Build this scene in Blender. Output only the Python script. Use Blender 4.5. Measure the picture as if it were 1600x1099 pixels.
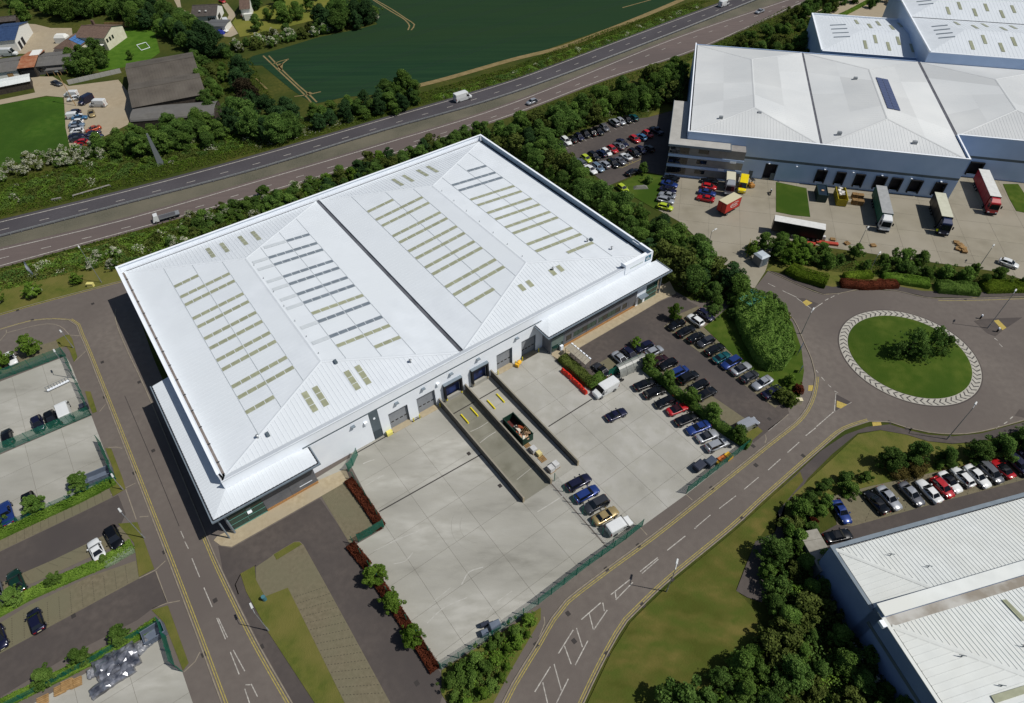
import bpy, bmesh, math, random
import numpy as np
from mathutils import Vector, Matrix
random.seed(11); rng = np.random.default_rng(5)
S = bpy.context.scene
for o in list(bpy.data.objects): bpy.data.objects.remove(o)
C = S.collection
# ------------------------------------------------------------------ camera
FPX, PITCH, ROLL, YAW, CAMH = 979.727, 0.812051, -0.0146815, 0.629458, 92.0
fwd = Vector((0, math.cos(PITCH), -math.sin(PITCH))); rgt = Vector((1, 0, 0)); upv = rgt.cross(fwd)
r2 = rgt*math.cos(ROLL) + upv*math.sin(ROLL); u2 = upv*math.cos(ROLL) - rgt*math.sin(ROLL)
cam = bpy.data.objects.new('camera', bpy.data.cameras.new('camera')); C.objects.link(cam)
M = Matrix.Identity(4)
for i in range(3): M[i][0], M[i][1], M[i][2] = r2[i], u2[i], -fwd[i]
M.translation = Vector((0, 0, CAMH)); cam.matrix_world = M
cam.data.sensor_width = 36; cam.data.lens = 36*FPX/1600; cam.data.clip_end = 6000; cam.data.clip_start = 1
S.camera = cam
# ------------------------------------------------------------------ light
SUN = Vector((0.69, -0.155, 1.0)).normalized()
elev = math.asin(SUN.z); azi = math.atan2(SUN.x, SUN.y)
W = bpy.data.worlds.new('World'); S.world = W; W.use_nodes = True
nt = W.node_tree; sky = nt.nodes.new('ShaderNodeTexSky'); sky.sky_type = 'NISHITA'; sky.sun_disc = False
sky.sun_elevation = elev; sky.sun_rotation = azi
bg = nt.nodes['Background']; bg.inputs[1].default_value = 0.056; nt.links.new(sky.outputs[0], bg.inputs[0])
sl = bpy.data.lights.new('sun', 'SUN'); sl.energy = 3.9; sl.angle = math.radians(0.5); sl.color = (1.0, 0.965, 0.9)
so = bpy.data.objects.new('sun', sl); C.objects.link(so); so.rotation_euler = SUN.to_track_quat('Z', 'Y').to_euler()
S.view_settings.view_transform = 'Standard'; S.view_settings.look = 'None'; S.view_settings.gamma = 1; S.view_settings.exposure = 0.0
S.render.resolution_x = 1024; S.render.resolution_y = 703
# ------------------------------------------------------------------ pixels to places
def P(x, y, z=0.0):
    d = r2*((x-800)/FPX) - u2*((y-549.5)/FPX) + fwd
    t = (z-CAMH)/d.z
    return Vector((d.x*t, d.y*t, z))
def Zf(ox, oy, s): return lambda x, y: (ox+x/s, oy+y/s)
T = lambda c, r: Zf(400*c, (0, 275, 550, 824)[r], 4.0)
z1, z2, z3, z4 = Zf(1000,460,6.104), Zf(960,540,6.104), Zf(850,170,7.581), Zf(950,230,6.104)
z5, z6, z7, z8 = Zf(80,120,8.794), Zf(1190,250,7.581), Zf(1390,250,7.581), Zf(1360,640,6.6625)
za, zb, zc, zd, ze = Zf(0,500,10), Zf(0,600,7.581), Zf(0,730,7.581), Zf(0,0,7.581), Zf(260,0,7.581)
zf, zg, zh = Zf(730,580,7.581), Zf(1060,640,7.325), Zf(860,480,8)
UX = Vector((math.cos(YAW), math.sin(YAW), 0)); VX = Vector((-math.sin(YAW), math.cos(YAW), 0))
def uv(u, v, z=0): return UX*u + VX*v + Vector((0, 0, z))
# ------------------------------------------------------------------ materials
MATS = {}
def mat(name, c1, c2=None, rough=.8, scale=1.0, metal=0, bump=0, bscale=None, c3=None, scale3=.05, spec=.35, rnd=0, coat=0, detail=4, stretch=None, emit=None, lo=.35, hi=.65):
    if name in MATS: return MATS[name]
    m = bpy.data.materials.new(name); m.use_nodes = True; n = m.node_tree.nodes; L = m.node_tree.links
    b = n['Principled BSDF']; b.inputs['Roughness'].default_value = rough; b.inputs['Metallic'].default_value = metal
    b.inputs['Specular IOR Level'].default_value = spec
    if coat: b.inputs['Coat Weight'].default_value = coat; b.inputs['Coat Roughness'].default_value = .08
    g = n.new('ShaderNodeNewGeometry'); pos = g.outputs['Position']
    if stretch:
        mp = n.new('ShaderNodeMapping'); mp.inputs['Rotation'].default_value = (0, 0, stretch[0]); mp.inputs['Scale'].default_value = (stretch[1], stretch[2], stretch[2])
        L.new(pos, mp.inputs[0]); pos = mp.outputs[0]
    def nz(sc, d=detail, a=lo, bb=hi):
        t = n.new('ShaderNodeTexNoise'); t.inputs['Scale'].default_value = sc; t.inputs['Detail'].default_value = d; L.new(pos, t.inputs['Vector'])
        r = n.new('ShaderNodeMapRange'); r.inputs[1].default_value = a; r.inputs[2].default_value = bb; L.new(t.outputs[0], r.inputs[0]); return t, r
    def mix(fac, a, bb):
        x = n.new('ShaderNodeMix'); x.data_type = 'RGBA'
        if isinstance(fac, float): x.inputs[0].default_value = fac
        else: L.new(fac, x.inputs[0])
        for s, v in ((6, a), (7, bb)):
            if hasattr(v, 'links'): L.new(v, x.inputs[s])
            else: x.inputs[s].default_value = (*v, 1)
        return x.outputs[2]
    col = None
    if c2: t, r = nz(scale); col = mix(r.outputs[0], c1, c2)
    if c3: t3, r3 = nz(scale3, 3); col = mix(r3.outputs[0], col if col else c1, c3)
    if rnd:
        oi = n.new('ShaderNodeObjectInfo'); hs = n.new('ShaderNodeHueSaturation'); mr = n.new('ShaderNodeMapRange')
        mr.inputs[3].default_value = 1-rnd; mr.inputs[4].default_value = 1+rnd; L.new(oi.outputs['Random'], mr.inputs[0]); L.new(mr.outputs[0], hs.inputs['Value'])
        if col: L.new(col, hs.inputs['Color'])
        else: hs.inputs['Color'].default_value = (*c1, 1)
        col = hs.outputs[0]
    if col: L.new(col, b.inputs['Base Color'])
    else: b.inputs['Base Color'].default_value = (*c1, 1)
    if bump:
        t, _ = nz(bscale or scale*3); bp = n.new('ShaderNodeBump'); bp.inputs['Strength'].default_value = bump; bp.inputs['Distance'].default_value = .12
        L.new(t.outputs[0], bp.inputs['Height']); L.new(bp.outputs[0], b.inputs['Normal'])
    if emit: b.inputs['Emission Color'].default_value = (*emit, 1); b.inputs['Emission Strength'].default_value = 1
    MATS[name] = m; return m
def leafmat(name, c1, c2, trans=.25):
    if name in MATS: return MATS[name]
    m = bpy.data.materials.new(name); m.use_nodes = True; n = m.node_tree.nodes; L = m.node_tree.links
    n.remove(n['Principled BSDF']); out = n['Material Output']
    g = n.new('ShaderNodeNewGeometry'); oi = n.new('ShaderNodeObjectInfo')
    t = n.new('ShaderNodeTexNoise'); t.inputs['Scale'].default_value = .5; t.inputs['Detail'].default_value = 2; L.new(g.outputs['Position'], t.inputs['Vector'])
    mr = n.new('ShaderNodeMapRange'); mr.inputs[1].default_value = .35; mr.inputs[2].default_value = .65; L.new(t.outputs[0], mr.inputs[0])
    ad = n.new('ShaderNodeMath'); ad.operation = 'ADD'; L.new(mr.outputs[0], ad.inputs[0]); L.new(g.outputs['Random Per Island'], ad.inputs[1])
    hf = n.new('ShaderNodeMath'); hf.operation = 'MULTIPLY'; hf.inputs[1].default_value = .5; L.new(ad.outputs[0], hf.inputs[0])
    x = n.new('ShaderNodeMix'); x.data_type = 'RGBA'; x.inputs[6].default_value = (*c1, 1); x.inputs[7].default_value = (*c2, 1); L.new(hf.outputs[0], x.inputs[0])
    hs = n.new('ShaderNodeHueSaturation'); m2 = n.new('ShaderNodeMapRange'); m2.inputs[3].default_value = .75; m2.inputs[4].default_value = 1.25
    L.new(oi.outputs['Random'], m2.inputs[0]); L.new(m2.outputs[0], hs.inputs['Value']); L.new(x.outputs[2], hs.inputs['Color'])
    d = n.new('ShaderNodeBsdfDiffuse'); tr = n.new('ShaderNodeBsdfTranslucent'); mx = n.new('ShaderNodeMixShader'); mx.inputs[0].default_value = trans
    L.new(hs.outputs[0], d.inputs[0]); L.new(hs.outputs[0], tr.inputs[0]); L.new(d.outputs[0], mx.inputs[1]); L.new(tr.outputs[0], mx.inputs[2]); L.new(mx.outputs[0], out.inputs[0])
    MATS[name] = m; return m
# ------------------------------------------------------------------ objects
def tag(o, label=None, cat=None, group=None, kind=None):
    if label: o['label'] = label
    if cat: o['category'] = cat
    if group: o['group'] = group
    if kind: o['kind'] = kind
    return o
def link(name, me, parent=None, m=None):
    o = bpy.data.objects.new(name, me); C.objects.link(o)
    if parent: o.parent = parent
    if m is not None and me is not None:
        if not me.materials: me.materials.append(m)
        else:
            o.material_slots[0].link = 'OBJECT'; o.material_slots[0].material = m
    return o
def empty(name, loc=(0,0,0), rz=0, label=None, cat=None, group=None):
    o = bpy.data.objects.new(name, None); C.objects.link(o); o.location = loc; o.rotation_euler = (0, 0, rz); o.empty_display_size = .5
    return tag(o, label, cat, group)
class MB:
    def __init__(s): s.v = []; s.f = []; s.mi = []; s.cur = 0
    def add(s, vs, fs):
        k = len(s.v); s.v += [tuple(q) for q in vs]; s.f += [tuple(k+i for i in f) for f in fs]; s.mi += [s.cur]*len(fs); return s
    def quad(s, *q): return s.add(q, [tuple(range(len(q)))])
    def box(s, x0, y0, z0, x1, y1, z1):
        return s.add([(x0,y0,z0),(x1,y0,z0),(x1,y1,z0),(x0,y1,z0),(x0,y0,z1),(x1,y0,z1),(x1,y1,z1),(x0,y1,z1)],
                     [(3,2,1,0),(4,5,6,7),(0,1,5,4),(1,2,6,5),(2,3,7,6),(3,0,4,7)])
    def prism(s, pts, z0, z1):
        n = len(pts); a = sum(pts[i][0]*pts[(i+1)%n][1]-pts[(i+1)%n][0]*pts[i][1] for i in range(n))
        if a < 0: pts = pts[::-1]
        return s.add([(p[0],p[1],z0) for p in pts]+[(p[0],p[1],z1) for p in pts],
                     [tuple(range(n-1,-1,-1)), tuple(range(n,2*n))]+[(i,(i+1)%n,n+(i+1)%n,n+i) for i in range(n)])
    def hull8(s, b, t):  # bottom ring, top ring
        n = len(b)
        return s.add(list(b)+list(t), [tuple(range(n-1,-1,-1)), tuple(range(n,2*n))]+[(i,(i+1)%n,n+(i+1)%n,n+i) for i in range(n)])
    def tube(s, p, q, r, r1=None, n=6):
        p, q = Vector(p), Vector(q); d = (q-p); a = d.orthogonal().normalized(); b = d.normalized().cross(a); r1 = r if r1 is None else r1
        ring = lambda c, rr: [c+a*(math.cos(2*math.pi*i/n)*rr)+b*(math.sin(2*math.pi*i/n)*rr) for i in range(n)]
        return s.hull8(ring(p, r), ring(q, r1))
    def ribbon(s, pts, w, z, h=0):
        """flat strip (h = 0) or kerb-like bar along a polyline"""
        pts = [Vector((p[0], p[1], 0)) for p in pts]; n = len(pts); Ls, Rs = [], []
        for i in range(n):
            a = pts[max(0, i-1)]; b = pts[min(n-1, i+1)]; d = (b-a).normalized(); nn = Vector((-d.y, d.x, 0))*(w/2)
            Ls.append(pts[i]+nn); Rs.append(pts[i]-nn)
        for i in range(n-1):
            q = [Rs[i], Rs[i+1], Ls[i+1], Ls[i]]
            if h: s.hull8([(p.x,p.y,z) for p in q], [(p.x,p.y,z+h) for p in q])
            else: s.quad(*[(p.x,p.y,z) for p in q])
        return s
    def mesh(s, name, smooth=False):
        me = bpy.data.meshes.new(name); me.from_pydata(s.v, [], s.f); me.update()
        if any(s.mi): me.polygons.foreach_set('material_index', s.mi)
        if smooth: me.polygons.foreach_set('use_smooth', [True]*len(s.f))
        return me
    def build(s, name, m, parent=None, smooth=False):
        me = s.mesh(name, smooth)
        ms = m if isinstance(m, (list, tuple)) else [m]
        for x in ms: me.materials.append(x)
        o = bpy.data.objects.new(name, me); C.objects.link(o)
        if parent: o.parent = parent
        return o
def pxs(pts, z=0): return [P(x, y, z) for x, y in pts]
def dens(pts, step=3.0):
    """smooth polyline through points (Catmull-Rom)"""
    pts = [Vector((p[0], p[1], 0)) for p in pts]; out = []
    q = [pts[0]*2-pts[1]] + pts + [pts[-1]*2-pts[-2]]
    for i in range(1, len(q)-2):
        n = max(1, int((q[i+1]-q[i]).length/step))
        for k in range(n):
            t = k/n; out.append(.5*((2*q[i])+(q[i+1]-q[i-1])*t+(2*q[i-1]-5*q[i]+4*q[i+1]-q[i+2])*t*t+(-q[i-1]+3*q[i]-3*q[i+1]+q[i+2])*t**3))
    return out+[pts[-1]]
def offs(pts, d):
    n = len(pts); out = []
    for i in range(n):
        a = pts[max(0, i-1)]; b = pts[min(n-1, i+1)]; t = (b-a).normalized(); out.append(pts[i]+Vector((-t.y, t.x, 0))*d)
    return out
def sheet(name, pts, z, m, thick=0, parent=None, kind='structure', label=None):
    bm = bmesh.new(); vs = [bm.verts.new((p[0], p[1], z)) for p in pts]; f = bm.faces.new(vs)
    f.normal_update()
    if f.normal.z < 0: f.normal_flip()
    if thick:
        r = bmesh.ops.extrude_face_region(bm, geom=[f]); top = [e for e in r['geom'] if isinstance(e, bmesh.types.BMVert)]
        for v in bm.verts: v.co.z = z-thick
        for v in top: v.co.z = z
    bmesh.ops.triangulate(bm, faces=[x for x in bm.faces if len(x.verts) > 4]); bmesh.ops.recalc_face_normals(bm, faces=bm.faces) if thick else None
    me = bpy.data.meshes.new(name); bm.to_mesh(me); bm.free(); me.materials.append(m)
    o = bpy.data.objects.new(name, me); C.objects.link(o)
    if parent: o.parent = parent
    elif kind: o['kind'] = kind
    return o
# ------------------------------------------------------------------ palette
sR = lambda r, g, b: tuple((((c/255+.055)/1.055)**2.4 if c > 10 else c/3300)*.86 for c in (r, g, b))
asphalt = mat('asphalt', sR(107,99,93), sR(117,109,102), .9, .9, bump=.15, bscale=8, c3=sR(99,91,86), scale3=.045, detail=8)
asphalt_dk = mat('asphalt_dark', sR(76,73,77), sR(85,82,86), .9, 1.5, bump=.15, bscale=8, c3=sR(70,67,71), scale3=.05, detail=8)
asphalt_br = mat('asphalt_brown', sR(105,93,89), sR(115,102,97), .9, 1.0, bump=.15, bscale=8, c3=sR(97,87,84), scale3=.05, stretch=(-.55,.2,1))
asphalt_cp = mat('asphalt_car_park', sR(82,75,71), sR(93,85,80), .9, 1.0, bump=.15, bscale=8, c3=sR(75,69,67), scale3=.09)
gravel = mat('median_gravel', sR(100,97,84), sR(84,83,68), .95, 2.5, bump=.5, bscale=6, c3=sR(110,105,90), scale3=.1)
blockpav = mat('block_paving', sR(122,113,92), sR(108,100,80), .9, 1.8, bump=.3, bscale=9, c3=sR(112,108,86), scale3=.12)
slabpav = mat('path_slabs', sR(182,168,140), sR(165,150,122), .9, 1.2, bump=.2, c3=sR(172,160,136), scale3=.2)
concrete = mat('concrete_slab', sR(176,174,167), sR(150,148,139), .9, .13, bump=.12, bscale=5, c3=sR(164,162,153), scale3=.5, rnd=.02, detail=10, lo=.42, hi=.7)
concrete_l = mat('concrete_slab_old', sR(184,182,174), sR(136,134,125), .9, .1, bump=.15, bscale=5, c3=sR(162,160,151), scale3=.6, rnd=.025, detail=12, lo=.36, hi=.7, stretch=(-YAW,.5,1.3))
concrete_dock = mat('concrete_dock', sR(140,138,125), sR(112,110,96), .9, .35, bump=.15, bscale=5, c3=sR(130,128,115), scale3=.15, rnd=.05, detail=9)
concrete_tan = mat('concrete_tan', sR(152,145,128), sR(136,129,112), .9, .25, bump=.15, bscale=5, c3=sR(156,149,134), scale3=.06, rnd=.025, detail=9)
concrete_wall = mat('concrete_wall', sR(112,108,100), sR(88,85,78), .9, 1.0, bump=.2)
joint = mat('joint_filler', sR(108,104,95), rough=.95)
grass = mat('grass', sR(66,72,30), sR(86,86,38), .95, .9, bump=.6, bscale=5, c3=sR(56,68,26), scale3=.06, spec=.1)
lawn = mat('lawn', sR(76,82,32), sR(114,105,56), .95, .22, bump=.6, bscale=6, c3=sR(80,90,36), scale3=.5, spec=.1, detail=12, stretch=(.7,.6,1), lo=.4, hi=.68)
lawn_dry = mat('lawn_dry', sR(98,102,46), sR(82,92,38), .95, .9, bump=.6, bscale=6, c3=sR(110,106,56), scale3=.2, spec=.1, detail=9)
lawn_rich = mat('lawn_rich', sR(64,86,24), sR(86,100,38), .95, .5, bump=.5, bscale=5, c3=sR(56,80,22), scale3=.09, spec=.1, detail=10)
crop = mat('field_crop', sR(24,53,36), sR(36,64,41), .95, .5, bump=.5, bscale=3, c3=sR(38,60,35), scale3=.025, spec=.1, stretch=(.33,.05,1), detail=6)
soil = mat('field_soil', sR(140,122,84), sR(120,106,66), .95, .5, bump=.4)
kerbm = mat('kerb_concrete', sR(150,140,124), sR(132,123,108), .9, 1.5)
yellowp = mat('yellow_line', sR(176,160,82), sR(140,130,80), .8, 2.5, detail=8)
whitep = mat('white_line', sR(194,190,181), sR(146,141,135), .8, 2.2, detail=8)
tactile = mat('yellow_tactile', sR(190,168,88), sR(172,152,80), .9, 3)
iron = mat('gully_iron', sR(58,54,52), rough=.8)
roofw = mat('roof_white', sR(225,231,237), sR(216,222,228), .55, .25, c3=sR(220,226,231), scale3=.06, spec=.3, detail=9)
roofw3 = mat('roof_white_weathered', sR(230,234,232), sR(218,222,220), .55, .5, c3=sR(222,224,218), scale3=.08, spec=.3)
roofg = mat('roof_grey_white', sR(214,216,216), sR(224,226,225), .6, .06, c3=sR(204,207,208), scale3=.04, spec=.3, rnd=.09)
wallw = mat('wall_white_cladding', (.86,.90,.95), (.82,.86,.92), .5, .4, spec=.4)
wallsilver = mat('wall_silver_cladding', sR(184,208,242), sR(176,201,236), .4, .3, spec=.5, metal=.0)
bandgrey = mat('wall_dark_band', sR(98,110,118), sR(88,100,108), .5, .5)
officegrey = mat('office_cladding', sR(118,120,126), sR(106,109,116), .45, .8, metal=.2, rnd=.06)
trimgrey = mat('trim_grey', sR(128,140,150), sR(116,128,138), .45, 1)
dark = mat('dark_rubber', sR(32,32,36), rough=.8)
glassg = mat('green_glass', sR(26,58,54), sR(34,74,68), .08, 2.0, spec=.7)
glassb = mat('dark_glass', sR(20,28,36), rough=.06, spec=.8)
brick = mat('buff_brick', sR(188,142,90), sR(170,122,76), .9, 4.0, bump=.3)
guttm = mat('gutter_lining', sR(130,122,118), sR(110,100,94), .8, 1.0)
guttd = mat('gutter_dark', sR(44,46,52), rough=.8)
lightg = mat('rooflight_green', sR(164,167,140), sR(150,153,126), .35, 1.2, rnd=.06)
lightb = mat('rooflight_grey', sR(128,138,146), sR(116,126,136), .35, 1.2, rnd=.06)
lightp = mat('roof_patch_grey', sR(204,210,214), sR(196,203,208), .5, 1.2)
doorg = mat('shutter_grey', sR(150,154,160), sR(142,146,152), .5, 1)
yellow = mat('safety_yellow', sR(226,210,40), rough=.6)
greenf = mat('fence_green', sR(20,112,92), sR(16,98,80), .5, 1)
galv = mat('galvanised_steel', sR(168,172,174), sR(150,154,158), .45, 2, metal=.4)
bark = mat('bark', sR(78,66,50), sR(58,48,36), .95, 3, bump=.4)
wood = mat('pallet_wood', sR(176,142,96), sR(150,118,76), .9, 2, rnd=.12)
# ================================================================== the setting
sheet('ground', [(-1500,-300),(1500,-300),(1500,2500),(-1500,2500)], 0, grass)
def ext(pts, n0=120, n1=260):
    w = [Vector((p.x, p.y, 0)) for p in pxs(pts)]; w = dens(w, 8)
    return [w[0]+(w[0]-w[1]).normalized()*n0] + w + [w[-1]+(w[-1]-w[-2]).normalized()*n1]
hF = ext([(0,347.5),(200,298.7),(400,245),(600,187),(800,127),(960,67.5),(1122,7.5)])       # far edge line
hM = ext([(0,370),(200,317.5),(400,265),(600,204),(800,146),(1025,62.5),(1182,0)])          # barrier line
hN = ext([(0,391),(200,342.5),(432,275),(600,225),(800,162),(1050,62.5),(1200,11)])         # near carriageway, inner line
hE = ext([(0,416),(150,375),(312,330),(510,272.5),(675,220),(800,179),(950,122),(1095,74),(1262,0)])  # outer edge
def band(name, A, B, z, m, parent=None):
    mb = MB(); 
    def res(Q, n):
        L = [0]
        for i in range(1, len(Q)): L.append(L[-1]+(Q[i]-Q[i-1]).length)
        out = []
        for k in range(n):
            s = L[-1]*k/(n-1); i = max(j for j in range(len(Q)) if L[j] <= s+1e-6); i = min(i, len(Q)-2)
            t = (s-L[i])/(L[i+1]-L[i]); out.append(Q[i].lerp(Q[i+1], t))
        return out
    a, b = res(A, 90), res(B, 90)
    for i in range(89): mb.quad(*[(q.x, q.y, z) for q in (b[i], b[i+1], a[i+1], a[i])])
    o = mb.build(name, m, parent)
    if not parent: o['kind'] = 'structure'
    return o
far_road = band('far_carriageway', offs(hF, 1.3), offs(hM, -.2), .02, asphalt_dk)
median = band('median_strip', offs(hM, -.2), offs(hN, 1.1), .028, gravel)
near_road = band('near_carriageway', offs(hN, 1.1), offs(hE, -.9), .02, asphalt_br)
def line(pts, w, z, m, parent, name='edge_line'): return MB().ribbon(pts, w, z).build(name, m, parent)
line(hF, .28, .027, whitep, far_road); line(offs(hM, .75), .28, .027, whitep, far_road)
line(hN, .3, .027, whitep, near_road); line(offs(hE, .1), .28, .027, whitep, near_road)
def dashes(A, B, road, period=9.0, length=2.2, w=.22, name='lane_dash', z=.027, m=None):
    Q = [(a+b)/2 for a, b in zip(A, B)] if len(A) == len(B) else A
    s = 0; nxt = 3
    for i in range(len(Q)-1):
        d = Q[i+1]-Q[i]; l = d.length
        while nxt < s+l:
            p = Q[i]+d*((nxt-s)/l); MB().ribbon([p, p+d.normalized()*length], w, z).build(name, m or whitep, road); nxt += period
        s += l
hFm = ext([(60,350.5),(123,335),(190,317),(247,303),(299,283),(446,228),(541,215),(583,203),(625,190),(663,178),(701,167),(765,147),(832,124.5),(897,103),(955,82.5),(1005,62.5),(1078,35),(1122,17)])
dashes(offs([p for p in hF], -4.0), [], far_road); dashes(offs(hN, -3.8), [], near_road)
# steel barrier along the median
br = empty('crash_barrier', hM[2], 0, 'long low steel crash barrier along the road median', 'barrier')
br.location = (0, 0, 0)
mb = MB(); mb.ribbon(offs(hM, -.6), .12, .45, .32); mb.build('rail', galv, br)
mb = MB()
for i in range(0, len(hM)-1):
    d = hM[i+1]-hM[i]; k = int(d.length//3.2)+1
    for j in range(k):
        p = offs(hM, -.72)[i]+d*(j/k); mb.box(p.x-.05, p.y-.05, .02, p.x+.05, p.y+.05, .7)
mb.build('barrier_posts', galv, br)['kind'] = 'stuff'
# ---- crop field with its bare margin and wheel tracks
fp = pxs([(372,102),(395,88),(440,76),(500,58),(560,46),(590,38),(575,22),(560,-40),(900,-120),(1300,-120),(1062,0),(950,44),(830,86),(740,112),(655,132),(600,147),(540,152),(490,163),(455,140),(410,103)])
field = sheet('crop_field', fp, .05, crop)
def track(pts, w=.55, m=soil): return MB().ribbon(dens(pxs(pts), 3), w, .06).build('wheel_track', m, field)
t0 = T(1,0)
for q in ([(45,350),(150,450),(300,590),(360,660)],[(80,350),(165,440),(270,540),(330,590),(380,640)],[(110,400),(150,385),(205,370)],[(140,420),(165,400),(200,372)],[(240,605),(320,595),(405,575)],
          [(730,0),(840,70),(930,125),(960,165),(950,190)],[(745,0),(850,60),(940,120),(990,155),(970,190)],[(0,490),(70,560)]):
    track([t0(*p) for p in q])
for q in ([(150,440),(155,400)],[(320,590),(345,580)]): track([t0(*p) for p in q], 1.6)
track([T(2,0)(*p) for p in ((690,50),(780,25),(870,0))]); 
t2 = T(2,0)
mrg = dens(pxs([t0(980,545),t0(1200,490),t0(1600,375),t2(300,300),t2(560,205),t2(800,110),t2(1060,0),(1130,-30)]), 4)
MB().ribbon(mrg, 2.6, .062).build('bare_margin', soil, field)
cropd = mat('field_wheeling', sR(18,42,29), rough=.95)
P2f = np.array([(p.x, p.y) for p in fp])
def infield(p):
    c_ = False; n_ = len(P2f)
    for i in range(n_):
        (xi, yi), (xj, yj) = P2f[i], P2f[i-1]
        if (yi > p.y) != (yj > p.y) and p.x < (xj-xi)*(p.y-yi)/(yj-yi)+xi: c_ = not c_
    return c_
mdir = (mrg[-1]-mrg[0]).normalized(); mnor = Vector((-mdir.y, mdir.x, 0))
for k in range(1, 11):
    for e_ in (0, 1.9):
        run = []
        for s_ in range(-180, 220, 3):
            q_ = mrg[0]+mdir*s_+mnor*(k*14+e_-4)
            if infield(q_): run.append(q_)
            elif len(run) > 2: MB().ribbon(run, .3, .056).build('wheeling', cropd, field); run = []
            else: run = []
        if len(run) > 2: MB().ribbon(run, .3, .056).build('wheeling', cropd, field)
# ---- one sheet of asphalt for the estate
est = pxs([(-160,545),(0,492),(60,474),(137,453),(197,437),(240,560),(300,700),(480,620),(700,500),(960,420),(1030,440),(1080,470),(1150,470),(1178,452),(1200,424),(1250,447),(1287,461),(1312,459),(1350,452),(1400,455),(1450,466),
           (1507,467),(1760,462),(1760,640),(1600,657),(1532,675),(1490,679),(1450,676),(1417,669),(1390,660),(1360,659),(1320,672),(1285,700),(1200,775),(1147,824),(1050,904),(1005,946),(980,971),(950,1021),(912,1099),(870,1190),(-220,1190)])
road = sheet('estate_road', est, .02, asphalt)
# footways with kerbs
def kerb(pts, parent=road, w=.16, h=.11, m=None, sm=2.0): return MB().ribbon(dens(pxs(pts), sm), w, .02, h).build('kerb', m or kerbm, parent)
def yel(pts, d, n=2, parent=road):
    q = dens(pxs(pts), 2.0)
    for k in range(n): MB().ribbon(offs(q, d*(1+.9*k)), .13, .027).build('yellow_line', yellowp, parent)
kL = [(0,516),(48,502.5),(85,499.5),(108,501),(120,509),(126,525),(137.5,552),(190,686),(242,820),(300,972),(347,1099),(380,1185)]
kL_ = kL[3:]
kerb(kL); yel(kL_, .32); yel(kL[:4], .32, 1)
kT = [(0,491.5),(60,474),(137,453.5),(190,439.5)]; kerb(kT); yel(kT, -.32, 1)
kR = [(181,484),(180,492),(184,512),(200,550),(237,630),(322,836)]; kerb(kR)
kR2 = [(322,836),(346,891),(400,1000),(460,1105),(500,1180)]; kerb(kR2); yel([(322,836),(346,891),(400,1000),(460,1105),(500,1180)], -.32)
kF = [(770,1130),(800,1069),(837,1009),(862,966),(884,938),(945,891),(1000,851),(1037,823),(1110,765),(1200,693),(1250,652),(1269,617),(1274,588)]; kerb(kF); yel(kF, -.32)
kG = [(880,1180),(912,1099),(950,1021),(980,971),(1005,946),(1050,904),(1147,824),(1200,775),(1285,700),(1320,672),(1358,659)]; kerb(kG); yel(kG, .32)
kerb([(1274,588),(1268,562),(1257,537),(1240,500),(1217,477),(1200,468)])
kerb([(1358,659),(1390,660),(1417,669),(1450,676),(1490,679),(1532,675),(1600,657),(1680,634)])
kN = [(1200,424),(1250,447),(1287,461),(1312,459),(1350,452),(1400,455),(1450,466),(1507,467),(1600,464),(1700,461)]; kerb(kN); yel([(1465,468),(1507,468.5),(1600,465.5),(1700,462)], -.32, 1)
# worn edging lines across the footways
for q in ([(108,524),(126,525)],[(116,566),(134,549)],[(10,516),(10,521),(0,533)],[(10,520.5),(60,508),(85,507),(100,514),(108,523)],[zb(1180,330),zb(1250,245)],[zb(1280,755),zb(1380,750),zb(1450,765)],[(170,775),(196,763),(212,755)],[(196,763),(213,812)],[(218,808),(232,807)],
          [T(0,3)(870,320),T(0,3)(970,270),T(0,3)(1035,210)],[T(0,3)(975,275),T(0,3)(1045,470)],[T(0,3)(950,510),T(0,3)(1045,475),T(0,3)(1125,460)],[T(0,3)(1150,905),T(0,3)(1220,840),T(0,3)(1250,780)],
          [T(2,3)(200,560),T(2,3)(205,600),T(2,3)(170,690)],[(1072,773),(1082,782)],[T(2,3)(800,0),T(2,3)(845,50)],[zg(995,290),zg(1005,340),zg(990,385)],[(1200,672),(1232,648)],
          [T(0,3)(1600,240),T(0,3)(1500,300),T(0,3)(1470,360),T(0,3)(1490,420)]):
    MB().ribbon(dens(pxs(q), 1.5), .14, .03).build('edging_line', kerbm, road)
# centre lines
def wline(a, b, w=.13, m=None): MB().ribbon(pxs([a, b]), w, .027).build('road_dash', m or whitep, road)
f33, f23, f22, f03 = T(3,2), T(2,3), T(2,2), T(0,3)
for a, b in (((1130,25),(1150,70)),((1155,90),(1178,135)),((1200,195),(1248,312)),((1275,378),(1327,500)),((1355,568),(1410,700)),((1365,568),(1422,690)),((1440,780),(1495,920)),((1458,768),(1530,900)),((1530,1010),(1560,1099)),((1570,980),(1610,1060)),((1535,985),(1565,985))): wline(f03(*a), f03(*b))
for a, b in (((1450,860),(1540,785)),((1295,980),(1400,900)),((1145,1100),(1240,1020))): wline(f22(*a), f22(*b))
for a, b in (((970,145),(1083,55)),((1140,10),(1155,0)),((800,278),(910,190)),((812,290),(915,200)),((618,422),(740,325)),((648,455),(755,345)),((645,405),(650,445)),((433,578),(555,472)),((510,643),(595,518)),((567,472),(577,525)),((483,540),(508,640)),((290,790),(383,642)),((395,862),(474,710)),((403,630),(440,750)),((328,742),(370,857)),((142,1030),(240,872)),((278,1099),(352,948)),((263,855),(308,1020)),((192,970),(222,1099))): wline(f23(*a), f23(*b), .15)
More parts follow.
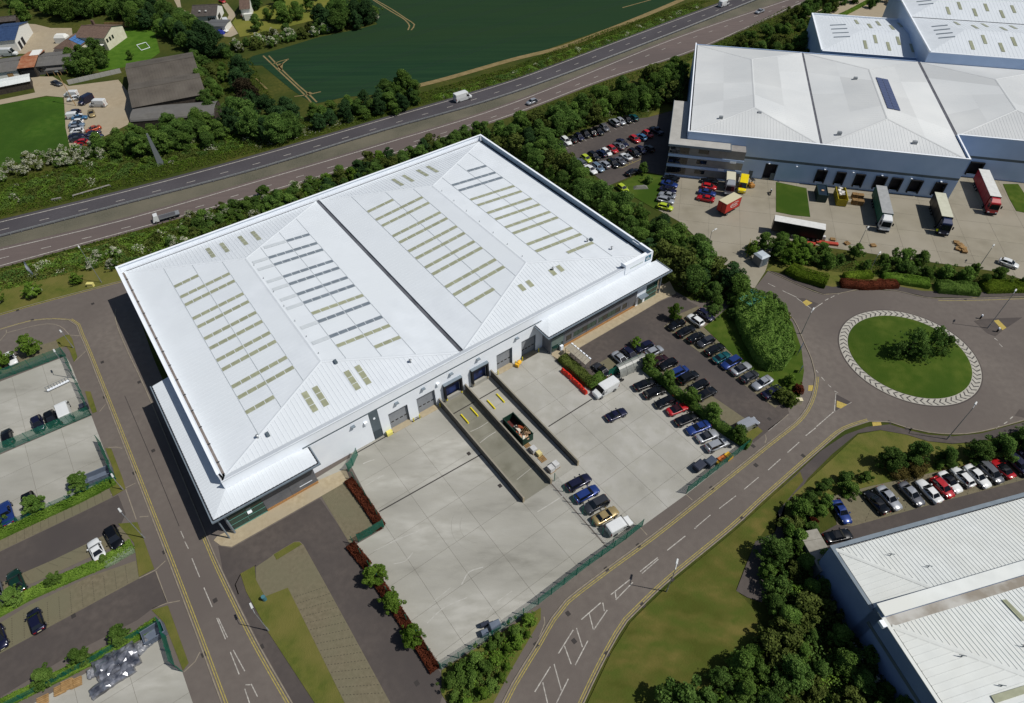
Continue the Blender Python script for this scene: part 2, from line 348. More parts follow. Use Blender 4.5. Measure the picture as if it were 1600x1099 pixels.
for a, b in (((0,740),(78,670)),((122,630),(195,565)),((235,525),(298,475)),((300,470),(410,375)),((333,158),(353,180)),((375,205),(395,222)),((415,245),(438,258)),((425,260),(415,370)),((415,372),(520,315)),((300,115),(313,130)),((1425,480),(1445,465)),((1475,450),(1495,437)),((1512,420),(1530,405)),((0,495),(125,392))): wline(f33(*a), f33(*b), .15)
f31 = T(3,1)
for a, b in (((90,718),(180,760)),((180,765),(270,830)),((285,832),(340,795)),((355,780),(378,768)),((392,762),(415,750)),((435,740),(455,733)),((0,672),(45,695)),((1415,1015),(1435,1030)),((1445,1050),(1465,1070))): wline(f31(*a), f31(*b), .16)
for a, b in (((1290,910),(1410,1000)),((1380,960),(1560,900)),((1300,905),(1330,890))): wline(f31(*a), f31(*b), .2, kerbm)
# long repair seams in the tarmac
for q in ([T(0,2)(780,275),T(0,2)(960,700),T(0,2)(1120,1090)],): MB().ribbon(pxs(q), .1, .026).build('tar_seam', iron, road)
# gullies and covers
gl = MB().box(-.3,-.35,0,.3,.35,.012).mesh('gully'); gl.materials.append(iron)
for q in [(50.5,500.5),T(0,1)(110,840),T(0,1)(580,800),T(0,2)(655,283),T(0,2)(840,757),f03(1028,155),f03(1272,797),T(1,3)(35,748),f03(1345,458),f22(1248,852),f22(1440,1042),f22(1525,708),f23(790,115),f23(590,262),f23(150,735),f23(595,793),f23(818,487),f23(1000,325),f23(350,540),f23(388,712),
          f33(760,440),f33(870,480),f33(220,650),f33(1075,332),f31(1230,770),f31(215,685),T(0,2)(640,65),T(0,2)(958,618),zg(855,420),zg(885,640),zg(1040,110),T(0,2)(870,190),f33(485,535),f03(460,555),T(1,3)(1005,975)]:
    o = link('gully_cover', gl, road); p = P(*q); o.location = (p.x, p.y, .022); o.rotation_euler = (0, 0, YAW)
# yellow tactile crossings
for q in ([f31(215,790),f31(240,775),f31(278,795),f31(240,815)],[f31(335,725),f31(380,722),f31(385,738),f31(340,740)],[f31(1270,745),f31(1310,745),f31(1305,765),f31(1255,762)],[f31(100,865),f31(120,860),f31(145,890),f31(125,892)],[f31(1410,905),f31(1440,900),f31(1490,950),f31(1465,965)],
          [f33(430,305),f33(495,330),f33(455,355),f33(428,345)],[f33(650,440),f33(705,440),f33(710,460),f33(655,465)],[f33(253,210),f33(283,210),f33(278,245),f33(250,245)]):
    sheet('tactile_paving', pxs(q), .032, tactile, parent=road)
# traffic islands
for q in ([f31(185,765),f31(225,765),f31(315,800),f31(275,832)],[f31(1285,908),f31(1325,895),f31(1590,885),f31(1470,965),f31(1420,1005),f31(1370,985)],[f33(425,265),f33(520,315),f33(420,372)],[f33(1540,400),f33(1570,360),f33(1650,370),f33(1640,420)]):
    sheet('traffic_island', pxs(q), .03, asphalt_cp, parent=road)
# ---- roundabout
rc = Vector((79.0, 84.7, 0)); R0, R1 = 12.95, 11.3
circ = lambda r, n=96: [(rc.x+r*math.cos(2*math.pi*i/n), rc.y+r*math.sin(2*math.pi*i/n)) for i in range(n)]
collar = sheet('roundabout_collar', circ(R0), .06, mat('collar_white', sR(186,182,172), sR(168,164,154), .9, 1.5), thick=.06)
sheet('island_kerb', circ(R0+.25), .045, asphalt_cp, thick=.04, parent=collar)
N = 66; mb = MB(); w = 2*math.pi/N
blk = MB(); a0 = .0
def pol(r, a, z): return (rc.x*0+r*math.cos(a), r*math.sin(a), z)
for s in (1, -1):
    a = .30*w; rm = (R0+R1)/2
    re = R0-.12 if s > 0 else R1+.12
    blk.quad(*[pol(rm, -a*.9, 0), pol(re, a*1.0, 0), pol(re, a*1.0+.26*w, 0), pol(rm, -a*.9+.26*w, 0)][::s])
cm = blk.mesh('chevron'); cm.materials.append(mat('collar_chevron', sR(86,82,80), sR(70,68,68), .9, 2))
for i in range(N):
    o = link('chevron', cm, collar); o.location = (rc.x, rc.y, .066); o.rotation_euler = (0, 0, i*w)
isl = MB(); nr = 7
for j in range(nr):
    for i in range(64):
        f = lambda jj, ii: (rc.x+R1*jj/nr*math.cos(ii*math.pi/32), rc.y+R1*jj/nr*math.sin(ii*math.pi/32), .12+.9*(1-(jj/nr)**2))
        if j == 0: isl.quad(f(0,0), f(1,i), f(1,i+1))
        else: isl.quad(f(j,i), f(j+1,i), f(j+1,i+1), f(j,i+1))
isl = isl.build('roundabout_island', lawn_rich, None, True); isl['kind'] = 'structure'
# ---- footpaths, lawns, block paving
def area(name, pts, z, m, parent=None, thick=.1): return sheet(name, pxs(pts), z, m, thick=thick, parent=parent)
lawn1 = area('front_lawn', [(918,1099),(955,1021),(985,973),(1010,948),(1054,907),(1150,828),(1203,779),(1250,738),(1255,752),(1215,800),(1180,850),(1165,880),(1150,922),(1175,950),(1195,985),(1240,1000),(1300,1130),(1100,1190),(880,1190)], .12, lawn)
area('footpath', [f33(0,930),f33(330,620),f33(480,520),f33(620,470),f33(760,455),f33(870,490),f33(1000,520),f33(1160,530),f33(1330,512),f33(1650,425),f33(1650,470),f33(1340,560),f33(1150,575),f33(1000,560),f33(870,520),f33(700,490),f33(560,510),f33(400,640),f33(250,790),f33(180,900),f33(100,940)], .1, asphalt_cp)
area('footpath', [f23(1400,400),f23(1520,90),f23(1640,40),f33(110,940),f33(60,1000),f33(100,1150),f23(1640,330),f23(1560,470),f23(1470,440)], .125, asphalt_cp)
area('verge_lawn', [f33(390,680),f33(560,520),f33(700,492),f33(860,520),f33(1000,562),f33(1150,580),f33(1340,565),f33(1700,455),f33(1700,600),f33(1100,740),f33(640,840),f33(400,900),f33(170,1000),f33(100,1099),f33(150,900)], .11, lawn_dry)
area('bank_lawn', [(1150,470),(1180,455),(1215,478),(1238,505),(1252,545),(1256,580),(1250,620),(1236,640),(1225,622),(1150,560),(1100,512),(1118,498)], .11, lawn_rich)
area('verge_lawn', [(1195,424),(1222,405),(1300,425),(1420,440),(1540,450),(1700,440),(1700,454),(1500,458),(1440,455),(1400,447),(1350,445),(1300,449),(1262,440),(1225,425)], .1, lawn_dry)
area('footpath', [(1203,424),(1262,440),(1300,449),(1350,445),(1400,447),(1440,455),(1500,458),(1700,454),(1700,460),(1600,463),(1507,466),(1450,465),(1400,454),(1350,451),(1312,458),(1287,460),(1250,446)], .105, asphalt_cp)
area('corner_lawn', [zg(700,300),zg(760,290),zg(900,195),zg(965,250),zg(810,385),zg(770,380)], .1, lawn_dry)
sheet('forecourt_asphalt', pxs([(341,853),(362,857),(500,779),(531,824),(547,850),(610,948),(689,1052),(692,1085),(660,1190),(500,1190),(463,1107),(402,1000),(348,891)]), .03, asphalt_cp)
sheet('office_car_park', pxs([(872,564),(891,553),(1030,472),(1057,461),(1090,478),(1160,568),(1226,626),(1233,646),(1200,674),(1178,692),(1168,690),(1085,640),(1005,570),(945,592),(905,605)]), .03, asphalt_cp)
for q_ in ([zc(-300,1150),zc(0,1005),zc(700,670),zc(1310,373),zc(1400,330),zc(1490,560),zc(1430,690),zc(1250,800),(84,875),(35,896),(0,912),(-40,930)],[f03(-300,970),f03(0,792),f03(500,522),f03(870,322),f03(970,275),f03(1045,470),f03(950,512),f03(860,580),f03(450,792),f03(0,1065),f03(-300,1230)]): sheet('lot_lane', pxs(q_), .03, asphalt_cp)
# left side of the estate road
gl1 = area('roadside_lawn', [(0,425),(190,372),(215,430),(197,438),(137,454),(60,475),(0,492.5),(-120,526),(-120,460)], .1, lawn_dry)
area('corner_lawn', [za(880,320),za(1030,240),za(1090,240),za(1130,300),za(1210,580),za(1160,660),za(1090,480),za(1040,420),za(930,430)], .11, lawn_dry)
area('verge_lawn', [zb(1010,90),zb(1075,95),zb(1150,330),zb(1100,350),zb(1060,260)], .11, lawn_dry)
area('verge_lawn', [zb(1250,765),zb(1320,770),zb(1450,1110),zc(1490,260),zc(1340,350),zc(1300,260),zc(1380,180),zc(1360,90),zb(1340,1000)], .11, lawn_dry)
area('verge_lawn', [f03(740,-20),f03(860,-30),f03(965,262),f03(870,312),f03(840,100),f03(790,40)], .11, lawn_dry)
area('verge_lawn', [f03(950,520),f03(1050,490),f03(1180,850),f03(1145,895),f03(1030,600)], .11, lawn_dry)
area('parking_island', [T(1,3)(0,250),T(1,3)(100,182),T(1,3)(110,170),T(1,3)(240,92),T(1,3)(275,90),T(1,3)(298,112),T(1,3)(420,330),T(1,3)(840,1099),(660,1190),(560,1190),T(1,3)(560,1110),T(1,3)(200,380),T(1,3)(60,440),T(1,3)(0,330)], .07, blockpav, thick=.05)
area('island_lawn', [(376,897),(398,885),(400,906),(414,933),(450,919),(541,1104),(580,1190),(530,1190),(492,1099),(420,989),(385,925)], .12, lawn_dry)
area('island_verge', [T(1,3)(112,172),T(1,3)(240,96),T(1,3)(272,95),T(1,3)(288,108),T(1,3)(130,205)], .12, lawn_dry)
area('parking_paving', [(500,772),(540,750),(548,760),(600,824),(560,845),(546,849),(531,824)], .05, blockpav, thick=.03)
for pts in ([za(0,640),za(680,385),za(890,320),za(930,430),za(1030,420),za(720,560),za(0,860)],
            [zc(0,850),zc(500,630),zc(900,440),zc(1290,255),zc(1320,340),zc(1310,370),zc(700,665),zc(0,1000)],
            [(0,912),(35,896),(84,875),(165,836),(192,821),(196,829),(205,843),(160,862),(60,908),(0,932)],
            [f03(0,600),f03(180,490),f03(560,310),f03(850,210),f03(870,320),f03(500,520),f03(0,790)],
            [f03(-300,800),f03(0,640),f03(0,790),f03(-300,960)]):
    area('parking_paving', pts, .05, blockpav, thick=.03)
area('office_path', [(334,845),(345,853),(362,855),(500,777),(547,750),(540,733),(500,750),(380,820),(340,838)], .09, slabpav, thick=.07)
area('office_path', [(862,556),(872,562),(891,552),(1000,489),(1030,471),(1056,459),(1046,440),(1020,455),(940,500),(862,545)], .09, slabpav, thick=.07)
sheet('side_path', pxs([(494,748),(546,716),(553,727),(503,754)]), .085, concrete_l, thick=.06)
# right hand office car park
area('parking_paving', [(1037,511),(1064,490),(1090,479),(1122,501),(1102,513),(1150,560),(1226,625),(1211,638),(1120,570)], .05, blockpav, thick=.03)
area('parking_paving', [(1008,537),(1014,539),(1037,556),(1112,619),(1178,664),(1168,690),(1085,648),(1000,575)], .05, blockpav, thick=.03)
area('parking_paving', [zh(610,700),zh(750,620),zh(1020,480),zh(1180,600),zh(1130,700),zh(820,800),zh(740,830)], .05, blockpav, thick=.03)
# car park by the bottom right building
area('parking_paving', [f33(395,905),f33(640,840),f33(1100,735),f33(1700,620),f33(1800,760),f33(1600,800),f33(1000,960),f33(520,1092),f33(430,1080)], .05, blockpav, thick=.03)
area('car_park_asphalt', [f33(520,1092),f33(1000,960),f33(1600,800),f33(2000,700),f33(2000,1100),f33(1000,1300),f33(300,1350),f33(250,1180),f33(430,1080)], .045, asphalt_cp, thick=.03)
# car park beyond the tree belt
cp2 = area('far_car_park', [(858,228),(900,209),(950,190),(1012,184),(1062,170),(1075,200),(1058,272),(1036,274),(1005,268),(950,291),(895,246)], .05, asphalt_cp, thick=.04)
area('office_lawn', [(969,287),(1003,271),(1036,276),(1034,300),(1028,330),(990,308)], .1, lawn_rich)
area('building_lawn', [(1012,184),(1030,160),(1055,110),(1085,90),(1060,170)], .06, lawn, thick=.05)
for a, b in (((175,470),(210,500)),((250,445),(285,475)),((320,415),(358,445)),((395,385),(432,415)),((465,355),(505,388)),((535,325),(578,360)),((605,295),(648,332)),((680,270),(722,305)),((750,245),(792,280)),((750,180),(860,252)),((890,195),(930,228)),((960,170),(1000,203)),((1035,150),(1075,178))):
    MB().ribbon(pxs([z3(*a), z3(*b)]), .12, .056).build('bay_line', whitep, cp2)
for a, b in (((875,690),(915,705)),((915,705),(1160,595)),((970,650),(985,672)),((1005,640),(1020,660)),((1040,625),(1055,645))): MB().ribbon(pxs([z3(*a), z3(*b)]), .14, .056).build('bay_line', yellowp, cp2)
# ---- concrete yards, bay by bay
def yard(name, uvpoly, us, vs, z, m, frame=None, gap=.02, skip=None):
    """structure made of single cast bays clipped to an outline"""
    fr = frame or (lambda a, b: uv(a, b))
    base = sheet(name, [fr(*p) for p in uvpoly], z-.022, joint)
    if us is None: lo, hi = min(p[0] for p in uvpoly), max(p[0] for p in uvpoly); us = step(lo-.5, hi+.5, 5.8); lo, hi = min(p[1] for p in uvpoly), max(p[1] for p in uvpoly); vs = step(lo-.5, hi+.5, 6.2)
    def clip(poly, i, val, keep):
        out = []
        for k in range(len(poly)):
            a, b = poly[k], poly[(k+1)%len(poly)]; ia, ib = (a[i]-val)*keep >= 0, (b[i]-val)*keep >= 0
            if ia: out.append(a)
            if ia != ib: t = (val-a[i])/(b[i]-a[i]); out.append((a[0]+(b[0]-a[0])*t, a[1]+(b[1]-a[1])*t))
        return out
    for i in range(len(us)-1):
        for j in range(len(vs)-1):
            q = [tuple(p) for p in uvpoly]
            for ax, val, kp in ((0,us[i]+gap,1),(0,us[i+1]-gap,-1),(1,vs[j]+gap,1),(1,vs[j+1]-gap,-1)):
                q = clip(q, ax, val, kp)
                if len(q) < 3: break
            if len(q) < 3: continue
            pts = [fr(*p) for p in q]
            mb = MB().prism([(p.x, p.y) for p in pts], z-.02, z); o = mb.build('slab', m(i, j) if callable(m) else random.choice(m) if isinstance(m, list) else m, base)
    return base
def UVof(x, y, z=0): p = P(x, y, z); return (p.dot(UX), p.dot(VX))
fr_ = lambda lst: [UVof(*q) for q in lst]
step = lambda a, b, s: [a+(b-a)*i/max(1, round((b-a)/s)) for i in range(max(1, round((b-a)/s))+1)]
yl = fr_([(548,716),(556,706),(690,631),(822,781),(866,752),(968,849),(1001,824)][:0]) 
yard('left_yard', [UVof(545,722),(14.0,67.85),(32.2,67.85),(32.2,42),(38.2,42),UVof(951,860),UVof(841,945),UVof(690,1046),UVof(557,851),UVof(600,826)], [0,6.1,12.2,18.3,24.4,32.3,38.3,44.5,51], step(5,67.85,6.0), .05, concrete_l)
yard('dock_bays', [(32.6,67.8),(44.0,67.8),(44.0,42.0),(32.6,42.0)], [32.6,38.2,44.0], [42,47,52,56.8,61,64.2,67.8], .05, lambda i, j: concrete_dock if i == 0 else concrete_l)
yard('right_yard', [(44.4,67.8),(57,67.8),UVof(862,556),UVof(905,607),UVof(945,594),UVof(1003,573),UVof(1166,699),UVof(1072,773),UVof(1003,823),UVof(953,860),(38.4,42),(44.4,42)], [30,38.2,44.4,50.6,56.8,63,69,75,82,90], step(12,67.8,6.2), .05, concrete)
yard('left_lot_yard', fr_([(-60,622),(0,597),(103,557),(112,573),(141,648),(100,666),(0,709),(-60,735)]), None, None, .05, concrete_l)
yard('left_lot_yard', fr_([(-60,737),(0,711),(100,668),(143,650),(158,690),(180,747),(160,757),(90,787),(0,828),(-60,855)]), None, None, .05, concrete_l)
yard('left_lot_yard', fr_([f03(-200,1360),f03(240,1085),f03(560,900),f03(850,740),f03(1010,690),f03(1085,870),f03(1140,905),f03(1260,1260)]), None, None, .05, concrete_l)
# drain channels
for a, b in (((14.5,67.3),(32.0,67.3)),(UVof(592.5,800),UVof(755,708.7)),(UVof(857,667),UVof(925,624)),((32.7,64.3),(37.9,64.3)),((38.5,64.3),(43.8,64.3))):
    MB().ribbon([uv(*a), uv(*b)], .22, .056).build('drain_channel', iron, road)
for q in (T(1,2)(1330,637),T(1,2)(1525,838)): o = link('gully_cover', gl, road); p = P(*q); o.location = (p.x, p.y, .052); o.rotation_euler = (0,0,YAW)
y2f = P(1481,312); a2 = Vector((y2f.dot(UX), y2f.dot(VX), 0))
AX2 = (UX*.644+VX*-.765).normalized(); BX2 = Vector((-AX2.y, AX2.x, 0))
def UV2(x, y, z=0): p = P(x, y, z)-y2f; return (p.dot(AX2), p.dot(BX2))
fr2 = lambda a, b: Vector((y2f.x, y2f.y, 0))+AX2*a+BX2*b
yard('right_building_yard', [UV2(1050,262),(-52,1.5),(.5,1.5),(.5,14),(62,14)]+[UV2(*q) for q in ((1700,470),(1560,425),(1420,405),(1300,388),(1212,372),(1196,424),(1178,452),(1150,432),(1110,392),(1062,347),(1028,328),(1037,295))], step(-75,60,7.5), step(-90,20,7.5), .05, concrete_tan, fr2)
sheet('yard_lawn', pxs([z6(170,265),z6(530,340),z6(575,680),z6(370,660),z6(170,620)]), .12, lawn_rich, thick=.07)
sheet('yard_lawn', pxs([z7(1340,290),z7(1520,290),z7(1700,560),z7(1700,650),z7(1500,610),z7(1420,470)]), .12, lawn_rich, thick=.07)
# farm ground, top left
sheet('farm_yard', pxs([zd(235,280),zd(420,290),zd(600,335),zd(850,335),zd(860,420),zd(700,620),zd(400,640),zd(230,640),zd(-60,700),zd(-60,560),zd(220,560)]), .04, mat('farm_gravel', sR(170,156,132), sR(158,144,120), .95, .5, bump=.2, c3=sR(164,152,130), scale3=.08))
sheet('farm_yard', pxs([T(0,0)(190,480),T(0,0)(330,480),T(0,0)(430,540),T(0,0)(740,500),T(0,0)(850,640),T(0,0)(800,780),T(0,0)(640,860),T(0,0)(560,960),T(0,0)(440,940),T(0,0)(410,800),T(0,0)(400,610),T(0,0)(290,600),T(0,0)(0,655),T(0,0)(-100,670),T(0,0)(-100,640),T(0,0)(0,625),T(0,0)(220,580)]), .04, MATS['farm_gravel'])
sheet('paddock', pxs([T(0,0)(-400,680),T(0,0)(0,655),T(0,0)(290,605),T(0,0)(390,610),T(0,0)(430,800),T(0,0)(440,950),T(0,0)(300,1010),T(0,0)(0,1060),T(0,0)(-400,1120)]), .03, mat('paddock_grass', sR(56,88,24), sR(70,98,32), .95, .5, bump=.5, bscale=4, c3=sR(50,78,22), scale3=.06, spec=.1))
sheet('garden_lawn', pxs([T(0,0)(690,180),T(0,0)(960,170),T(0,0)(1000,330),T(0,0)(900,400),T(0,0)(620,450),T(0,0)(600,420),T(0,0)(690,300)]), .03, mat('garden_grass', sR(66,100,26), sR(80,112,34), .95, .4, bump=.4, bscale=4, spec=.1))
sheet('driveway', pxs([ze(60,-60),ze(150,-60),ze(180,110),ze(290,160),ze(280,210),ze(215,225),ze(150,120)]), .03, MATS['farm_gravel'])
sheet('driveway', pxs([ze(640,20),ze(720,40),ze(830,180),ze(760,260),ze(850,400),ze(760,440),ze(640,430),ze(690,280),ze(740,180)]), .03, MATS['farm_gravel'])
sheet('meadow', pxs([ze(780,270),ze(850,170),ze(1600,-60),ze(2300,-60),ze(2250,120),ze(1590,280),ze(1100,400),ze(870,440),ze(850,390)]), .02, mat('meadow_grass', sR(112,116,48), sR(92,104,38), .95, .25, bump=.5, c3=sR(122,120,56), scale3=.05, spec=.1))
sheet('far_lawn', pxs([(1260,25),(1330,-5),(1400,-60),(1480,-60),(1450,0),(1400,30),(1300,40)]), .03, MATS['farm_gravel'])

# pale scrape marks and dark tyre arcs on the concrete
scr = mat('scrape_pale', sR(188,186,180), sR(172,170,162), .9, 1.5); tyr = mat('tyre_mark', sR(152,150,142), sR(164,162,154), .9, 1.2)
yl_ = bpy.data.objects['left_yard']
for q in ([T(1,2)(670,700),T(1,2)(740,675)],[T(1,2)(680,840),T(1,2)(800,770)],[T(1,3)(740,150),T(1,3)(1040,15)],[T(1,3)(860,230),T(1,3)(980,160)],[T(1,3)(1070,600),T(1,3)(1320,440)],[T(1,3)(1285,360),T(1,3)(1420,250)],[T(1,3)(1115,460),T(1,3)(1215,380)],[T(1,3)(1440,560),T(1,3)(1600,400)],[f22(30,800),f22(170,690)],[f22(160,1000),f22(320,900)],[T(1,2)(1400,570),T(1,2)(1500,500)],[T(1,2)(1340,500),T(1,2)(1450,440)]):
    a_, b_ = P(*q[0]), P(*q[1]); mid = (a_+b_)/2+Vector((random.uniform(-.6,.6),random.uniform(-.6,.6),0))
    MB().ribbon(dens([a_, mid, b_], .6), random.uniform(.08,.18), .056).build('scrape_mark', scr, yl_)
cen = P(*T(1,2)(1400,1080))
for k, rr in enumerate((3.2,4.6)): MB().ribbon([cen+Vector((rr*math.cos(a), rr*math.sin(a), 0)) for a in [i*.12 for i in range(8, 40)]], .09, .0555+.0006*k).build('tyre_mark', tyr, yl_)

# bay divisions in the block paving: rows of darker blocks
bayd = mat('bay_block_dark', sR(84,78,64), rough=.95); par = bpy.data.objects['parking_island']
def bays(a0, a1, b0, b1, n, z=.075, parent=None):
    A0, A1, B0, B1 = P(*a0), P(*a1), P(*b0), P(*b1)
    for i in range(1, n):
        p, q = A0.lerp(A1, i/n), B0.lerp(B1, i/n); mb = MB(); k = 12
        for j in range(k):
            s, t = p.lerp(q, (j+.2)/k), p.lerp(q, (j+.7)/k); mb.ribbon([s, t], .1, z)
        mb.build('bay_division', bayd, parent or par)
bays(T(1,3)(215,400), T(1,3)(560,1099), T(1,3)(420,330), T(1,3)(830,1090), 16)
bays(f03(0,600), f03(850,215), f03(0,780), f03(865,315), 12, .056); bays(zc(0,860), zc(1290,260), zc(0,995), zc(1310,365), 14, .056); bays((0,915), (165,838), (0,930), (196,832), 9, .056)
bays(f33(640,842), f33(1700,625), f33(520,1088), f33(1700,775), 15, .056)
# ================================================================== buildings
def slope(mb, pts, pitch=.9, rw=.16, rh=.05, ribs=True):
    """planar convex roof slope: pts[0]->pts[1] is the eave; ribs run up the slope"""
    pts = [Vector(p) for p in pts]; e = (pts[1]-pts[0]).normalized(); n = None
    for k in range(2, len(pts)):
        c = e.cross(pts[k]-pts[0])
        if c.length > 1e-3: n = c.normalized(); break
    if n.z < 0: n = -n
    up = n.cross(e).normalized()
    if up.z < 0: up = -up
    mb.quad(*(pts if (pts[1]-pts[0]).cross(pts[2]-pts[0]).z > 0 else pts[::-1]))
    if not ribs: return
    st = [((p-pts[0]).dot(e), (p-pts[0]).dot(up)) for p in pts]
    s0, s1 = min(a for a, _ in st), max(a for a, _ in st); s = s0+pitch*.5
    while s < s1:
        ts = []
        for k in range(len(st)):
            (a, ta), (b, tb) = st[k], st[(k+1) % len(st)]
            if (a-s)*(b-s) < 0: ts.append(ta+(tb-ta)*(s-a)/(b-a))
        if len(ts) >= 2:
            t0, t1 = min(ts)+.05, max(ts)-.05
            if t1-t0 > .3:
                A, B = pts[0]+e*s+up*t0, pts[0]+e*s+up*t1; w = e*(rw/2); w2 = e*(rw*.28); h = n*rh
                mb.add([A-w, A-w2+h, A+w2+h, A+w, B-w, B-w2+h, B+w2+h, B+w], [(0,4,5,1),(1,5,6,2),(2,6,7,3)])
        s += pitch
def roof_part(name, pts, m, root, **k): mb = MB(); slope(mb, pts, **k); return mb.build(name, m, root)
# ------------------------------------------------------------------ main warehouse, local frame = (u, v)
mb_root = empty('warehouse', (0,0,0), YAW, 'large white warehouse with twin hipped roofs and rows of rooflights', 'warehouse')
mr = mb_root
U0, U1, V0, V1 = -5.6, 86.5, 67.85, 131.55; ZP = 10.5
RL, RM, RR = -4.65, 39.05, 86.0; F0, B0 = 69.2, 131.4-.35; ZE, ZR = 9.0, 11.05
AL, AR, AN, AF = 17.0, 62.6, 80.5, 117.1
roof_part('roof_slope', [(RL,B0,ZE),(RL,F0,ZE),(AL,AN,ZR),(AL,AF,ZR)], roofw, mr, rh=.012)
roof_part('roof_slope', [(RM-.45,F0,ZE),(RM-.45,B0,ZE),(AL,AF,ZR),(AL,AN,ZR)], roofw, mr, rh=.012)
roof_part('roof_slope', [(RM+.45,B0,ZE),(RM+.45,F0,ZE),(AR,AN,ZR),(AR,AF,ZR)], roofw, mr, rh=.012)
roof_part('roof_slope', [(RR-.15,F0,ZE),(RR-.15,B0,ZE),(AR,AF,ZR),(AR,AN,ZR)], roofw, mr, rh=.012)
for a, b, c in ((RL,RM-.45,AL),(RM+.45,RR-.15,AR)):
    roof_part('hip_slope', [(a,F0,ZE),(b,F0,ZE),(c,AN,ZR)], roofw, mr, pitch=.75, rh=.04)
    roof_part('hip_slope', [(b,B0,ZE),(a,B0,ZE),(c,AF,ZR)], roofw, mr, pitch=.75, rh=.04)
    mb = MB()
    for p, q in (((c,AN,ZR),(c,AF,ZR)),((a,F0,ZE),(c,AN,ZR)),((b,F0,ZE),(c,AN,ZR)),((a,B0,ZE),(c,AF,ZR)),((b,B0,ZE),(c,AF,ZR))):
        p, q = Vector(p), Vector(q); d = (q-p).normalized(); n = Vector((-d.y,d.x,0)).normalized()*.28; up = Vector((0,0,.075))
        mb.add([p-n, p+up, p+n, q-n, q+up, q+n], [(0,1,4,3),(1,2,5,4)])
    mb.build('ridge_flashing', roofw, mr)
MB().box(RM-.5,F0-.3,8.75,RM+.5,B0+.2,8.8).build('valley_gutter', mat('gutter_mid', sR(104,106,114), sR(84,86,94), .8, .4), mr)
mb = MB(); mb.box(RM-.5,F0,8.8,RM-.36,B0,9.0); mb.box(RM+.36,F0,8.8,RM+.5,B0,9.0); mb.build('gutter_side', bandgrey, mr)
# splice lines between roof sheets
for u, sgn in ((2.3,0),(7.4,0),(12.7,0),(20.9,1),(26.4,1),(31.7,1),(45.9,2),(52.9,2),(58.5,2),(66.6,3),(73.6,3),(79.4,3)):
    def zr(u):
        return {0: ZE+(ZR-ZE)*(u-RL)/(AL-RL), 1: ZE+(ZR-ZE)*(RM-.45-u)/(RM-.45-AL), 2: ZE+(ZR-ZE)*(u-RM-.45)/(AR-RM-.45), 3: ZE+(ZR-ZE)*(RR-.15-u)/(RR-.15-AR)}[sgn]
    k = (zr(u)-ZE)/(ZR-ZE)
    MB().box(u-.05, F0+(AN-F0)*k+.3, zr(u)+.02, u+.05, B0-(B0-AF)*k-.3, zr(u)+.05).build('sheet_splice', mat('splice_grey', sR(176,184,190), rough=.6), mr)
def zroof(u, v):
    z = min((u-RL)/(AL-RL) if u < AL else (RM-.45-u)/(RM-.45-AL), 1) if u < RM else min((u-RM-.45)/(AR-RM-.45) if u < AR else (RR-.15-u)/(RR-.15-AR), 1)
    return ZE+(ZR-ZE)*min(z, (v-F0)/(AN-F0), (B0-v)/(B0-AF))
VS = [118.8,114.8,111.9,107,104.1,100.2,97.1,93.3,90.5,85.5,82.5,78.6]
def rooflight(u0, u1, v0, v1, n, m, along='u', panes=True):
    """framed strip with separate panes lying on the slope"""
    um, vm = (u0+u1)/2, (v0+v1)/2
    zc_ = lambda u, v: zroof(u, v)+.055
    fr = MB(); e = .06
    fr.quad((u0,v0,zc_(u0,vm if along=='u' else v0)),(u1,v0,zc_(u1,vm if along=='u' else v0)),(u1,v1,zc_(u1,vm if along=='u' else v1)),(u0,v1,zc_(u0,vm if along=='u' else v1)))
    f = fr.build('rooflight', roofw, mr)
    for i in range(n):
        if along == 'u':
            a, b = u0+(u1-u0)*i/n+e, u0+(u1-u0)*(i+1)/n-e; q = [(a,v0+e,zc_(a,vm)),(b,v0+e,zc_(b,vm)),(b,v1-e,zc_(b,vm)),(a,v1-e,zc_(a,vm))]
        else:
            a, b = v0+(v1-v0)*i/n+e, v0+(v1-v0)*(i+1)/n-e; q = [(u0+e,a,zc_(um,a)),(u1-e,a,zc_(um,a)),(u1-e,b,zc_(um,b)),(u0+e,b,zc_(um,b))]
        pts = [Vector(p) for p in q]; up = Vector((0,0,.03))
        MB().hull8(pts, [p+up for p in pts]).build('pane', m, f)
for rng_, first, last, key in (((2.3,12.7),(2.3,7.4),(2.2,7.4),0),((20.9,31.7),(26.4,31.7),(26.4,31.7),1),((45.9,58.5),(45.9,52.8),(45.9,53.1),2),((66.6,79.4),(73.8,79.4),(72.0,79.4),3)):
    for k, v in enumerate(VS):
        a, b = first if k == 0 else last if k == 11 else rng_
        m = lightb if (key == 1 and k not in (7,10,11)) or (key == 3 and k < 3) else lightg
        rooflight(a, b, v-.5, v+.5, 6 if b-a > 9 else 3, m)
        if key == 1 and m is lightb:
            w0 = 17.6 if k else 21.5; w1 = 20.7 if k else 26.2
            MB().hull8([(w0,v-.5,zroof(w0,v)+.05),(w1,v-.5,zroof(w1,v)+.05),(w1,v+.5,zroof(w1,v)+.05),(w0,v+.5,zroof(w0,v)+.05)],[(w0,v-.5,zroof(w0,v)+.07),(w1,v-.5,zroof(w1,v)+.07),(w1,v+.5,zroof(w1,v)+.07),(w0,v+.5,zroof(w0,v)+.07)]).build('roof_patch', lightp, mr)
for u in (11.9,14.9,19.0,21.9,57.6,60.5,64.6,67.5): rooflight(u-.5, u+.5, 122.7, 127.9, 3, lightg, 'v')
for u in (11.75,13.7,19.65,21.7): rooflight(u-.55, u+.55, 71.9, 76.4, 3, lightg, 'v')
for u in (57.7,59.7,65.6,67.6): rooflight(u-.55, u+.55, 74.6, 76.5, 1, lightg, 'v')
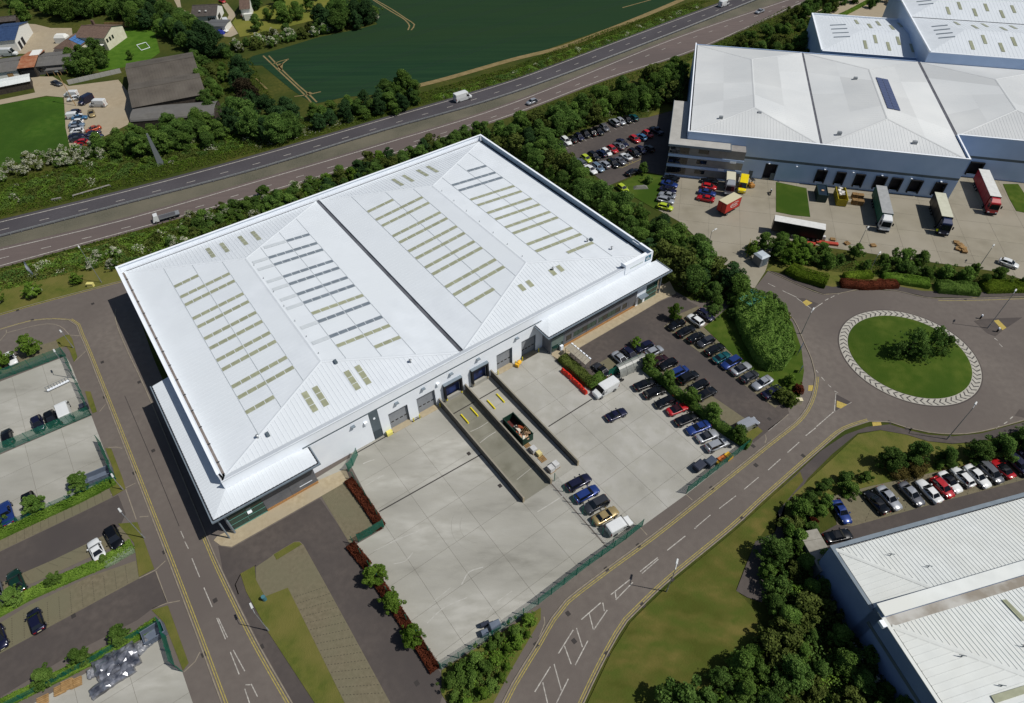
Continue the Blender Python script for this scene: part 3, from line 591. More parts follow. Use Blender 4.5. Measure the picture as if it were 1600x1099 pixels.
# parapets: back, left, right
mb = MB(); mb.box(U0,V1-.15,8.6,U1,V1,ZP).box(U0-.06,V1-.38,ZP,U1+.06,V1+.06,ZP+.07).box(U0,131.1,8.6,U1,131.42,8.9); mb.build('back_parapet', wallw, mr)
MB().box(RL,B0,8.9,RR,B0+.3,8.95).build('back_gutter', guttd, mr)
mb = MB(); mb.box(U0,V0+.9,8.6,U0+.15,V1-.4,ZP).box(U0-.06,V0+1.0,ZP,U0+.4,V1-.4,ZP+.07)
mb.quad((U0+.4,V0+1.2,ZP+.05),(U0+.55,V0+1.2,9.1),(U0+.55,V1-.4,9.1),(U0+.4,V1-.4,ZP+.05)); mb.build('left_parapet', wallw, mr)
MB().box(U0+.5,F0+.6,8.95,RL+.1,V1-.4,9.0).build('left_gutter', guttm, mr)
for k in range(14): v = F0+3+k*4.3; MB().box(U0+.5,v,9.0,RL+.1,v+.2,9.06).build('gutter_strap', guttd, mr)
mb = MB(); mb.box(U1-.15,V0+.2,8.6,U1,V1-.4,ZP-.0); mb.box(U1-.4,V0+5.6,ZP,U1+.06,V1-.4,ZP+.07); mb.box(U1-.4,V0+.1,ZP,U1+.06,V0+3.6,ZP+.07); mb.build('right_parapet', wallw, mr)
MB().box(U1-.45,V0+3.6,ZP-.5,U1+.06,V0+5.6,ZP-.35).build('parapet_step', wallw, mr)
MB().box(U1-.5,F0,8.96,U1-.15,B0,9.0).build('right_gutter', guttd, mr)
# walls
wl = MB(); wl.box(U0,V0+.15,0,U0+.14,V1-.15,8.6).box(U1-.14,V0+.15,0,U1,V1-.15,8.6).box(U0,V1-.15,0,U1,V1,8.6); wl.build('side_walls', wallw, mr)
openings = [(22.35,26.1,4.6),(28.1,31.8,4.6),(33.9,37.1,4.4),(40.0,43.1,4.4),(45.8,49.4,4.6),(51.8,55.2,4.6)]
def wall_run(u0, u1, z0, z1, m, name, holes=()):
    mb = MB(); x = u0
    for a, b, h in holes:
        mb.box(x,V0,z0,a,V0+.15,z1); 
        if h < z1: mb.box(a,V0,h,b,V0+.15,z1)
        x = b
    mb.box(x,V0,z0,u1,V0+.15,z1); return mb.build(name, m, mr)
wall_run(U0, U1, 7.72, 9.72, wallw, 'upper_wall')
MB().box(U0+12.5,V0+.04,7.32,56.2,V0+.15,7.72).build('dark_band', bandgrey, mr)
wall_run(7.0, 18.85, 0, 7.32, wallw, 'lower_wall'); wall_run(20.6, 56.6, 0, 7.32, wallw, 'lower_wall', openings)
MB().box(18.85,V0+.03,2.2,20.6,V0+.15,7.32).build('dark_panel', bandgrey, mr); MB().box(18.95,V0+.01,0,20.5,V0+.12,2.2).build('door', mat('door_dark', sR(70,82,90), rough=.5), mr)
wall_run(U0, 7.0, 0, 7.72, wallw, 'hidden_wall'); wall_run(56.6, U1, 0, 7.72, wallw, 'hidden_wall')
mb = MB(); mb.quad((U0+.3,V0-.05,9.78),(78.5,V0-.05,9.78),(78.5,F0+.05,9.06),(U0+.9,F0+.05,9.06)); mb.box(U0,V0-.08,9.66,U1,V0+.06,9.77); mb.build('eaves_flashing', roofw, mr)
# sign board over the corner
sg = MB().box(78.6,V0-.12,8.1,U1,V0-.02,ZP+.05).build('sign_board', wallw, mr)
MB().box(84.3,V0-.16,8.75,85.95,V0-.125,10.1).build('logo_square', mat('logo_blue', sR(52,112,138), rough=.5), sg)
mb = MB(); mb.box(84.6,V0-.19,9.0,84.85,V0-.165,9.7).box(84.95,V0-.19,9.0,85.2,V0-.165,9.85).box(85.3,V0-.19,9.05,85.65,V0-.165,9.35); mb.build('logo_mark', mat('logo_white', sR(220,226,228), rough=.5), sg)
mb = MB(); [mb.box(80+.42*k,V0-.15,8.95,80.28+.42*k,V0-.125,9.25) for k in range(9)]; mb.build('faded_lettering', mat('lettering_pale', sR(196,208,200), rough=.6), sg)
MB().box(78.6,V0-.02,9.72,U1,F0,9.76).box(78.6,V0-.02,9.7,78.7,F0,ZP).build('sign_return', wallw, mr)
# loading doors
for k, (a, b, h) in enumerate(openings):
    if k in (2, 3):
        dk = empty('loading_dock', ((a+b)/2, V0, 0)); dk.parent = mr; w = b-a+.7
        MB().box(-w/2,-.65,1.0,-w/2+.35,0,h+.35).box(w/2-.35,-.65,1.0,w/2,0,h+.35).box(-w/2+.35,-.65,h-.1,w/2-.35,0,h+.35).build('dock_shelter', dark, dk)
        MB().box(-w/2-.05,-.7,h+.35,w/2+.05,0,h+.42).build('shelter_hood', trimgrey, dk)
        MB().box(-w/2+.35,.2,1.0,w/2-.35,.25,h).build('dock_door', mat('dock_door_blue', sR(40,62,120), sR(24,30,60), .5, .8), dk)
        MB().box(-w/2,-.5,0.05,w/2,0,1.0).build('dock_sill', concrete_l, dk)
        for s in (-1, 1): MB().box(s*(w/2-.3)-.12,-.62,.45,s*(w/2-.3)+.12,-.5,1.0).build('buffer', yellow if k == 2 else slabpav, dk)
    else:
        d = empty('roller_door', ((a+b)/2, V0, 0)); d.parent = mr; w = b-a
        for j in range(5): MB().box(-w/2,.42,.05+j*h/5+.015,w/2,.47,.05+(j+1)*h/5-.015).build('door_panel', doorg, d)
        for j in range(4): MB().box(-w/2+.3+j*w*.24,.4,1.55,-w/2+.3+j*w*.24+.55,.42,1.82).build('vision_panel', glassb, d)
        MB().box(-w/2-.08,.0,0,-w/2,.5,h).box(w/2,.0,0,w/2+.08,.5,h).box(-w/2-.08,0,h,w/2+.08,.5,h+.08).build('door_frame', trimgrey, d)
        MB().box(-w/2,-.9,.05,w/2,.4,.09).build('threshold', slabpav, d)
        for s in (-1, 1): mb = MB(); mb.tube((s*(w/2+.35),-.7,.05),(s*(w/2+.35),-.7,1.1),.1,n=8); mb.build('door_bollard', yellow, d)
for k, u in enumerate((15.8,24.2,29.6,35.5,41.5,50.5)):
    f = MB().box(u-.35,V0-.55,6.6,u+.35,V0-.0,6.75).box(u-.05,V0-.3,6.3,u+.05,V0,6.6).build('floodlight', trimgrey, mr)
for u in (18.0, 32.6): MB().box(u-.28,V0-.4,5.5,u+.28,V0,6.0).build('wall_light', wallw, mr)
mb = MB(); mb.tube((19.7,V0-.1,5.6),(19.7,V0,5.6),.22,n=10); mb.build('bulkhead_light', wallw, mr)
# roof fittings
for (u, v) in ((30,72),(2,72.5),(78.5,79.5),(81,74.5),(66,76)):
    z = zroof(u, v); mb = MB(); mb.tube((u,v,z),(u,v,z+.7),.16,n=8); mb.tube((u,v,z+.7),(u,v,z+.85),.3,.1,n=8); mb.build('roof_vent', galv, mr)
for (u, v) in ((19.0,79),(3.5,72.2),(79.6,79.6)): 
    z = zroof(u, v); MB().box(u-.25,v-.5,z,u+.25,v+.3,z+.45).build('roof_cowl', bandgrey, mr)
for k in range(7):
    for u in (AL, AR): v = AN+2+k*5.2; mb = MB(); mb.tube((u+.5,v,ZR),(u+.5,v,ZR+.35),.06,n=6); mb.build('safety_post', galv, mr)
# canopy roofs and offices
def canopy(name, outer, inner, zo, zi):
    """mono-pitch skirt roof: outer polyline at zo, inner polyline (same count) at zi"""
    n = len(outer); mb = MB()
    for i in range(n-1):
        slope(mb, [(*outer[i],zo),(*outer[i+1],zo),(*inner[i+1],zi),(*inner[i],zi)] if (Vector(inner[i+1])-Vector(inner[i])).length > .01 else [(*outer[i],zo),(*outer[i+1],zo),(*inner[i],zi)], pitch=.62, rh=.016)
    o = mb.build(name, roofw, mr); fb = MB()
    for i in range(n-1):
        a, b = Vector((*outer[i],0)), Vector((*outer[i+1],0)); d = (b-a).normalized(); nn = Vector((-d.y,d.x,0))
        if nn.dot(Vector((*inner[i],0))-a) > 0: nn = -nn
        q = [a-d*.0, b+d*.0, b+nn*.32+d*.3, a+nn*.32-d*.3]
        fb.hull8([(p.x,p.y,zo-.3) for p in q], [(p.x,p.y,zo-.02) for p in q])
    fb.build('canopy_fascia', trimgrey, mr); gb = MB()
    for i in range(n-1):
        a, b = Vector((*outer[i],0)), Vector((*outer[i+1],0)); gb.ribbon([a, b], .26, zo+.015)
    gb.build('canopy_gutter', guttd, mr); sb = MB()
    for i in range(n-1): sb.quad(*[(p[0],p[1],zo-.28) for p in (outer[i+1],outer[i],inner[i],inner[i+1])])
    sb.build('canopy_soffit', trimgrey, mr)
canopy('canopy_roof', [(-8.95,96.9),(-8.95,64.0),(7.9,64.0),(7.9,V0-.02)], [(U0-.02,96.9),(U0-.02,V0-.02),(4.6,V0-.02),(4.6,V0-.02)], 7.25, 7.8)
canopy('canopy_roof', [(55.05,V0-.02),(55.05,63.65),(88.15,63.65),(88.15,V0-.02)], [(58.3,V0-.02),(58.3,V0-.02),(84.9,V0-.02),(84.9,V0-.02)], 7.25, 7.8)
MB().box(U1-.2,V0+.3,8.7,U1-.155,V1-.5,ZP-.02).build('parapet_painted_shade', mat('liner_blue_grey', sR(150,170,188), sR(140,160,178), .5, .4), mr)  # blue-grey sheet added to paint the shade on the right parapet's inner face
# front-left office: stacked cladding panels on a brick plinth, glazed corner
of = empty('office_wing', (0,0,0)); of.parent = mr
VO = 65.75
MB().box(-7.9,VO+.1,0,7.0,V0,6.95).build('office_core', officegrey, of); MB().box(-7.9,V0,0,U0,96.5,6.95).build('office_core', officegrey, of)
for j in range(7):
    for a, b in ((-1.9,2.5),(2.54,7.0)): MB().box(a,VO,.62+j*.88,b,VO+.1,.62+j*.88+.85).build('cladding_panel', officegrey, of)
MB().box(-1.9,VO-.06,0,7.0,VO+.1,.6).build('brick_plinth', brick, of); MB().box(4.0,VO-.05,1.55,6.2,VO-.005,1.66).build('sign_strip', wallw, of)
for j, (a, b) in enumerate(((-7.4,-4.9),(-4.8,-2.0))):
    for k in range(5): MB().box(a,VO+.0,.25+k*1.34,b,VO+.06,.25+k*1.34+1.26).build('window_pane', glassg, of)
mb = MB(); mb.box(-7.5,VO-.05,0,-1.95,VO+.04,.22); [mb.box(-7.5,VO-.05,.25+k*1.34-.06,-1.95,VO+.08,.25+k*1.34) for k in range(1,5)]; mb.box(-4.88,VO-.06,0.2,-4.82,VO+.08,6.9); mb.build('window_frame', mat('frame_green', sR(96,150,138), rough=.5), of)
MB().box(-4.6,VO-.5,2.6,-3.9,VO,2.75).build('canopy_light', wallw, of)
mb = MB(); mb.tube((-7.6,VO-.5,0),(-7.6,VO-.5,6.95),.16,n=8); mb.build('column', trimgrey, of)
mb = MB(); mb.tube((-8.6,VO-.9,0),(-8.6,VO-.9,6.95),.12,n=8); mb.build('column', trimgrey, of)
for v in (72,78,84,90,96): mb = MB(); mb.tube((-8.7,v,0),(-8.7,v,6.95),.12,n=8); mb.build('column', trimgrey, of)
for k in range(9): MB().box(-7.95,70+k*3,1.0,-7.88,72.4+k*3,2.6).build('window_pane', glassb, of)
# right office
rf = empty('office_wing', (0,0,0)); rf.parent = mr
VR = 65.15
MB().box(57.0,VR+.1,0,86.8,V0,6.95).build('office_core', officegrey, rf)
segs = [(60.5,66.5),(66.54,72.4),(72.44,80.4)]
for a, b in segs:
    for zlo, zhi in ((.68,1.28),(2.75,3.4),(3.43,4.25),(5.45,6.2),(6.23,6.95)): MB().box(a,VR,zlo,b,VR+.1,zhi).build('cladding_panel', officegrey, rf)
    MB().box(a,VR-.06,0,b,VR+.1,.64).build('brick_plinth', brick, rf)
for a, b in ((60.5,61.0),(78.2,80.4)): MB().box(a,VR,1.31,b,VR+.1,2.72).build('cladding_panel', officegrey, rf)
x = 61.1
for k, n in enumerate((1,5,5,1)):
    for j in range(n): MB().box(x,VR+.02,1.34,x+1.15,VR+.08,2.7).build('window_pane', glassg if (j+k) % 3 else glassb, rf); x += 1.22
    MB().box(x+.05,VR,1.31,x+.6,VR+.1,2.72).build('cladding_panel', officegrey, rf); x += .66
for j in range(11): MB().box(61.2+j*1.6,VR+.02,4.3,62.7+j*1.6,VR+.08,5.4).build('window_pane', glassb, rf)
MB().box(57.0,VR,0,57.2,VR+.1,6.95).box(60.2,VR,0,60.5,VR+.1,6.95).build('corner_trim', bandgrey, rf)
for z0 in (.5,4.2): MB().box(57.4,VR+.02,z0,60.0,VR+.08,z0+1.4).build('window_pane', glassg, rf)
MB().box(57.2,VR,2.0,60.2,VR+.1,4.1).build('green_panel', mat('panel_sage', sR(112,128,122), rough=.5), rf)
for j in range(3):
    for k in range(5): MB().box(83.3+j*1.15,VR+.0,.2+k*1.34,84.4+j*1.15,VR+.06,1.44+k*1.34).build('window_pane', glassg, rf)
mb = MB(); [mb.box(83.2,VR-.05,.2+k*1.34-.06,86.8,VR+.05,.2+k*1.34) for k in range(6)]; mb.build('window_frame', MATS['frame_green'], rf)
MB().box(80.5,VR-.03,0,83.2,VR+.08,6.9).build('lobby_wall', wallw, rf); MB().box(80.7,VR-1.2,2.6,83.0,VR,2.8).build('porch_roof', trimgrey, rf); MB().box(81.2,VR-.06,.05,82.6,VR-.02,2.4).build('entrance_door', glassg, rf)
for u in (87.7,): mb = MB(); mb.tube((u,VR+.1,0),(u,VR+.1,6.95),.14,n=8); mb.build('column', trimgrey, rf)
MB().box(86.9,VR+.2,0,87.2,VR+.5,6.95).build('column', slabpav, rf)
for u, z in ((60.9,5.0),(78.9,5.0),(58.0,5.3)): MB().box(u,VR-.2,z,u+.3,VR,z+.25).build('wall_light', wallw, rf)
MB().box(59.2,VR-.55,0.09,59.9,VR-.1,1.3).build('meter_box', wallw, rf)
# ------------------------------------------------------------------ dock walls
def dock_wall(u, v0, v1, lab):
    r = empty('dock_wall', uv(u, v1), YAW, lab, 'wall')
    n = 6
    for i in range(n):
        a, b = (v1-v0)*i/n, (v1-v0)*(i+1)/n
        za__, zb__ = 1.75-.35*i/n, 1.75-.35*(i+1)/n
        MB().hull8([(-.12,-b+.02,.05),(.12,-b+.02,.05),(.12,-a-.02,.05),(-.12,-a-.02,.05)],[(-.12,-b+.02,zb__),(.12,-b+.02,zb__),(.12,-a-.02,za__),(-.12,-a-.02,za__)]).build('wall_panel', concrete_wall, r)
    L_ = v1-v0; MB().hull8([(-.13,-L_,1.4),(.13,-L_,1.4),(.13,0,1.75),(-.13,0,1.75)],[(-.13,-L_,1.46),(.13,-L_,1.46),(.13,0,1.81),(-.13,0,1.81)]).build('coping', mat('coping_concrete', sR(146,140,126), rough=.9), r)
    MB().box(-.16,-(v1-v0)-.12,.05,.16,-(v1-v0),1.48).build('end_post', slabpav, r)
dock_wall(32.45,42,67.7,'long low concrete dock wall beside the open left yard')
dock_wall(38.25,42,67.7,'long low concrete wall dividing the two loading dock bays')
dock_wall(44.2,42,67.7,'long low concrete dock wall beside the right yard')
for i, (u, v) in enumerate(((34.2,62.0),(36.5,62.3),(40.0,61.8),(42.3,62.0))):
    o = MB().box(-.14,-1.3,0,.14,1.3,.1).box(-.1,-1.2,.1,.1,1.2,.32).build('wheel_guide', yellow); o.location = uv(u, v, .05); o.rotation_euler = (0,0,YAW)
    tag(o, ('yellow wheel guide rail in dock bay beside the left yard','yellow wheel guide rail in dock bay behind the skip')[i//2], 'rail', 'yellow wheel guides in the dock bays')
# ------------------------------------------------------------------ right building (local frame AX2, BX2)
r2a = math.atan2(AX2.y, AX2.x)
b2 = empty('distribution_building', (y2f.x, y2f.y, 0), r2a, 'long grey warehouse with loading docks, parked lorries and solar panel roof', 'warehouse')
L2, D2, H2 = 68.2, 61.5, 11.5; NB = 12.8
def lvl(x, y, z): p = P(x, y, z)-y2f; return p.dot(AX2), p.dot(BX2)
v1_ = lvl(1289,227,H2-.6)[0]; 
xs = [-L2, -34.6, 0, 34, 68]
zE2, zR2 = 11.0, 13.0
panel_cols = 4
def span2(x0, x1, f, bk, zE, zR, m=roofg):
    xm = (x0+x1)/2; hd = (x1-x0)*.42
    roof_part('hip_slope', [(x0,f,zE),(x1,f,zE),(xm,f+hd,zR)], m, b2, pitch=.8, rh=.03)
    roof_part('hip_slope', [(x1,bk,zE),(x0,bk,zE),(xm,bk-hd,zR)], m, b2, ribs=False)
    n = panel_cols; a0, a1 = f, bk
    # each long slope is laid in bays of sheeting with their own tone
    for sx, e in ((x0, 0), (x1, 1)):
        for k in range(n):
            for h in range(2):
                t0, t1 = k/n, (k+1)/n; h0, h1 = h/2, (h+1)/2
                def pt(t, hh):
                    ya = f+hd*hh; yb = bk-hd*hh; return (sx+(xm-sx)*hh, ya+(yb-ya)*t, zE+(zR-zE)*hh)
                q = [pt(t0,h0),pt(t1,h0),pt(t1,h1),pt(t0,h1)]
                roof_part('roof_bay', q if e else [q[1],q[0],q[3],q[2]], m, b2, pitch=1.1, rh=.025)
    mb = MB()
    for p, q in (((xm,f+hd,zR),(xm,bk-hd,zR)),((x0,f,zE),(xm,f+hd,zR)),((x1,f,zE),(xm,f+hd,zR)),((x0,bk,zE),(xm,bk-hd,zR)),((x1,bk,zE),(xm,bk-hd,zR))):
        p, q = Vector(p), Vector(q); d = (q-p).normalized(); n_ = Vector((-d.y,d.x,0)).normalized()*.3; up = Vector((0,0,.08))
        mb.add([p-n_, p+up, p+n_, q-n_, q+up, q+n_], [(0,1,4,3),(1,2,5,4)])
    mb.build('ridge_flashing', roofg, b2)
span2(xs[0]+.7, xs[1]-.3, .5, D2-.5, zE2, zR2); span2(xs[1]+.3, xs[2]-.5, .5, D2-.5, zE2, zR2); span2(xs[2]+.3, xs[3]-.3, NB+.5, D2-.5, zE2, zR2); span2(xs[3]+.3, xs[4]-.3, NB+.5, D2-.5, zE2, zR2)
for x, f in ((xs[1], .5), (xs[2]-.1, NB+.2), (xs[3], NB+.5)): MB().box(x-.4,f,zE2-.12,x+.4,D2-.4,zE2-.07).build('valley_gutter', mat('gutter_mid', sR(104,106,114), rough=.8), b2)
mb = MB(); mb.box(-L2,0,0,-L2+.3,D2,H2-.3); mb.box(-L2,D2-.3,0,xs[4],D2,H2-.4); mb.box(-.3,.3,0,0,NB,H2-.3); mb.build('side_walls', wallsilver, b2)
mb = MB(); mb.box(-L2-.05,-.1,H2-.12,.1,.3,H2); mb.box(-L2-.05,.3,H2-.12,-L2+.3,D2,H2); mb.box(-.25,.3,H2-.12,.1,NB-.1,H2); mb.box(0.1,NB-.1,H2-.12,xs[4],NB+.3,H2); mb.build('parapet_cap', wallw, b2)
mb = MB(); mb.box(-L2+.35,.5,zE2-.2,-L2+.7,D2-.4,zE2-.15); mb.build('edge_gutter', guttd, b2)
# front wall: upper cladding, dark band, lower cladding with dock openings
def fwall(y, x0, x1, docks):
    MB().box(x0,y,6.1,x1,y+.3,H2-.12).build('upper_wall', wallsilver, b2); MB().box(x0,y+.04,5.4,x1,y+.3,6.1).build('dark_band', bandgrey, b2)
    mb = MB(); x = x0
    for a, b, z0, z1, kind in docks:
        if a > x: mb.box(x,y,0,a,y+.3,5.4)
        mb.box(a,y,z1,b,y+.3,5.4)
        if z0 > .1: mb.box(a,y,0,b,y+.3,z0)
        x = b
    if x < x1: mb.box(x,y,0,x1,y+.3,5.4)
    mb.build('lower_wall', wallsilver, b2)
    for a, b, z0, z1, kind in docks:
        d = empty('loading_dock', ((a+b)/2, y, 0)); d.parent = b2; w = b-a
        MB().box(-w/2,1.2,z0,w/2,1.3,z1).build('dock_door', mat('dock_door_dark', sR(36,36,48), sR(24,24,34), .6, .6), d)
        if kind == 'd':
            MB().box(-w/2,-.5,z0,-w/2+.3,0,z1).box(w/2-.3,-.5,z0,w/2,0,z1).box(-w/2,-.5,z1,w/2,0,z1+.3).build('dock_shelter', dark, d)
        else:
            MB().box(-w/2-.12,-.04,z0,-w/2,0,z1+.12).box(w/2,-.04,z0,w/2+.12,0,z1+.12).box(-w/2,-.04,z1,w/2,0,z1+.12).build('door_frame', bandgrey, d)
def fx(x, y): return UV2(x, y)[0]
dk = [(fx(*z6(0,240)), fx(*z6(135,255)), 0, 4.6, 'o')]
gx = lambda q: lvl(q[0], q[1], 3.0)[0]
for a, b in ((640,790),(870,1010),(1090,1230),(1320,1480)): dk.append((gx(z6(a,250))+.3, gx(z6(b,262))-.3, .9, 4.3, 'd'))
for a, b in ((20,190),(240,420),(520,690)): dk.append((gx(z7(a,390))+.5, gx(z7(b,410))-.2, .9, 4.3, 'd'))
dk = sorted(dk); dk2 = [dk[0]]
for d in dk[1:]:
    if d[0] > dk2[-1][1]+.3: dk2.append(d)
fwall(0, -L2+15.5, 0, dk2); MB().box(-L2,0,0,-L2+15.5,.3,H2-.12).build('upper_wall', wallsilver, b2)
fwall(NB, 0, xs[4], [(2.2,5.4,.9,4.3,'d'),(6.4,9.8,.9,4.3,'d')])
for k in range(7): MB().box(-46+k*7,-.5,4.8,-45.6+k*7,0,4.95).build('floodlight', wallw, b2)
for x in (-54.5,-50.2,-44.6): MB().box(x,-.06,0,x+1.0,0,2.1).build('door', bandgrey, b2)
# office corner of the right building: three storeys with ribbon glazing
ofc = empty('office_block', (-L2, 0, 0)); ofc.parent = b2
MB().box(-4.0,-3.3,0,15.4,.3,8.9).box(-4.0,.3,0,-.05,22,8.9).build('office_core', mat('office_tan', sR(150,146,142), sR(140,136,132), .7, .8), ofc)
for k in range(3):
    z = .9+k*2.95
    MB().box(-4.08,-3.45,z-1.05,15.45,-3.3,z-.35).build('spandrel_panel', wallsilver, ofc)
    for j in range(4): MB().box(-3.8+j*1.25,-3.4,z,-2.6+j*1.25,-3.31,z+1.7).build('window_pane', glassb, ofc)
    for a in (3.6,): MB().box(a,-3.38,z+.5,a+2.6,-3.31,z+1.5).build('window_pane', glassb, ofc)
    for j in range(8): MB().box(-4.1,-2.6+j*3,z,-4.01,-.2+j*3,z+1.6).build('window_pane', glassb, ofc)
MB().box(-4.4,-3.8,8.9,11.5,-.1,9.25).box(-4.4,-.1,8.9,-.15,22.4,9.25).build('flat_roof', mat('flat_roof_grey', sR(182,180,174), sR(170,168,162), .9, .4), ofc)
MB().box(-4.5,-3.9,8.8,11.6,-3.8,9.4).box(-4.5,-3.8,8.8,-4.4,22.4,9.4).box(11.5,-3.8,8.8,11.6,-.1,9.4).build('roof_edge', trimgrey, ofc)
for x in (9.5,12.0): MB().box(x,-3.5,3.0+(x-9.5),x+1.6,-3.46,3.6+(x-9.5)).build('sign_plate', wallw, ofc)
# solar panels on the second span
sp = empty('solar_array', (0,0,0)); sp.parent = b2
xr = (xs[1]+xs[2]-.2)/2; sx1 = xs[2]-.5
a_, c_ = lvl(1381,124,12.6), lvl(1404,173,12.6)
for i in range(2):
    for k in range(12):
        x0, x1 = xr+1.1+i*1.75, xr+1.1+i*1.75+1.65; y0 = min(a_[1],c_[1])+ (abs(a_[1]-c_[1]))*k/12; y1 = y0+abs(a_[1]-c_[1])/12-.05
        zz = lambda x: zR2-(zR2-zE2)*(x-xr)/(sx1-xr)+.14
        q = [(x0,y0,zz(x0)),(x1,y0,zz(x1)),(x1,y1,zz(x1)),(x0,y1,zz(x0))]
        MB().hull8([Vector(p) for p in q], [Vector(p)+Vector((0,0,.05)) for p in q]).build('solar_panel', mat('solar_blue', sR(84,92,124), sR(74,82,116), .2, 2, spec=.6), sp)
for (x, y) in ((-60,8),(-50,12),(-30,6),(-12,5),(-22,40)):
    q = min(1, y/14); MB().box(x-.5,y-.4,zE2+.2,x+.5,y+.4,zE2+2*q*.6+.9).build('roof_cowl', galv, b2)
# ------------------------------------------------------------------ two roofs behind (top right)
def hip_block(name, lab, o, ang, L, D, zE, zR, lights, wallm=wallsilver, roofm=roofw, spans=1, par=.5):
    b = empty(name, (o.x, o.y, 0), ang, lab, 'warehouse')
    mb = MB(); mb.box(0,0,0,L,.3,zE).box(0,D-.3,0,L,D,zE).box(0,.3,0,.3,D-.3,zE).box(L-.3,.3,0,L,D-.3,zE); mb.build('walls', wallm, b)
    mb = MB(); mb.box(-.1,-.1,zE,.35,D+.1,zE+par).box(.35,D-.3,zE,L+.1,D+.1,zE+par).box(.35,-.1,zE,L,.25,zE+.15); mb.build('parapet', wallw, b)
    for s in range(spans):
        y0, y1 = .3+D*s/spans, D*(s+1)/spans-.3; ym = (y0+y1)/2; hd = (y1-y0)*.42
        roof_part('roof_slope', [(.4,y0,zE),(L-.2,y0,zE),(L-.2,ym,zR),(hd,ym,zR)], roofm, b, pitch=1.1, rh=.03)
        roof_part('roof_slope', [(L-.2,y1,zE),(.4,y1,zE),(hd,ym,zR),(L-.2,ym,zR)], roofm, b, pitch=1.1, rh=.03)
        roof_part('hip_slope', [(.4,y1,zE),(.4,y0,zE),(hd,ym,zR)], roofm, b, pitch=1.1, rh=.03)
        if s: MB().box(.4,y0-.6,zE-.2,L-.2,y0,zE-.12).build('valley_gutter', guttd, b)
        zs = lambda y: zE+(zR-zE)*(1-abs(y-ym)/(ym-y0))
        i = 0; x = hd*.9+1
        while x < L-2:
            for sd in (-1, 1):
                c = ym+sd*(ym-y0)*(.36 if i % 2 else .62); l = (ym-y0)*.17
                q = [(x,c-l,zs(c-l)+.06),(x+1.0,c-l,zs(c-l)+.06),(x+1.0,c+l,zs(c+l)+.06),(x,c+l,zs(c+l)+.06)]
                MB().hull8([Vector(p) for p in q], [Vector(p)+Vector((0,0,.03)) for p in q]).build('rooflight', lightg, b)
            i += 1; x += lights
        for k in range(4):
            y = ym+(k-1.5)*(ym-y0)*.22; x0 = hd*.35; x1 = hd*.7; zh = lambda x: zE+(zR-zE)*min(1,(x-.4)/(hd-.4))
            q = [(x0,y-.35,zh(x0)+.06),(x1,y-.35,zh(x1)+.06),(x1,y+.35,zh(x1)+.06),(x0,y+.35,zh(x0)+.06)]
            MB().hull8([Vector(p) for p in q], [Vector(p)+Vector((0,0,.03)) for p in q]).build('rooflight', lightb, b)
    return b
p0, p1, p2 = P(1283,80,9), P(1273,23,9), P(1432,33,9)
an = math.atan2(AX2.y, AX2.x)
hip_block('low_warehouse', 'low white hipped roof block with short staggered rooflights, behind grey warehouse', p0, an, 36, (p1-p0).length, 9.0, 10.6, 3.6)
q0 = P(1452,82,14); hip_block('tall_warehouse', 'tall pale warehouse with blue walls and two ridges of rooflights', q0, an, 80, 62, 14.0, 16.2, 4.2, spans=2)
# ------------------------------------------------------------------ bottom right building
c0, c1 = P(1367,950,9.2), P(1465,1099,9.2); TLp = P(1298,854,8.2)
e3 = Vector(P(1600,771,8.2)-TLp).normalized(); n3 = Vector((e3.y, -e3.x, 0)); a3 = math.atan2(e3.y, e3.x)
b3 = empty('warehouse', (TLp.x, TLp.y, 0), a3, 'ribbed white roof warehouse with two stepped bays beside the planted bank', 'warehouse')
dd = (c0-TLp).dot(n3); off = (c0-TLp).dot(e3)
roof_part('roof_slope', [(60,-.5,8.0),(.5,-.5,8.0),(dd*.95,-dd+.3,9.3),(60,-dd+.3,9.3)], roofw3, b3, pitch=.6, rw=.2, rh=.055)
roof_part('hip_slope', [(.5,-.5,8.0),(.5,-dd+.3,8.0),(dd*.95,-dd+.3,9.3)], roofw3, b3, pitch=.75, rw=.14, rh=.03)
mb = MB(); mb.box(0,-dd,0,.25,0,8.1).box(0.25,-.25,0,60,0,8.1).build('walls', mat('wall_slate_blue', sR(128,148,184), sR(120,140,176), .5, .4), b3)
MB().box(-.1,-.45,8.1,60,.12,8.25).box(-.1,-dd+.2,8.1,.4,-.45,8.25).build('parapet_cap', trimgrey, b3)
MB().box(.4,-.6,8.0,60,-.46,8.06).box(.42,-dd+.5,8.0,.62,-.6,8.05).build('edge_gutter', guttd, b3)
mb = MB(); p, q = Vector((.5,-.5,8.02)), Vector((dd*.95,-dd+.3,9.32)); d = (q-p).normalized(); nn = Vector((-d.y,d.x,0)).normalized()*.3; up = Vector((0,0,.09)); mb.add([p-nn,p+up,p+nn,q-nn,q+up,q+nn],[(0,1,4,3),(1,2,5,4)]); mb.build('ridge_flashing', roofw3, b3)
x0 = off; D3 = 46
mb = MB(); mb.box(x0,-dd-D3,0,x0+.25,-dd,9.2).box(x0,-dd-1.4,0,60,-dd,10.1).build('walls', mat('wall_slate_blue', sR(128,148,184), sR(120,140,176), .5, .4), b3)
MB().box(x0-.05,-dd-D3,5.6,x0-.01,-dd-.6,6.3).build('dark_band', bandgrey, b3)
MB().box(x0-.1,-dd-1.5,10.1,60,-dd+.15,10.25).box(x0-.1,-dd-D3,9.25,x0+.4,-dd-.6,9.4).build('parapet_cap', roofw3, b3)
MB().box(x0+.5,-dd-2.6,9.15,60,-dd-1.4,9.2).build('box_gutter', mat('gutter_stained', sR(190,188,182), sR(146,138,126), .85, .4, detail=8), b3)
ap = 13.5
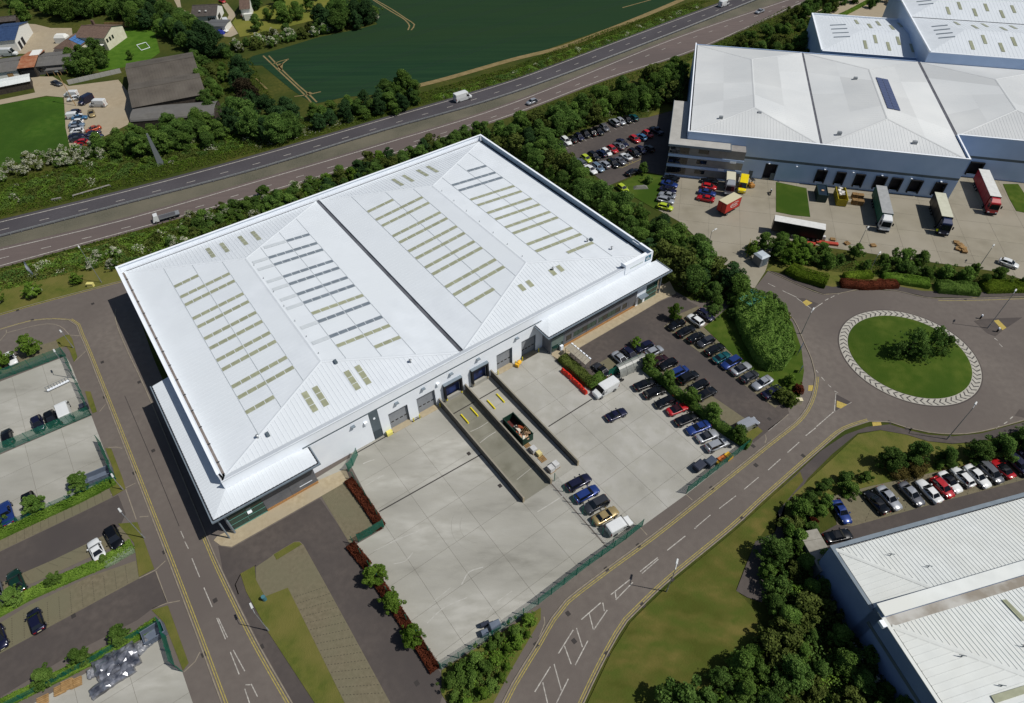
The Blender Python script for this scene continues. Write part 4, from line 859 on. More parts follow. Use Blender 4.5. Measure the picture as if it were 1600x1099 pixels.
roof_part('roof_slope', [(60,-dd-2.6,9.2),(x0+.6,-dd-2.6,9.2),(x0+ap,-dd-2.6-ap*.8,10.5),(60,-dd-2.6-ap*.8,10.5)], roofw3, b3, pitch=.6, rw=.2, rh=.055)
roof_part('hip_slope', [(x0+.6,-dd-2.6,9.2),(x0+.6,-dd-2.6-ap*1.9,9.2),(x0+ap,-dd-2.6-ap*.8,10.5)], roofw3, b3, pitch=.85, rw=.12, rh=.04)
roof_part('roof_slope', [(x0+.6,-dd-2.6-ap*1.9,9.2),(60,-dd-2.6-ap*1.9,9.2),(60,-dd-2.6-ap*.8,10.5),(x0+ap,-dd-2.6-ap*.8,10.5)], roofw3, b3, pitch=.6, rw=.2, rh=.055)
mb = MB()
for p, q in (((x0+.6,-dd-2.6,9.22),(x0+ap,-dd-2.6-ap*.8,10.52)),): p, q = Vector(p), Vector(q); d = (q-p).normalized(); nn = Vector((-d.y,d.x,0)).normalized()*.32; mb.add([p-nn,p+up,p+nn,q-nn,q+up,q+nn],[(0,1,4,3),(1,2,5,4)])
mb.build('ridge_flashing', roofw3, b3)
MB().box(x0-.7,-dd-2.5,9.0,x0-.1,-dd-1.6,9.5).build('overflow_hopper', wallw, b3)
MB().box(x0-.9,-dd-30,0,x0-.1,-dd-28.4,2.2).build('door', bandgrey, b3)
for (x, y, z) in ((7,-3.4,8.6),(10.5,-dd+3,9.0),(x0+6,-dd-8,9.9),(x0+8,-dd-12,10.0),(x0+14,-dd-9,10.2)):
    mb = MB(); mb.tube((x,y,z-.3),(x,y,z+.35),.07,n=6); mb.tube((x-.35,y+.2,z+.3),(x+.35,y-.2,z+.42),.05,n=5); mb.build('roof_anchor', bandgrey, b3)
def zz3(x, y): return 9.2+1.3*min((x-x0-.6)/(ap-.6), (-dd-2.6-y)/(ap*.8))
for q in ([(1569,935),(1576,934),(1606,968),(1598,970)],[(1549,1087),(1600,1072),(1600,1085),(1556,1099)]):
    pts = []
    for (x, y) in q:
        w = P(x, y, 10.0)-TLp; pts.append(Vector((w.dot(e3), -w.dot(n3), 10.12)))
    pts = [Vector((p.x, p.y, min(10.62, zz3(p.x, p.y)+.12))) for p in pts]
    MB().hull8(pts, [p+Vector((0,0,.04)) for p in pts]).build('rooflight', lightg, b3)
# white flat-roofed shed next to it
ca, cb, cc = P(1262,829,3.0), P(1297,890,3.0), P(1250,833,3.0); dd3 = cb-ca; cw_ = 1.55
sh = empty('flat_roof_shed', (ca.x, ca.y, 0), math.atan2(dd3.y, dd3.x), 'small grey flat roofed cabin between shrubs and ribbed warehouse', 'shed')
MB().box(.1,-cw_+.1,0,dd3.length-.1,cw_-.1,2.85).build('walls', mat('shed_wall', sR(120,124,128), rough=.7), sh)
for k_ in range(4): MB().box(dd3.length*k_/4+.02,-cw_,2.85,dd3.length*(k_+1)/4-.02,cw_,3.0).build('roof_sheet', mat('shed_roof', sR(160,156,146), sR(140,136,126), .9, .8), sh)
# ------------------------------------------------------------------ farm buildings and houses, top left
corr = mat('farm_sheet_dark', sR(92,86,78), sR(74,68,62), .9, .5, bump=.2, c3=sR(100,94,86), scale3=.25)
corr2 = mat('farm_sheet_grey', sR(112,110,106), sR(98,96,92), .9, .5, bump=.2, c3=sR(104,102,100), scale3=.3)
rust = mat('rusty_sheet', sR(168,122,92), sR(150,92,62), .9, .6, bump=.2); tile_r = mat('roof_tile_brown', sR(112,92,80), sR(96,78,68), .9, 1.5, bump=.4, rnd=.06)
tile_g = mat('roof_tile_grey', sR(86,80,76), sR(72,66,62), .9, 1.5, bump=.4); cream = mat('render_cream', sR(226,222,200), sR(214,208,186), .8, .8); whiter = mat('render_white', sR(228,228,222), rough=.8)
woodd = mat('weathered_boards', sR(74,66,58), sR(56,50,44), .9, 2); winm = glassb
def barn(name, lab, a, b, c, ze_, zr_, spans=1, wm=woodd, rm=corr, axis=0, ribs=True, cat='barn', gap=0):
    """gabled building from three roof corners seen in the picture at eave height: a->b along, a->c across"""
    A, B, Cc = P(*a, ze_), P(*b, ze_), P(*c, ze_); e = (B-A); L = e.length; e.normalize(); n = Vector((-e.y, e.x, 0)); D = (Cc-A).dot(n)
    if D < 0: A = A+n*D; D = -D
    r = empty(name, (A.x, A.y, 0), math.atan2(e.y, e.x), lab, cat)
    mb = MB(); mb.box(.15,.15,0,L-.15,.35,ze_).box(.15,D-.35,0,L-.15,D-.15,ze_)
    for s in range(spans):
        y0, y1 = D*s/spans, D*(s+1)/spans; ym = (y0+y1)/2
        if axis == 0:
            for x in (.15, L-.35): mb.add([(x,y0+.35,0),(x,y1-.35,0),(x,y1-.35,ze_),(x,ym,zr_-.12),(x,y0+.35,ze_)]+[(x+.2,y0+.35,0),(x+.2,y1-.35,0),(x+.2,y1-.35,ze_),(x+.2,ym,zr_-.12),(x+.2,y0+.35,ze_)], [(4,3,2,1,0),(5,6,7,8,9),(0,1,6,5),(1,2,7,6),(2,3,8,7),(3,4,9,8),(4,0,5,9)])
    mb.build('walls', wm, r)
    for s in range(spans):
        y0, y1 = D*s/spans, D*(s+1)/spans; ym = (y0+y1)/2; o = .3; dz = (zr_-ze_)/(ym-y0)*o
        roof_part('roof_slope', [(-.2,y0-(o if s == 0 else 0),ze_-(dz if s == 0 else 0)),(L+.2,y0-(o if s == 0 else 0),ze_-(dz if s == 0 else 0)),(L+.2,ym,zr_),(-.2,ym,zr_)], rm, r, pitch=.9, rh=.04, ribs=ribs)
        roof_part('roof_slope', [(L+.2,y1+(o if s == spans-1 else 0),ze_-(dz if s == spans-1 else 0)),(-.2,y1+(o if s == spans-1 else 0),ze_-(dz if s == spans-1 else 0)),(-.2,ym,zr_),(L+.2,ym,zr_)], rm, r, pitch=.9, rh=.04, ribs=ribs)
        MB().box(-.2,ym-.2,zr_-.02,L+.2,ym+.2,zr_+.08).build('ridge_cap', rm, r)
    r['L'] = L; r['D'] = D; return r
t00 = T(0,0)
g = barn('farm_barn', 'big dark grey twin-gabled barn beside the parked farm cars', t00(828,672), t00(1282,585), t00(748,405), 5.0, 6.6, 2)
for k in range(6): MB().box(g['L']-.1,1.2+k*3.4,.2,g['L']-.02,3.6+k*3.4,3.6).build('sliding_door', woodd, g)
for k in range(5): MB().box(-.02,1.5+k*4.0,.1,.12,4.3+k*4.0,3.8).build('sliding_door', dark, g)
A, B = P(*t00(812,760),3.2), P(*t00(1340,720),3.2); e = (B-A).normalized(); 
dh = empty('curved_barn', (A.x,A.y,0), math.atan2(e.y,e.x), 'low grey curved-roof shed against the big dark barn', 'barn'); L = (B-A).length; mb = MB(); N_ = 10
for i in range(N_):
    a0, a1 = math.pi*i/N_, math.pi*(i+1)/N_; f = lambda a: (4.6-4.6*math.cos(a), 3.0+1.5*math.sin(a))
    (ya, za_), (yb, zb_) = f(a0), f(a1); mb.quad((0,ya,za_),(L,ya,za_),(L,yb,zb_),(0,yb,zb_))
mb.build('roof', corr2, dh); MB().box(.1,.1,0,L-.1,.3,3).box(.1,8.9,0,L-.1,9.1,3).box(.1,.3,0,.3,8.9,3.6).box(L-.3,.3,0,L-.1,8.9,3.6).build('walls', woodd, dh)
# long outbuilding with rusty bay
g = barn('stable_range', 'long low grey-roofed stable range with slate coloured sheets', zd(400,790), zd(790,755), zd(395,640), 3.0, 4.0, 1, corr2, corr2, cat='outbuilding')
for k in range(4): MB().box(1+k*2.6,.08,1.0,2.2+k*2.6,.14,2.2).build('window_pane', winm, g)
MB().box(g['L']*.35,-2.4,2.0,g['L'],-.35,2.15).build('lean_to_roof', corr2, g)
for k in range(4): mb = MB(); mb.tube((g['L']*(.37+.2*k),-2.2,0),(g['L']*(.37+.2*k),-2.2,2.0),.08,n=6); mb.build('post', wood, g)
g = barn('rusty_shed', 'open-fronted shed with rusty patched roof in the stable range', zd(205,810), zd(400,790), zd(290,620), 3.6, 4.6, 1, woodd, rust, cat='shed')
MB().box(.6,.02,.1,g['L']-.6,.13,3.2).build('open_bay', dark, g); MB().box(g['L']*.4,g['D']*.55,4.12,g['L'],g['D']*.9,4.5).build('white_sheet', whiter, g)
g = barn('stable_range', 'grey-roofed shed range left of the rusty shed', zd(-160,880), zd(200,830), zd(-140,720), 3.0, 4.0, 1, whiter, corr2, cat='outbuilding')
MB().box(g['L']*.62,.06,.4,g['L']*.8,.14,2.2).build('board_door', wood, g)
g = barn('store_shed', 'long shed with shallow white roof by the paddock lane', zd(-160,1060), zd(350,960), zd(-150,970), 2.6, 2.9, 1, woodd, roofw3, cat='shed')
g = barn('blue_shed', 'white-walled shed with a dark blue pitched roof', zd(-140,500), zd(170,470), zd(-120,300), 4.2, 6.0, 1, whiter, mat('roof_blue', sR(52,74,110), sR(44,64,98), .6, 1), cat='shed')
for k in range(2): MB().box(g['L']-.14,1.5+k*4,.1,g['L']-.05,3.8+k*4,2.6).build('door', dark, g)
g = barn('old_shed', 'small brown-roofed shed behind the blue roof', zd(-100,270), zd(180,240), zd(-90,225), 3, 4, 1, woodd, tile_g, cat='shed')
# the farmhouse
g = barn('farmhouse', 'cream farmhouse with brown tiled roof and wing of solar panels', zd(880,440), zd(1230,450), zd(1060,285), 4.6, 6.4, 1, cream, tile_r, ribs=False, cat='house')
for k in range(3): MB().box(g['L']-.14,.8+k*1.9,2.6,g['L']-.04,1.8+k*1.9,3.8).build('window', winm, g)
MB().box(g['L']*.45,-3.4,2.3,g['L']*.92,-.3,2.45).build('conservatory_roof', whiter, g); MB().box(g['L']*.47,-3.2,0,g['L']*.9,-.3,2.3).build('conservatory', glassb, g)
wg = empty('wing', (-5.0,-6.5,0)); wg.parent = g; MB().box(0,0,0,8.5,8.5,2.9).build('walls', cream, wg)
for q in ([(-.3,-.3,2.8),(8.8,-.3,2.8),(4.25,4.25,5.2)],[(8.8,-.3,2.8),(8.8,8.8,2.8),(4.25,8.8,5.2),(4.25,4.25,5.2)],[(-.3,8.8,2.8),(-.3,-.3,2.8),(4.25,4.25,5.2),(4.25,8.8,5.2)]): roof_part('roof_slope', q, tile_r, wg, ribs=False)
solb = mat('solar_bright_blue', sR(76,116,168), rough=.2, spec=.6)
for i in range(3):
    for k in range(4):
        x0_ = 5.0+i*1.2; f = lambda x: 2.8+2.4*(8.8-x)/4.55+.12; y = 3.2+k*1.35
        q = [(x0_,y,f(x0_)),(x0_+1.1,y,f(x0_+1.1)),(x0_+1.1,y+1.25,f(x0_+1.1)),(x0_,y+1.25,f(x0_))]; MB().hull8([Vector(p) for p in q],[Vector(p)+Vector((0,0,.05)) for p in q]).build('solar_panel', solb, wg)
MB().box(2,9.5,4.5,2.8,10.3,7.2).build('chimney', tile_r, g)
g = barn('garden_shed', 'small flat brown shed beside the gravel farm yard', zd(635,610), zd(785,600), zd(640,525), 2.6, 2.9, 1, woodd, tile_g, ribs=False, cat='shed')
o = MB().box(-2.2,-1.6,0,2.2,1.6,2.0).hull8([(-2.2,-1.6,2.0),(2.2,-1.6,2.0),(2.2,1.6,2.0),(-2.2,1.6,2.0)],[(-1.6,-.9,2.9),(1.6,-.9,2.9),(1.6,.9,2.9),(-1.6,.9,2.9)]).build('white_marquee', whiter); o.location = P(*zd(755,500)); tag(o, 'small white tent roof between the gravel yard and farmhouse', 'tent')
g = barn('bungalow', 'white bungalow with dark brown roof and white gable', ze(295,195), ze(590,180), ze(290,80), 3.0, 5.2, 1, whiter, tile_g, ribs=False, cat='house')
for k in range(4): MB().box(g['L']*.62+k*.7,.05,.5,g['L']*.62+k*.7+.5,.14,2.2).build('window', winm, g)
for k in range(3): MB().box(g['L']-.14,2+k*1.4,.5,g['L']-.04,3+k*1.4,2.2).build('window', winm, g)
for x in (.3, .55): MB().box(g['L']*x,1.5,4.0,g['L']*x+.6,2.1,4.35).build('roof_window', whiter, g)
g = barn('garage', 'low grey-roofed garage next to the white bungalow', ze(460,310), ze(690,310), ze(430,235), 2.4, 2.7, 1, whiter, mat('felt_grey', sR(96,98,100), rough=.9), ribs=False, cat='garage')
g = barn('cottage', 'brown-tiled cottage with white bay at the top edge', ze(870,110), ze(985,100), ze(850,-40), 4.0, 6.2, 1, whiter, tile_r, ribs=False, cat='house')
MB().box(1,-1.6,0,4.2,0,2.4).build('bay', whiter, g)
# ================================================================== vegetation
G1 = leafmat('leaf_dark', sR(58,90,40), sR(122,152,78), .35); G2 = leafmat('leaf_mid', sR(68,100,40), sR(132,162,80), .35); G3 = leafmat('leaf_bright', sR(76,110,34), sR(136,166,72), .35)
G4 = leafmat('leaf_olive', sR(66,80,36), sR(116,128,66)); G5 = leafmat('leaf_deep', sR(40,66,40), sR(84,114,68), .3); GR = leafmat('leaf_red', sR(64,34,24), sR(116,64,46), .2)
GH = leafmat('leaf_hedge', sR(72,100,26), sR(122,142,50)); GB = leafmat('leaf_brown', sR(72,66,34), sR(124,112,66), .15); WB = leafmat('blossom', sR(176,178,150), sR(216,216,196), .2); GP = leafmat('leaf_purple', sR(34,30,24), sR(70,62,46), .2)
GG = leafmat('grass_blade', sR(58,86,24), sR(108,124,50), .3); GC = leafmat('leaf_silver', sR(104,122,96), sR(146,160,130), .2)
def leafcloud(name, pts, nor, size, m, aspect=.65, jitter=.7, parent=None, extra=None):
    """one mesh of many small bent leaf faces"""
    n = len(pts); nor = nor+rng.normal(0, jitter, (n,3)); nor /= np.linalg.norm(nor, axis=1)[:,None]+1e-9
    t = rng.normal(size=(n,3)); t -= nor*(t*nor).sum(1)[:,None]; t /= np.linalg.norm(t, axis=1)[:,None]+1e-9; b = np.cross(nor, t)
    s = (size*rng.uniform(.6,1.35,n))[:,None]
    v = np.empty((n,4,3)); v[:,0] = pts-t*s; v[:,1] = pts-b*s*aspect+nor*s*.18; v[:,2] = pts+t*s; v[:,3] = pts+b*s*aspect+nor*s*.18
    me = bpy.data.meshes.new(name); me.vertices.add(n*4); me.vertices.foreach_set('co', v.reshape(-1)); me.loops.add(n*4); me.loops.foreach_set('vertex_index', np.arange(n*4, dtype=np.int32))
    me.polygons.add(n); me.polygons.foreach_set('loop_start', np.arange(0, n*4, 4, dtype=np.int32)); me.polygons.foreach_set('loop_total', np.full(n, 4, dtype=np.int32))
    me.update(calc_edges=True); me.materials.append(m); return me
def crown_mesh(name, h, r, m, seed, n=2600, size=.3, base=.25, lumps=16, squash=1.0, thin=1.0):
    """crown of leaf clumps, uneven outline, gaps between clumps"""
    g = np.random.default_rng(seed); cs, rs = [], []
    for i in range(lumps):
        a = g.uniform(0, 2*np.pi); k = g.uniform(0, 1); zz = base*h+(1-base)*h*g.uniform(.06,1.0); prof = np.sin(np.pi*np.clip((zz/h-base*.6)/(1-base*.6), .05, .98))**.6
        rad = r*prof*(np.sqrt(k)*.72 if i % 3 == 0 else g.uniform(.35,1.18)); cs.append((rad*np.cos(a), rad*np.sin(a), zz)); rs.append(r*(g.uniform(.08,.22) if i % 3 else g.uniform(.26,.42))*thin)
    cs, rs = np.array(cs), np.array(rs); per = rs**2/np.sum(rs**2); idx = g.choice(lumps, n, p=per)
    d = g.normal(size=(n,3)); d /= np.linalg.norm(d, axis=1)[:,None]; rad = rs[idx]*g.uniform(.45,1.05,n)**.5
    p = cs[idx]+d*rad[:,None]*np.array([1,1,.85*squash]); p[:,2] = np.maximum(p[:,2], .12)
    out = p-np.array([0,0,h*.55]); out /= np.linalg.norm(out, axis=1)[:,None]+1e-9
    return leafcloud(name, p, d*.5+out*.6+np.array([0,0,.3]), size, m, jitter=1.0), cs
def trunk_mesh(h, r, seed, cs):
    g = random.Random(seed); mb = MB(); th = h*.55; mb.tube((0,0,0),(0,0,th*.5),r,r*.8,7); mb.tube((0,0,th*.5),(g.uniform(-.1,.1),g.uniform(-.1,.1),th),r*.8,r*.5,7)
    for c in list(cs)[:7]: mb.tube((0,0,th*g.uniform(.45,.95)), tuple(c*np.array([.8,.8,.9])), r*.4, r*.12, 5)
    me = mb.mesh('trunk', True); me.materials.append(bark); return me
PRO = {}
def proto(key, h, r, m, seeds, **k):
    PRO[key] = []
    for s in seeds:
        cm_, cs = crown_mesh('crown', h, r, m, s, **k); PRO[key].append((cm_, trunk_mesh(h, .035*h, s, cs), h))
proto('belt', 6.0, 2.9, G1, (1,2,3,4), n=11000, size=.145, base=.06, lumps=70)
proto('belt2', 6.0, 2.9, G2, (5,6), n=11000, size=.145, base=.06, lumps=70)
proto('round', 4.5, 1.9, G2, (11,12,13), n=7000, size=.125, base=.2, lumps=48)
proto('bright', 4.5, 2.1, G3, (14,15,16), n=7000, size=.125, base=.16, lumps=48)
proto('big', 9.0, 4.6, G1, (21,22,23), n=16000, size=.185, base=.08, lumps=90)
proto('bigmid', 9.0, 4.6, G2, (24,25), n=16000, size=.185, base=.08, lumps=90)
proto('deep', 8.0, 3.6, G5, (26,27), n=13000, size=.17, base=.08, lumps=70)
proto('purple', 8.0, 3.6, GP, (28,), n=13000, size=.17, base=.08, lumps=70)
proto('bush', 2.4, 1.7, G2, (31,32,33), n=4200, size=.105, base=.05, lumps=30)
proto('bushdk', 2.4, 1.7, G1, (34,35,36), n=4200, size=.105, base=.05, lumps=30)
proto('busholive', 2.4, 1.7, G4, (37,38), n=4200, size=.105, base=.05, lumps=30)
proto('bushbrown', 2.0, 2.0, GB, (39,), n=4200, size=.1, base=.05, lumps=30)
proto('bushred', 2.0, 1.5, GR, (40,), n=3000, size=.11, base=.05, lumps=24)
proto('airy', 7.0, 3.4, G1, (61,62), n=3400, size=.17, base=.1, lumps=120, thin=.5)
BLO = []
for s in (51, 52):
    me, cs = crown_mesh('blossom', 2.5, 1.75, WB, s, n=900, size=.1, base=.25, lumps=16); BLO.append(me)
TREES = []
def tree(q, h, key, label, cat='tree', group=None, name='tree', flowers=False, world=None, sx=1.0):
    p = world or P(*q); ki = random.randrange(len(PRO[key])); k = PRO[key][ki]; s = h/k[2]
    r = empty(name, (p.x, p.y, 0), random.uniform(0, 6.28), label, cat, group); r.scale = (s*sx*random.uniform(.9,1.12), s*sx*random.uniform(.9,1.12), s)
    link('crown', k[0], r); link('trunk', k[1], r)
    if flowers: link('blossom', random.choice(BLO), r)
    TREES.append((r, key, ki, h, cat)); return r
def inpoly(pts, poly):
    x, y = pts[:,0], pts[:,1]; c = np.zeros(len(pts), bool); n = len(poly)
    for i in range(n):
        (xi, yi), (xj, yj) = poly[i][:2], poly[i-1][:2]
        with np.errstate(divide='ignore', invalid='ignore'): c ^= ((yi > y) != (yj > y)) & (x < (xj-xi)*(y-yi)/(yj-yi+1e-12)+xi)
    return c
def edgedist(pts, poly):
    d = np.full(len(pts), 1e9); n = len(poly)
    for i in range(n):
        a, b = np.array(poly[i-1][:2]), np.array(poly[i][:2]); ab = b-a; t = np.clip(((pts-a)@ab)/(ab@ab+1e-9), 0, 1); d = np.minimum(d, np.linalg.norm(pts-(a+t[:,None]*ab), axis=1))
    return d
def scatter(poly, gap, maxn=400, seed=1):
    g = np.random.default_rng(seed); P2 = np.array([(p[0], p[1]) for p in poly]); lo, hi = P2.min(0), P2.max(0); out = []
    c = g.uniform(lo, hi, (int((hi-lo).prod()/gap**2*14)+50, 2)); c = c[inpoly(c, P2)]
    for p in c:
        if all((p[0]-o[0])**2+(p[1]-o[1])**2 > gap*gap for o in out): out.append(p)
        if len(out) >= maxn: break
    return out
def sample(poly, density, seed=2):
    g = np.random.default_rng(seed); P2 = np.array([(p[0], p[1]) for p in poly]); lo, hi = P2.min(0), P2.max(0)
    c = g.uniform(lo, hi, (int((hi-lo).prod()*density), 2)); c = c[inpoly(c, P2)]; return c, edgedist(c, P2)
from mathutils import noise as mnoise
def hedge(name, poly, h, m, label, cat='hedge', z0=.05, density=60, size=.105, edge=.5, lump=.12, group=None, core=True, flowers=0):
    """clipped or natural hedge: leaf faces over a rounded body"""
    top, d = sample(poly, density, len(poly)+int(h*100)); f = np.clip(d/edge, 0, 1)**.5
    nzv = np.array([mnoise.noise((p[0]*.6, p[1]*.6, h)) for p in top]); zt = z0+h*(.45+.55*f)*(1+lump*nzv*2)
    pts = np.column_stack([top, zt-np.abs(rng.normal(0,.06,len(top)))]); nor = np.tile([0,0,1.0], (len(top),1))
    sp, sn = [], []; n = len(poly); a = sum(poly[i-1][0]*poly[i][1]-poly[i][0]*poly[i-1][1] for i in range(n))
    for i in range(n):
        p, q = np.array(poly[i-1][:2]), np.array(poly[i][:2]); l = np.linalg.norm(q-p); k = int(l*h*density*1.0)
        if k == 0: continue
        nn = np.array([(q-p)[1], -(q-p)[0]])/l*(1 if a > 0 else -1); t = rng.uniform(0,1,k)[:,None]; z = rng.uniform(.0,.95,k)
        xy = p+(q-p)*t+nn*(rng.normal(0,.07,k)-.05-.25*np.clip(z-.5,0,1))[:,None]; sp.append(np.column_stack([xy, z0+z*h*.85])); sn.append(np.tile([nn[0],nn[1],.3], (k,1)))
    pts = np.vstack([pts]+sp); nor = np.vstack([nor]+sn)
    me = leafcloud(name, pts, nor, size, m, jitter=.5)
    if core:
        bm = bmesh.new(); bm.from_mesh(me); c = np.mean([(p[0],p[1]) for p in poly], 0)
        me2 = MB().prism([(p[0],p[1]) for p in poly], z0-.05, z0+h*.5).mesh('c'); bm.from_mesh(me2); bm.to_mesh(me); bm.free()
    o = link(name, me); tag(o, label, cat, group); return o
def strip(pts, w):  # world polygon round a polyline
    q = [Vector((p[0],p[1],0)) for p in pts]; return offs(q, w/2)+offs(q, -w/2)[::-1]
def hedge_line(px, w, h, m, label, **k): return hedge('hedge', strip(dens(pxs(px), 3), w), h, m, label, **k)
def scrub(px, h, label, density=34, seed=4):
    poly = pxs(px); c, dd_ = sample(poly, density, seed+len(px)); nz_ = np.array([mnoise.noise((p[0]*.42, p[1]*.42, 3.1))+.5*mnoise.noise((p[0]*1.1, p[1]*1.1, 7.7)) for p in c])
    z = np.clip(.12+h*(.45+.9*nz_), .08, h*1.3)*np.clip(dd_/1.2, .15, 1); pts = np.column_stack([c, z*rng.uniform(.55,1.0,len(c))])
    ms = (G2, G3, G4, G1); pick = np.clip(((np.array([mnoise.noise((p[0]*.2, p[1]*.2, 9.0)) for p in c])+.5)*4).astype(int), 0, 3)
    me = leafcloud('scrub', pts, np.tile([0,-.2,.7], (len(c),1)), .16, ms[0], jitter=.8)
    for m_ in ms[1:]+(WB,): me.materials.append(m_)
    bl = (np.array([mnoise.noise((p[0]*.25, p[1]*.25, 31.0)) for p in c]) > .34) & (rng.uniform(0,1,len(c)) < .45) & (z > h*.3); pick[bl] = 4
    me.polygons.foreach_set('material_index', pick.astype(np.int32)); o = link('scrub', me); tag(o, label, 'scrub', kind='stuff'); return o
# ---- tree belts
TONE = dict(belt='dark green', belt2='mid green', big='dark green', bigmid='fresh green', deep='blackish green', bush='mid green', bushdk='dark green', busholive='olive', round='mid green', bright='bright green')
import re
def toPx(p):
    d = p-Vector((0,0,CAMH)); c = d.dot(fwd); return (800+FPX*d.dot(r2)/c, 549.5-FPX*d.dot(u2)/c)
def belt(poly, gap, hts, keys, label, group, seed, maxn=300, name='tree', fl=0, zones=None, cat=None):
    base = re.search(r'((white-flowering |flowering |garden |hedgerow |scrub |shrub |shrubby |verge )*(tree|bush|shrub|hawthorn)\b.*)', label).group(1)
    for p in scatter(pxs(poly), gap, maxn, seed):
        f = random.random() < fl; h = random.uniform(*hts); k = random.choice(keys); w = Vector((p[0], p[1], 0))
        x, y = toPx(w+Vector((0,0,h*.6)))
        if not (-25 < x < 1625 and -22 < y < 1125): continue
        xt, yt = toPx(w+Vector((0,0,h)))
        if 190 < xt < 750 and yt > 414-.363*(xt-180) and yt < 545: continue     # nothing of it shows above the warehouse parapet
        if 750 <= xt < 1015 and yt > 214+.676*(xt-750) and yt < 560 and xt < 800+(yt-213)*1.2: continue
        t = (h-hts[0])/(hts[1]-hts[0]); size = 'tall' if t > .66 else 'low' if t < .33 else 'middling'
        bs = base
        if zones: q = toPx(w); bs = base+' '+min(zones, key=lambda z: (z[0][0]-q[0])**2+(z[0][1]-q[1])**2)[1]
        bs = bs.replace('white-flowering ', '').replace('flowering ', '')
        tree(None, h, k, f"{size} {'white-flowering' if f else TONE[k]} {bs}", cat=cat or ('bush' if name == 'bush' else 'tree'), group=group, world=w, name=name, flowers=f)
hb = [(p.x, p.y) for p in offs(hE, -2.2)]
belt([(765,226),(800,216),(870,193),(950,160),(1020,134),(1074,110),(1068,120),(1050,165),(1010,178),(948,185),(866,218),(850,236),(895,276),(945,320),(990,340),(1030,360),(1062,382),(1105,420),(1145,452),(1160,468),(1120,474),(1085,470),(1062,452),(1035,430),(1000,395),(900,312),(840,270),(775,226)], 3.3, (4.0,7.2), ['belt','belt','belt2','belt','deep','round','busholive','belt'], 'tree in the dense belt', 'belt trees right of the warehouse', 3, 290, zones=[((800,215),'at the warehouse back corner'),((900,160),'along the near carriageway'),((1040,110),'between main road and grey warehouse'),((900,195),'behind the far car park'),((880,270),'beside the warehouse and far car park'),((960,340),'beside the warehouse below the lime car'),((1040,390),'below the lorry yard cars'),((1110,440),'by the right office end'),((1150,465),'next to the green hut')])
belt([(505,284),(675,229),(765,203),(790,212),(770,262),(700,288),(520,348),(500,330)], 2.7, (2.8,4.6), ['belt','belt2','belt','busholive','bright','deep'], 'shrubby tree behind the warehouse', 'shrub trees behind the warehouse', 4, 90, name='shrub', cat='shrub', zones=[((520,310),'near the valley gutter end'),((600,280),'left of the back hip lights'),((680,255),'right of the back hip lights'),((770,225),'at the far back corner')])
belt([(300,342),(420,306),(510,283),(515,345),(400,385),(330,405),(270,420),(260,395)], 2.6, (1.8,3.0), ['bush','bushdk','busholive','bush'], 'rounded scrub bush on the bank behind the warehouse', 'scrub behind the warehouse', 5, 80, 'bush', .1)
scrub([(-10,430),(150,386),(300,344),(280,400),(210,415),(170,410),(60,440),(-10,462)], 1.9, 'low green scrub scrub on the bank beside the near carriageway')
for q, h, k in (((57,462),3.4,'bright'),((122,443),2.6,'bright'),((-4,478),3.4,'bright')): tree(q, h, k, 'small white-flowering tree on the verge near the flagpole', group='verge trees', flowers=True, sx=1.15)
for q in ((158,405),(182,400),(145,418),(178,420),(330,345),(355,335)): tree(q, 2.2, 'bush', 'white blossoming hawthorn bush between the main road and estate lamp', 'bush', 'hawthorns behind the warehouse', 'bush', True)
# ---- verge beyond the main road
scrub([(0,330),(80,310),(150,292),(230,268),(300,252),(380,232),(420,222),(420,205),(340,212),(250,228),(150,248),(0,300)], 1.5, 'low scrub on the grassy bank beyond the far carriageway')
belt([(0,285),(60,268),(130,258),(165,246),(160,232),(90,242),(0,262)], 2.7, (2.0,3.0), ['bush','busholive'], 'white-flowering hawthorn in the hedge below the paddock', 'paddock hawthorns', 8, 26, 'bush', 1.0)
belt([(160,238),(200,222),(250,210),(310,198),(345,205),(350,225),(300,238),(230,246),(175,250)], 3.2, (4.0,6.0), ['belt','belt2','round'], 'dense green tree in the thicket below the big barn', 'thicket below the barn', 9, 60)
belt([(355,190),(400,180),(430,190),(470,196),(460,222),(400,222),(365,212)], 3.8, (5.0,8.0), ['deep','big'], 'tall dark tree by the far carriageway beside the barn end', 'tall trees by the barn end', 10, 26)
tree((392,178), 10, 'purple', 'tall dark brown-leaved tree standing near the barn end')
belt([(490,188),(540,172),(600,158),(650,150),(660,160),(620,180),(560,192),(500,205)], 3.2, (3.2,5.2), ['belt','deep','belt2'], 'green tree between the crop field and far carriageway', 'trees along the field edge', 12, 46)
tree((632,150), 7.5, 'belt2', 'single taller tree at the end of the bare field margin'); tree((606,152), 5.5, 'big', 'bushy tree left of the single tall margin tree')
scrub([(670,152),(800,112),(950,58),(1090,5),(1100,12),(960,66),(810,122),(690,158)], 1.2, 'low verge scrub between field margin and far carriageway')
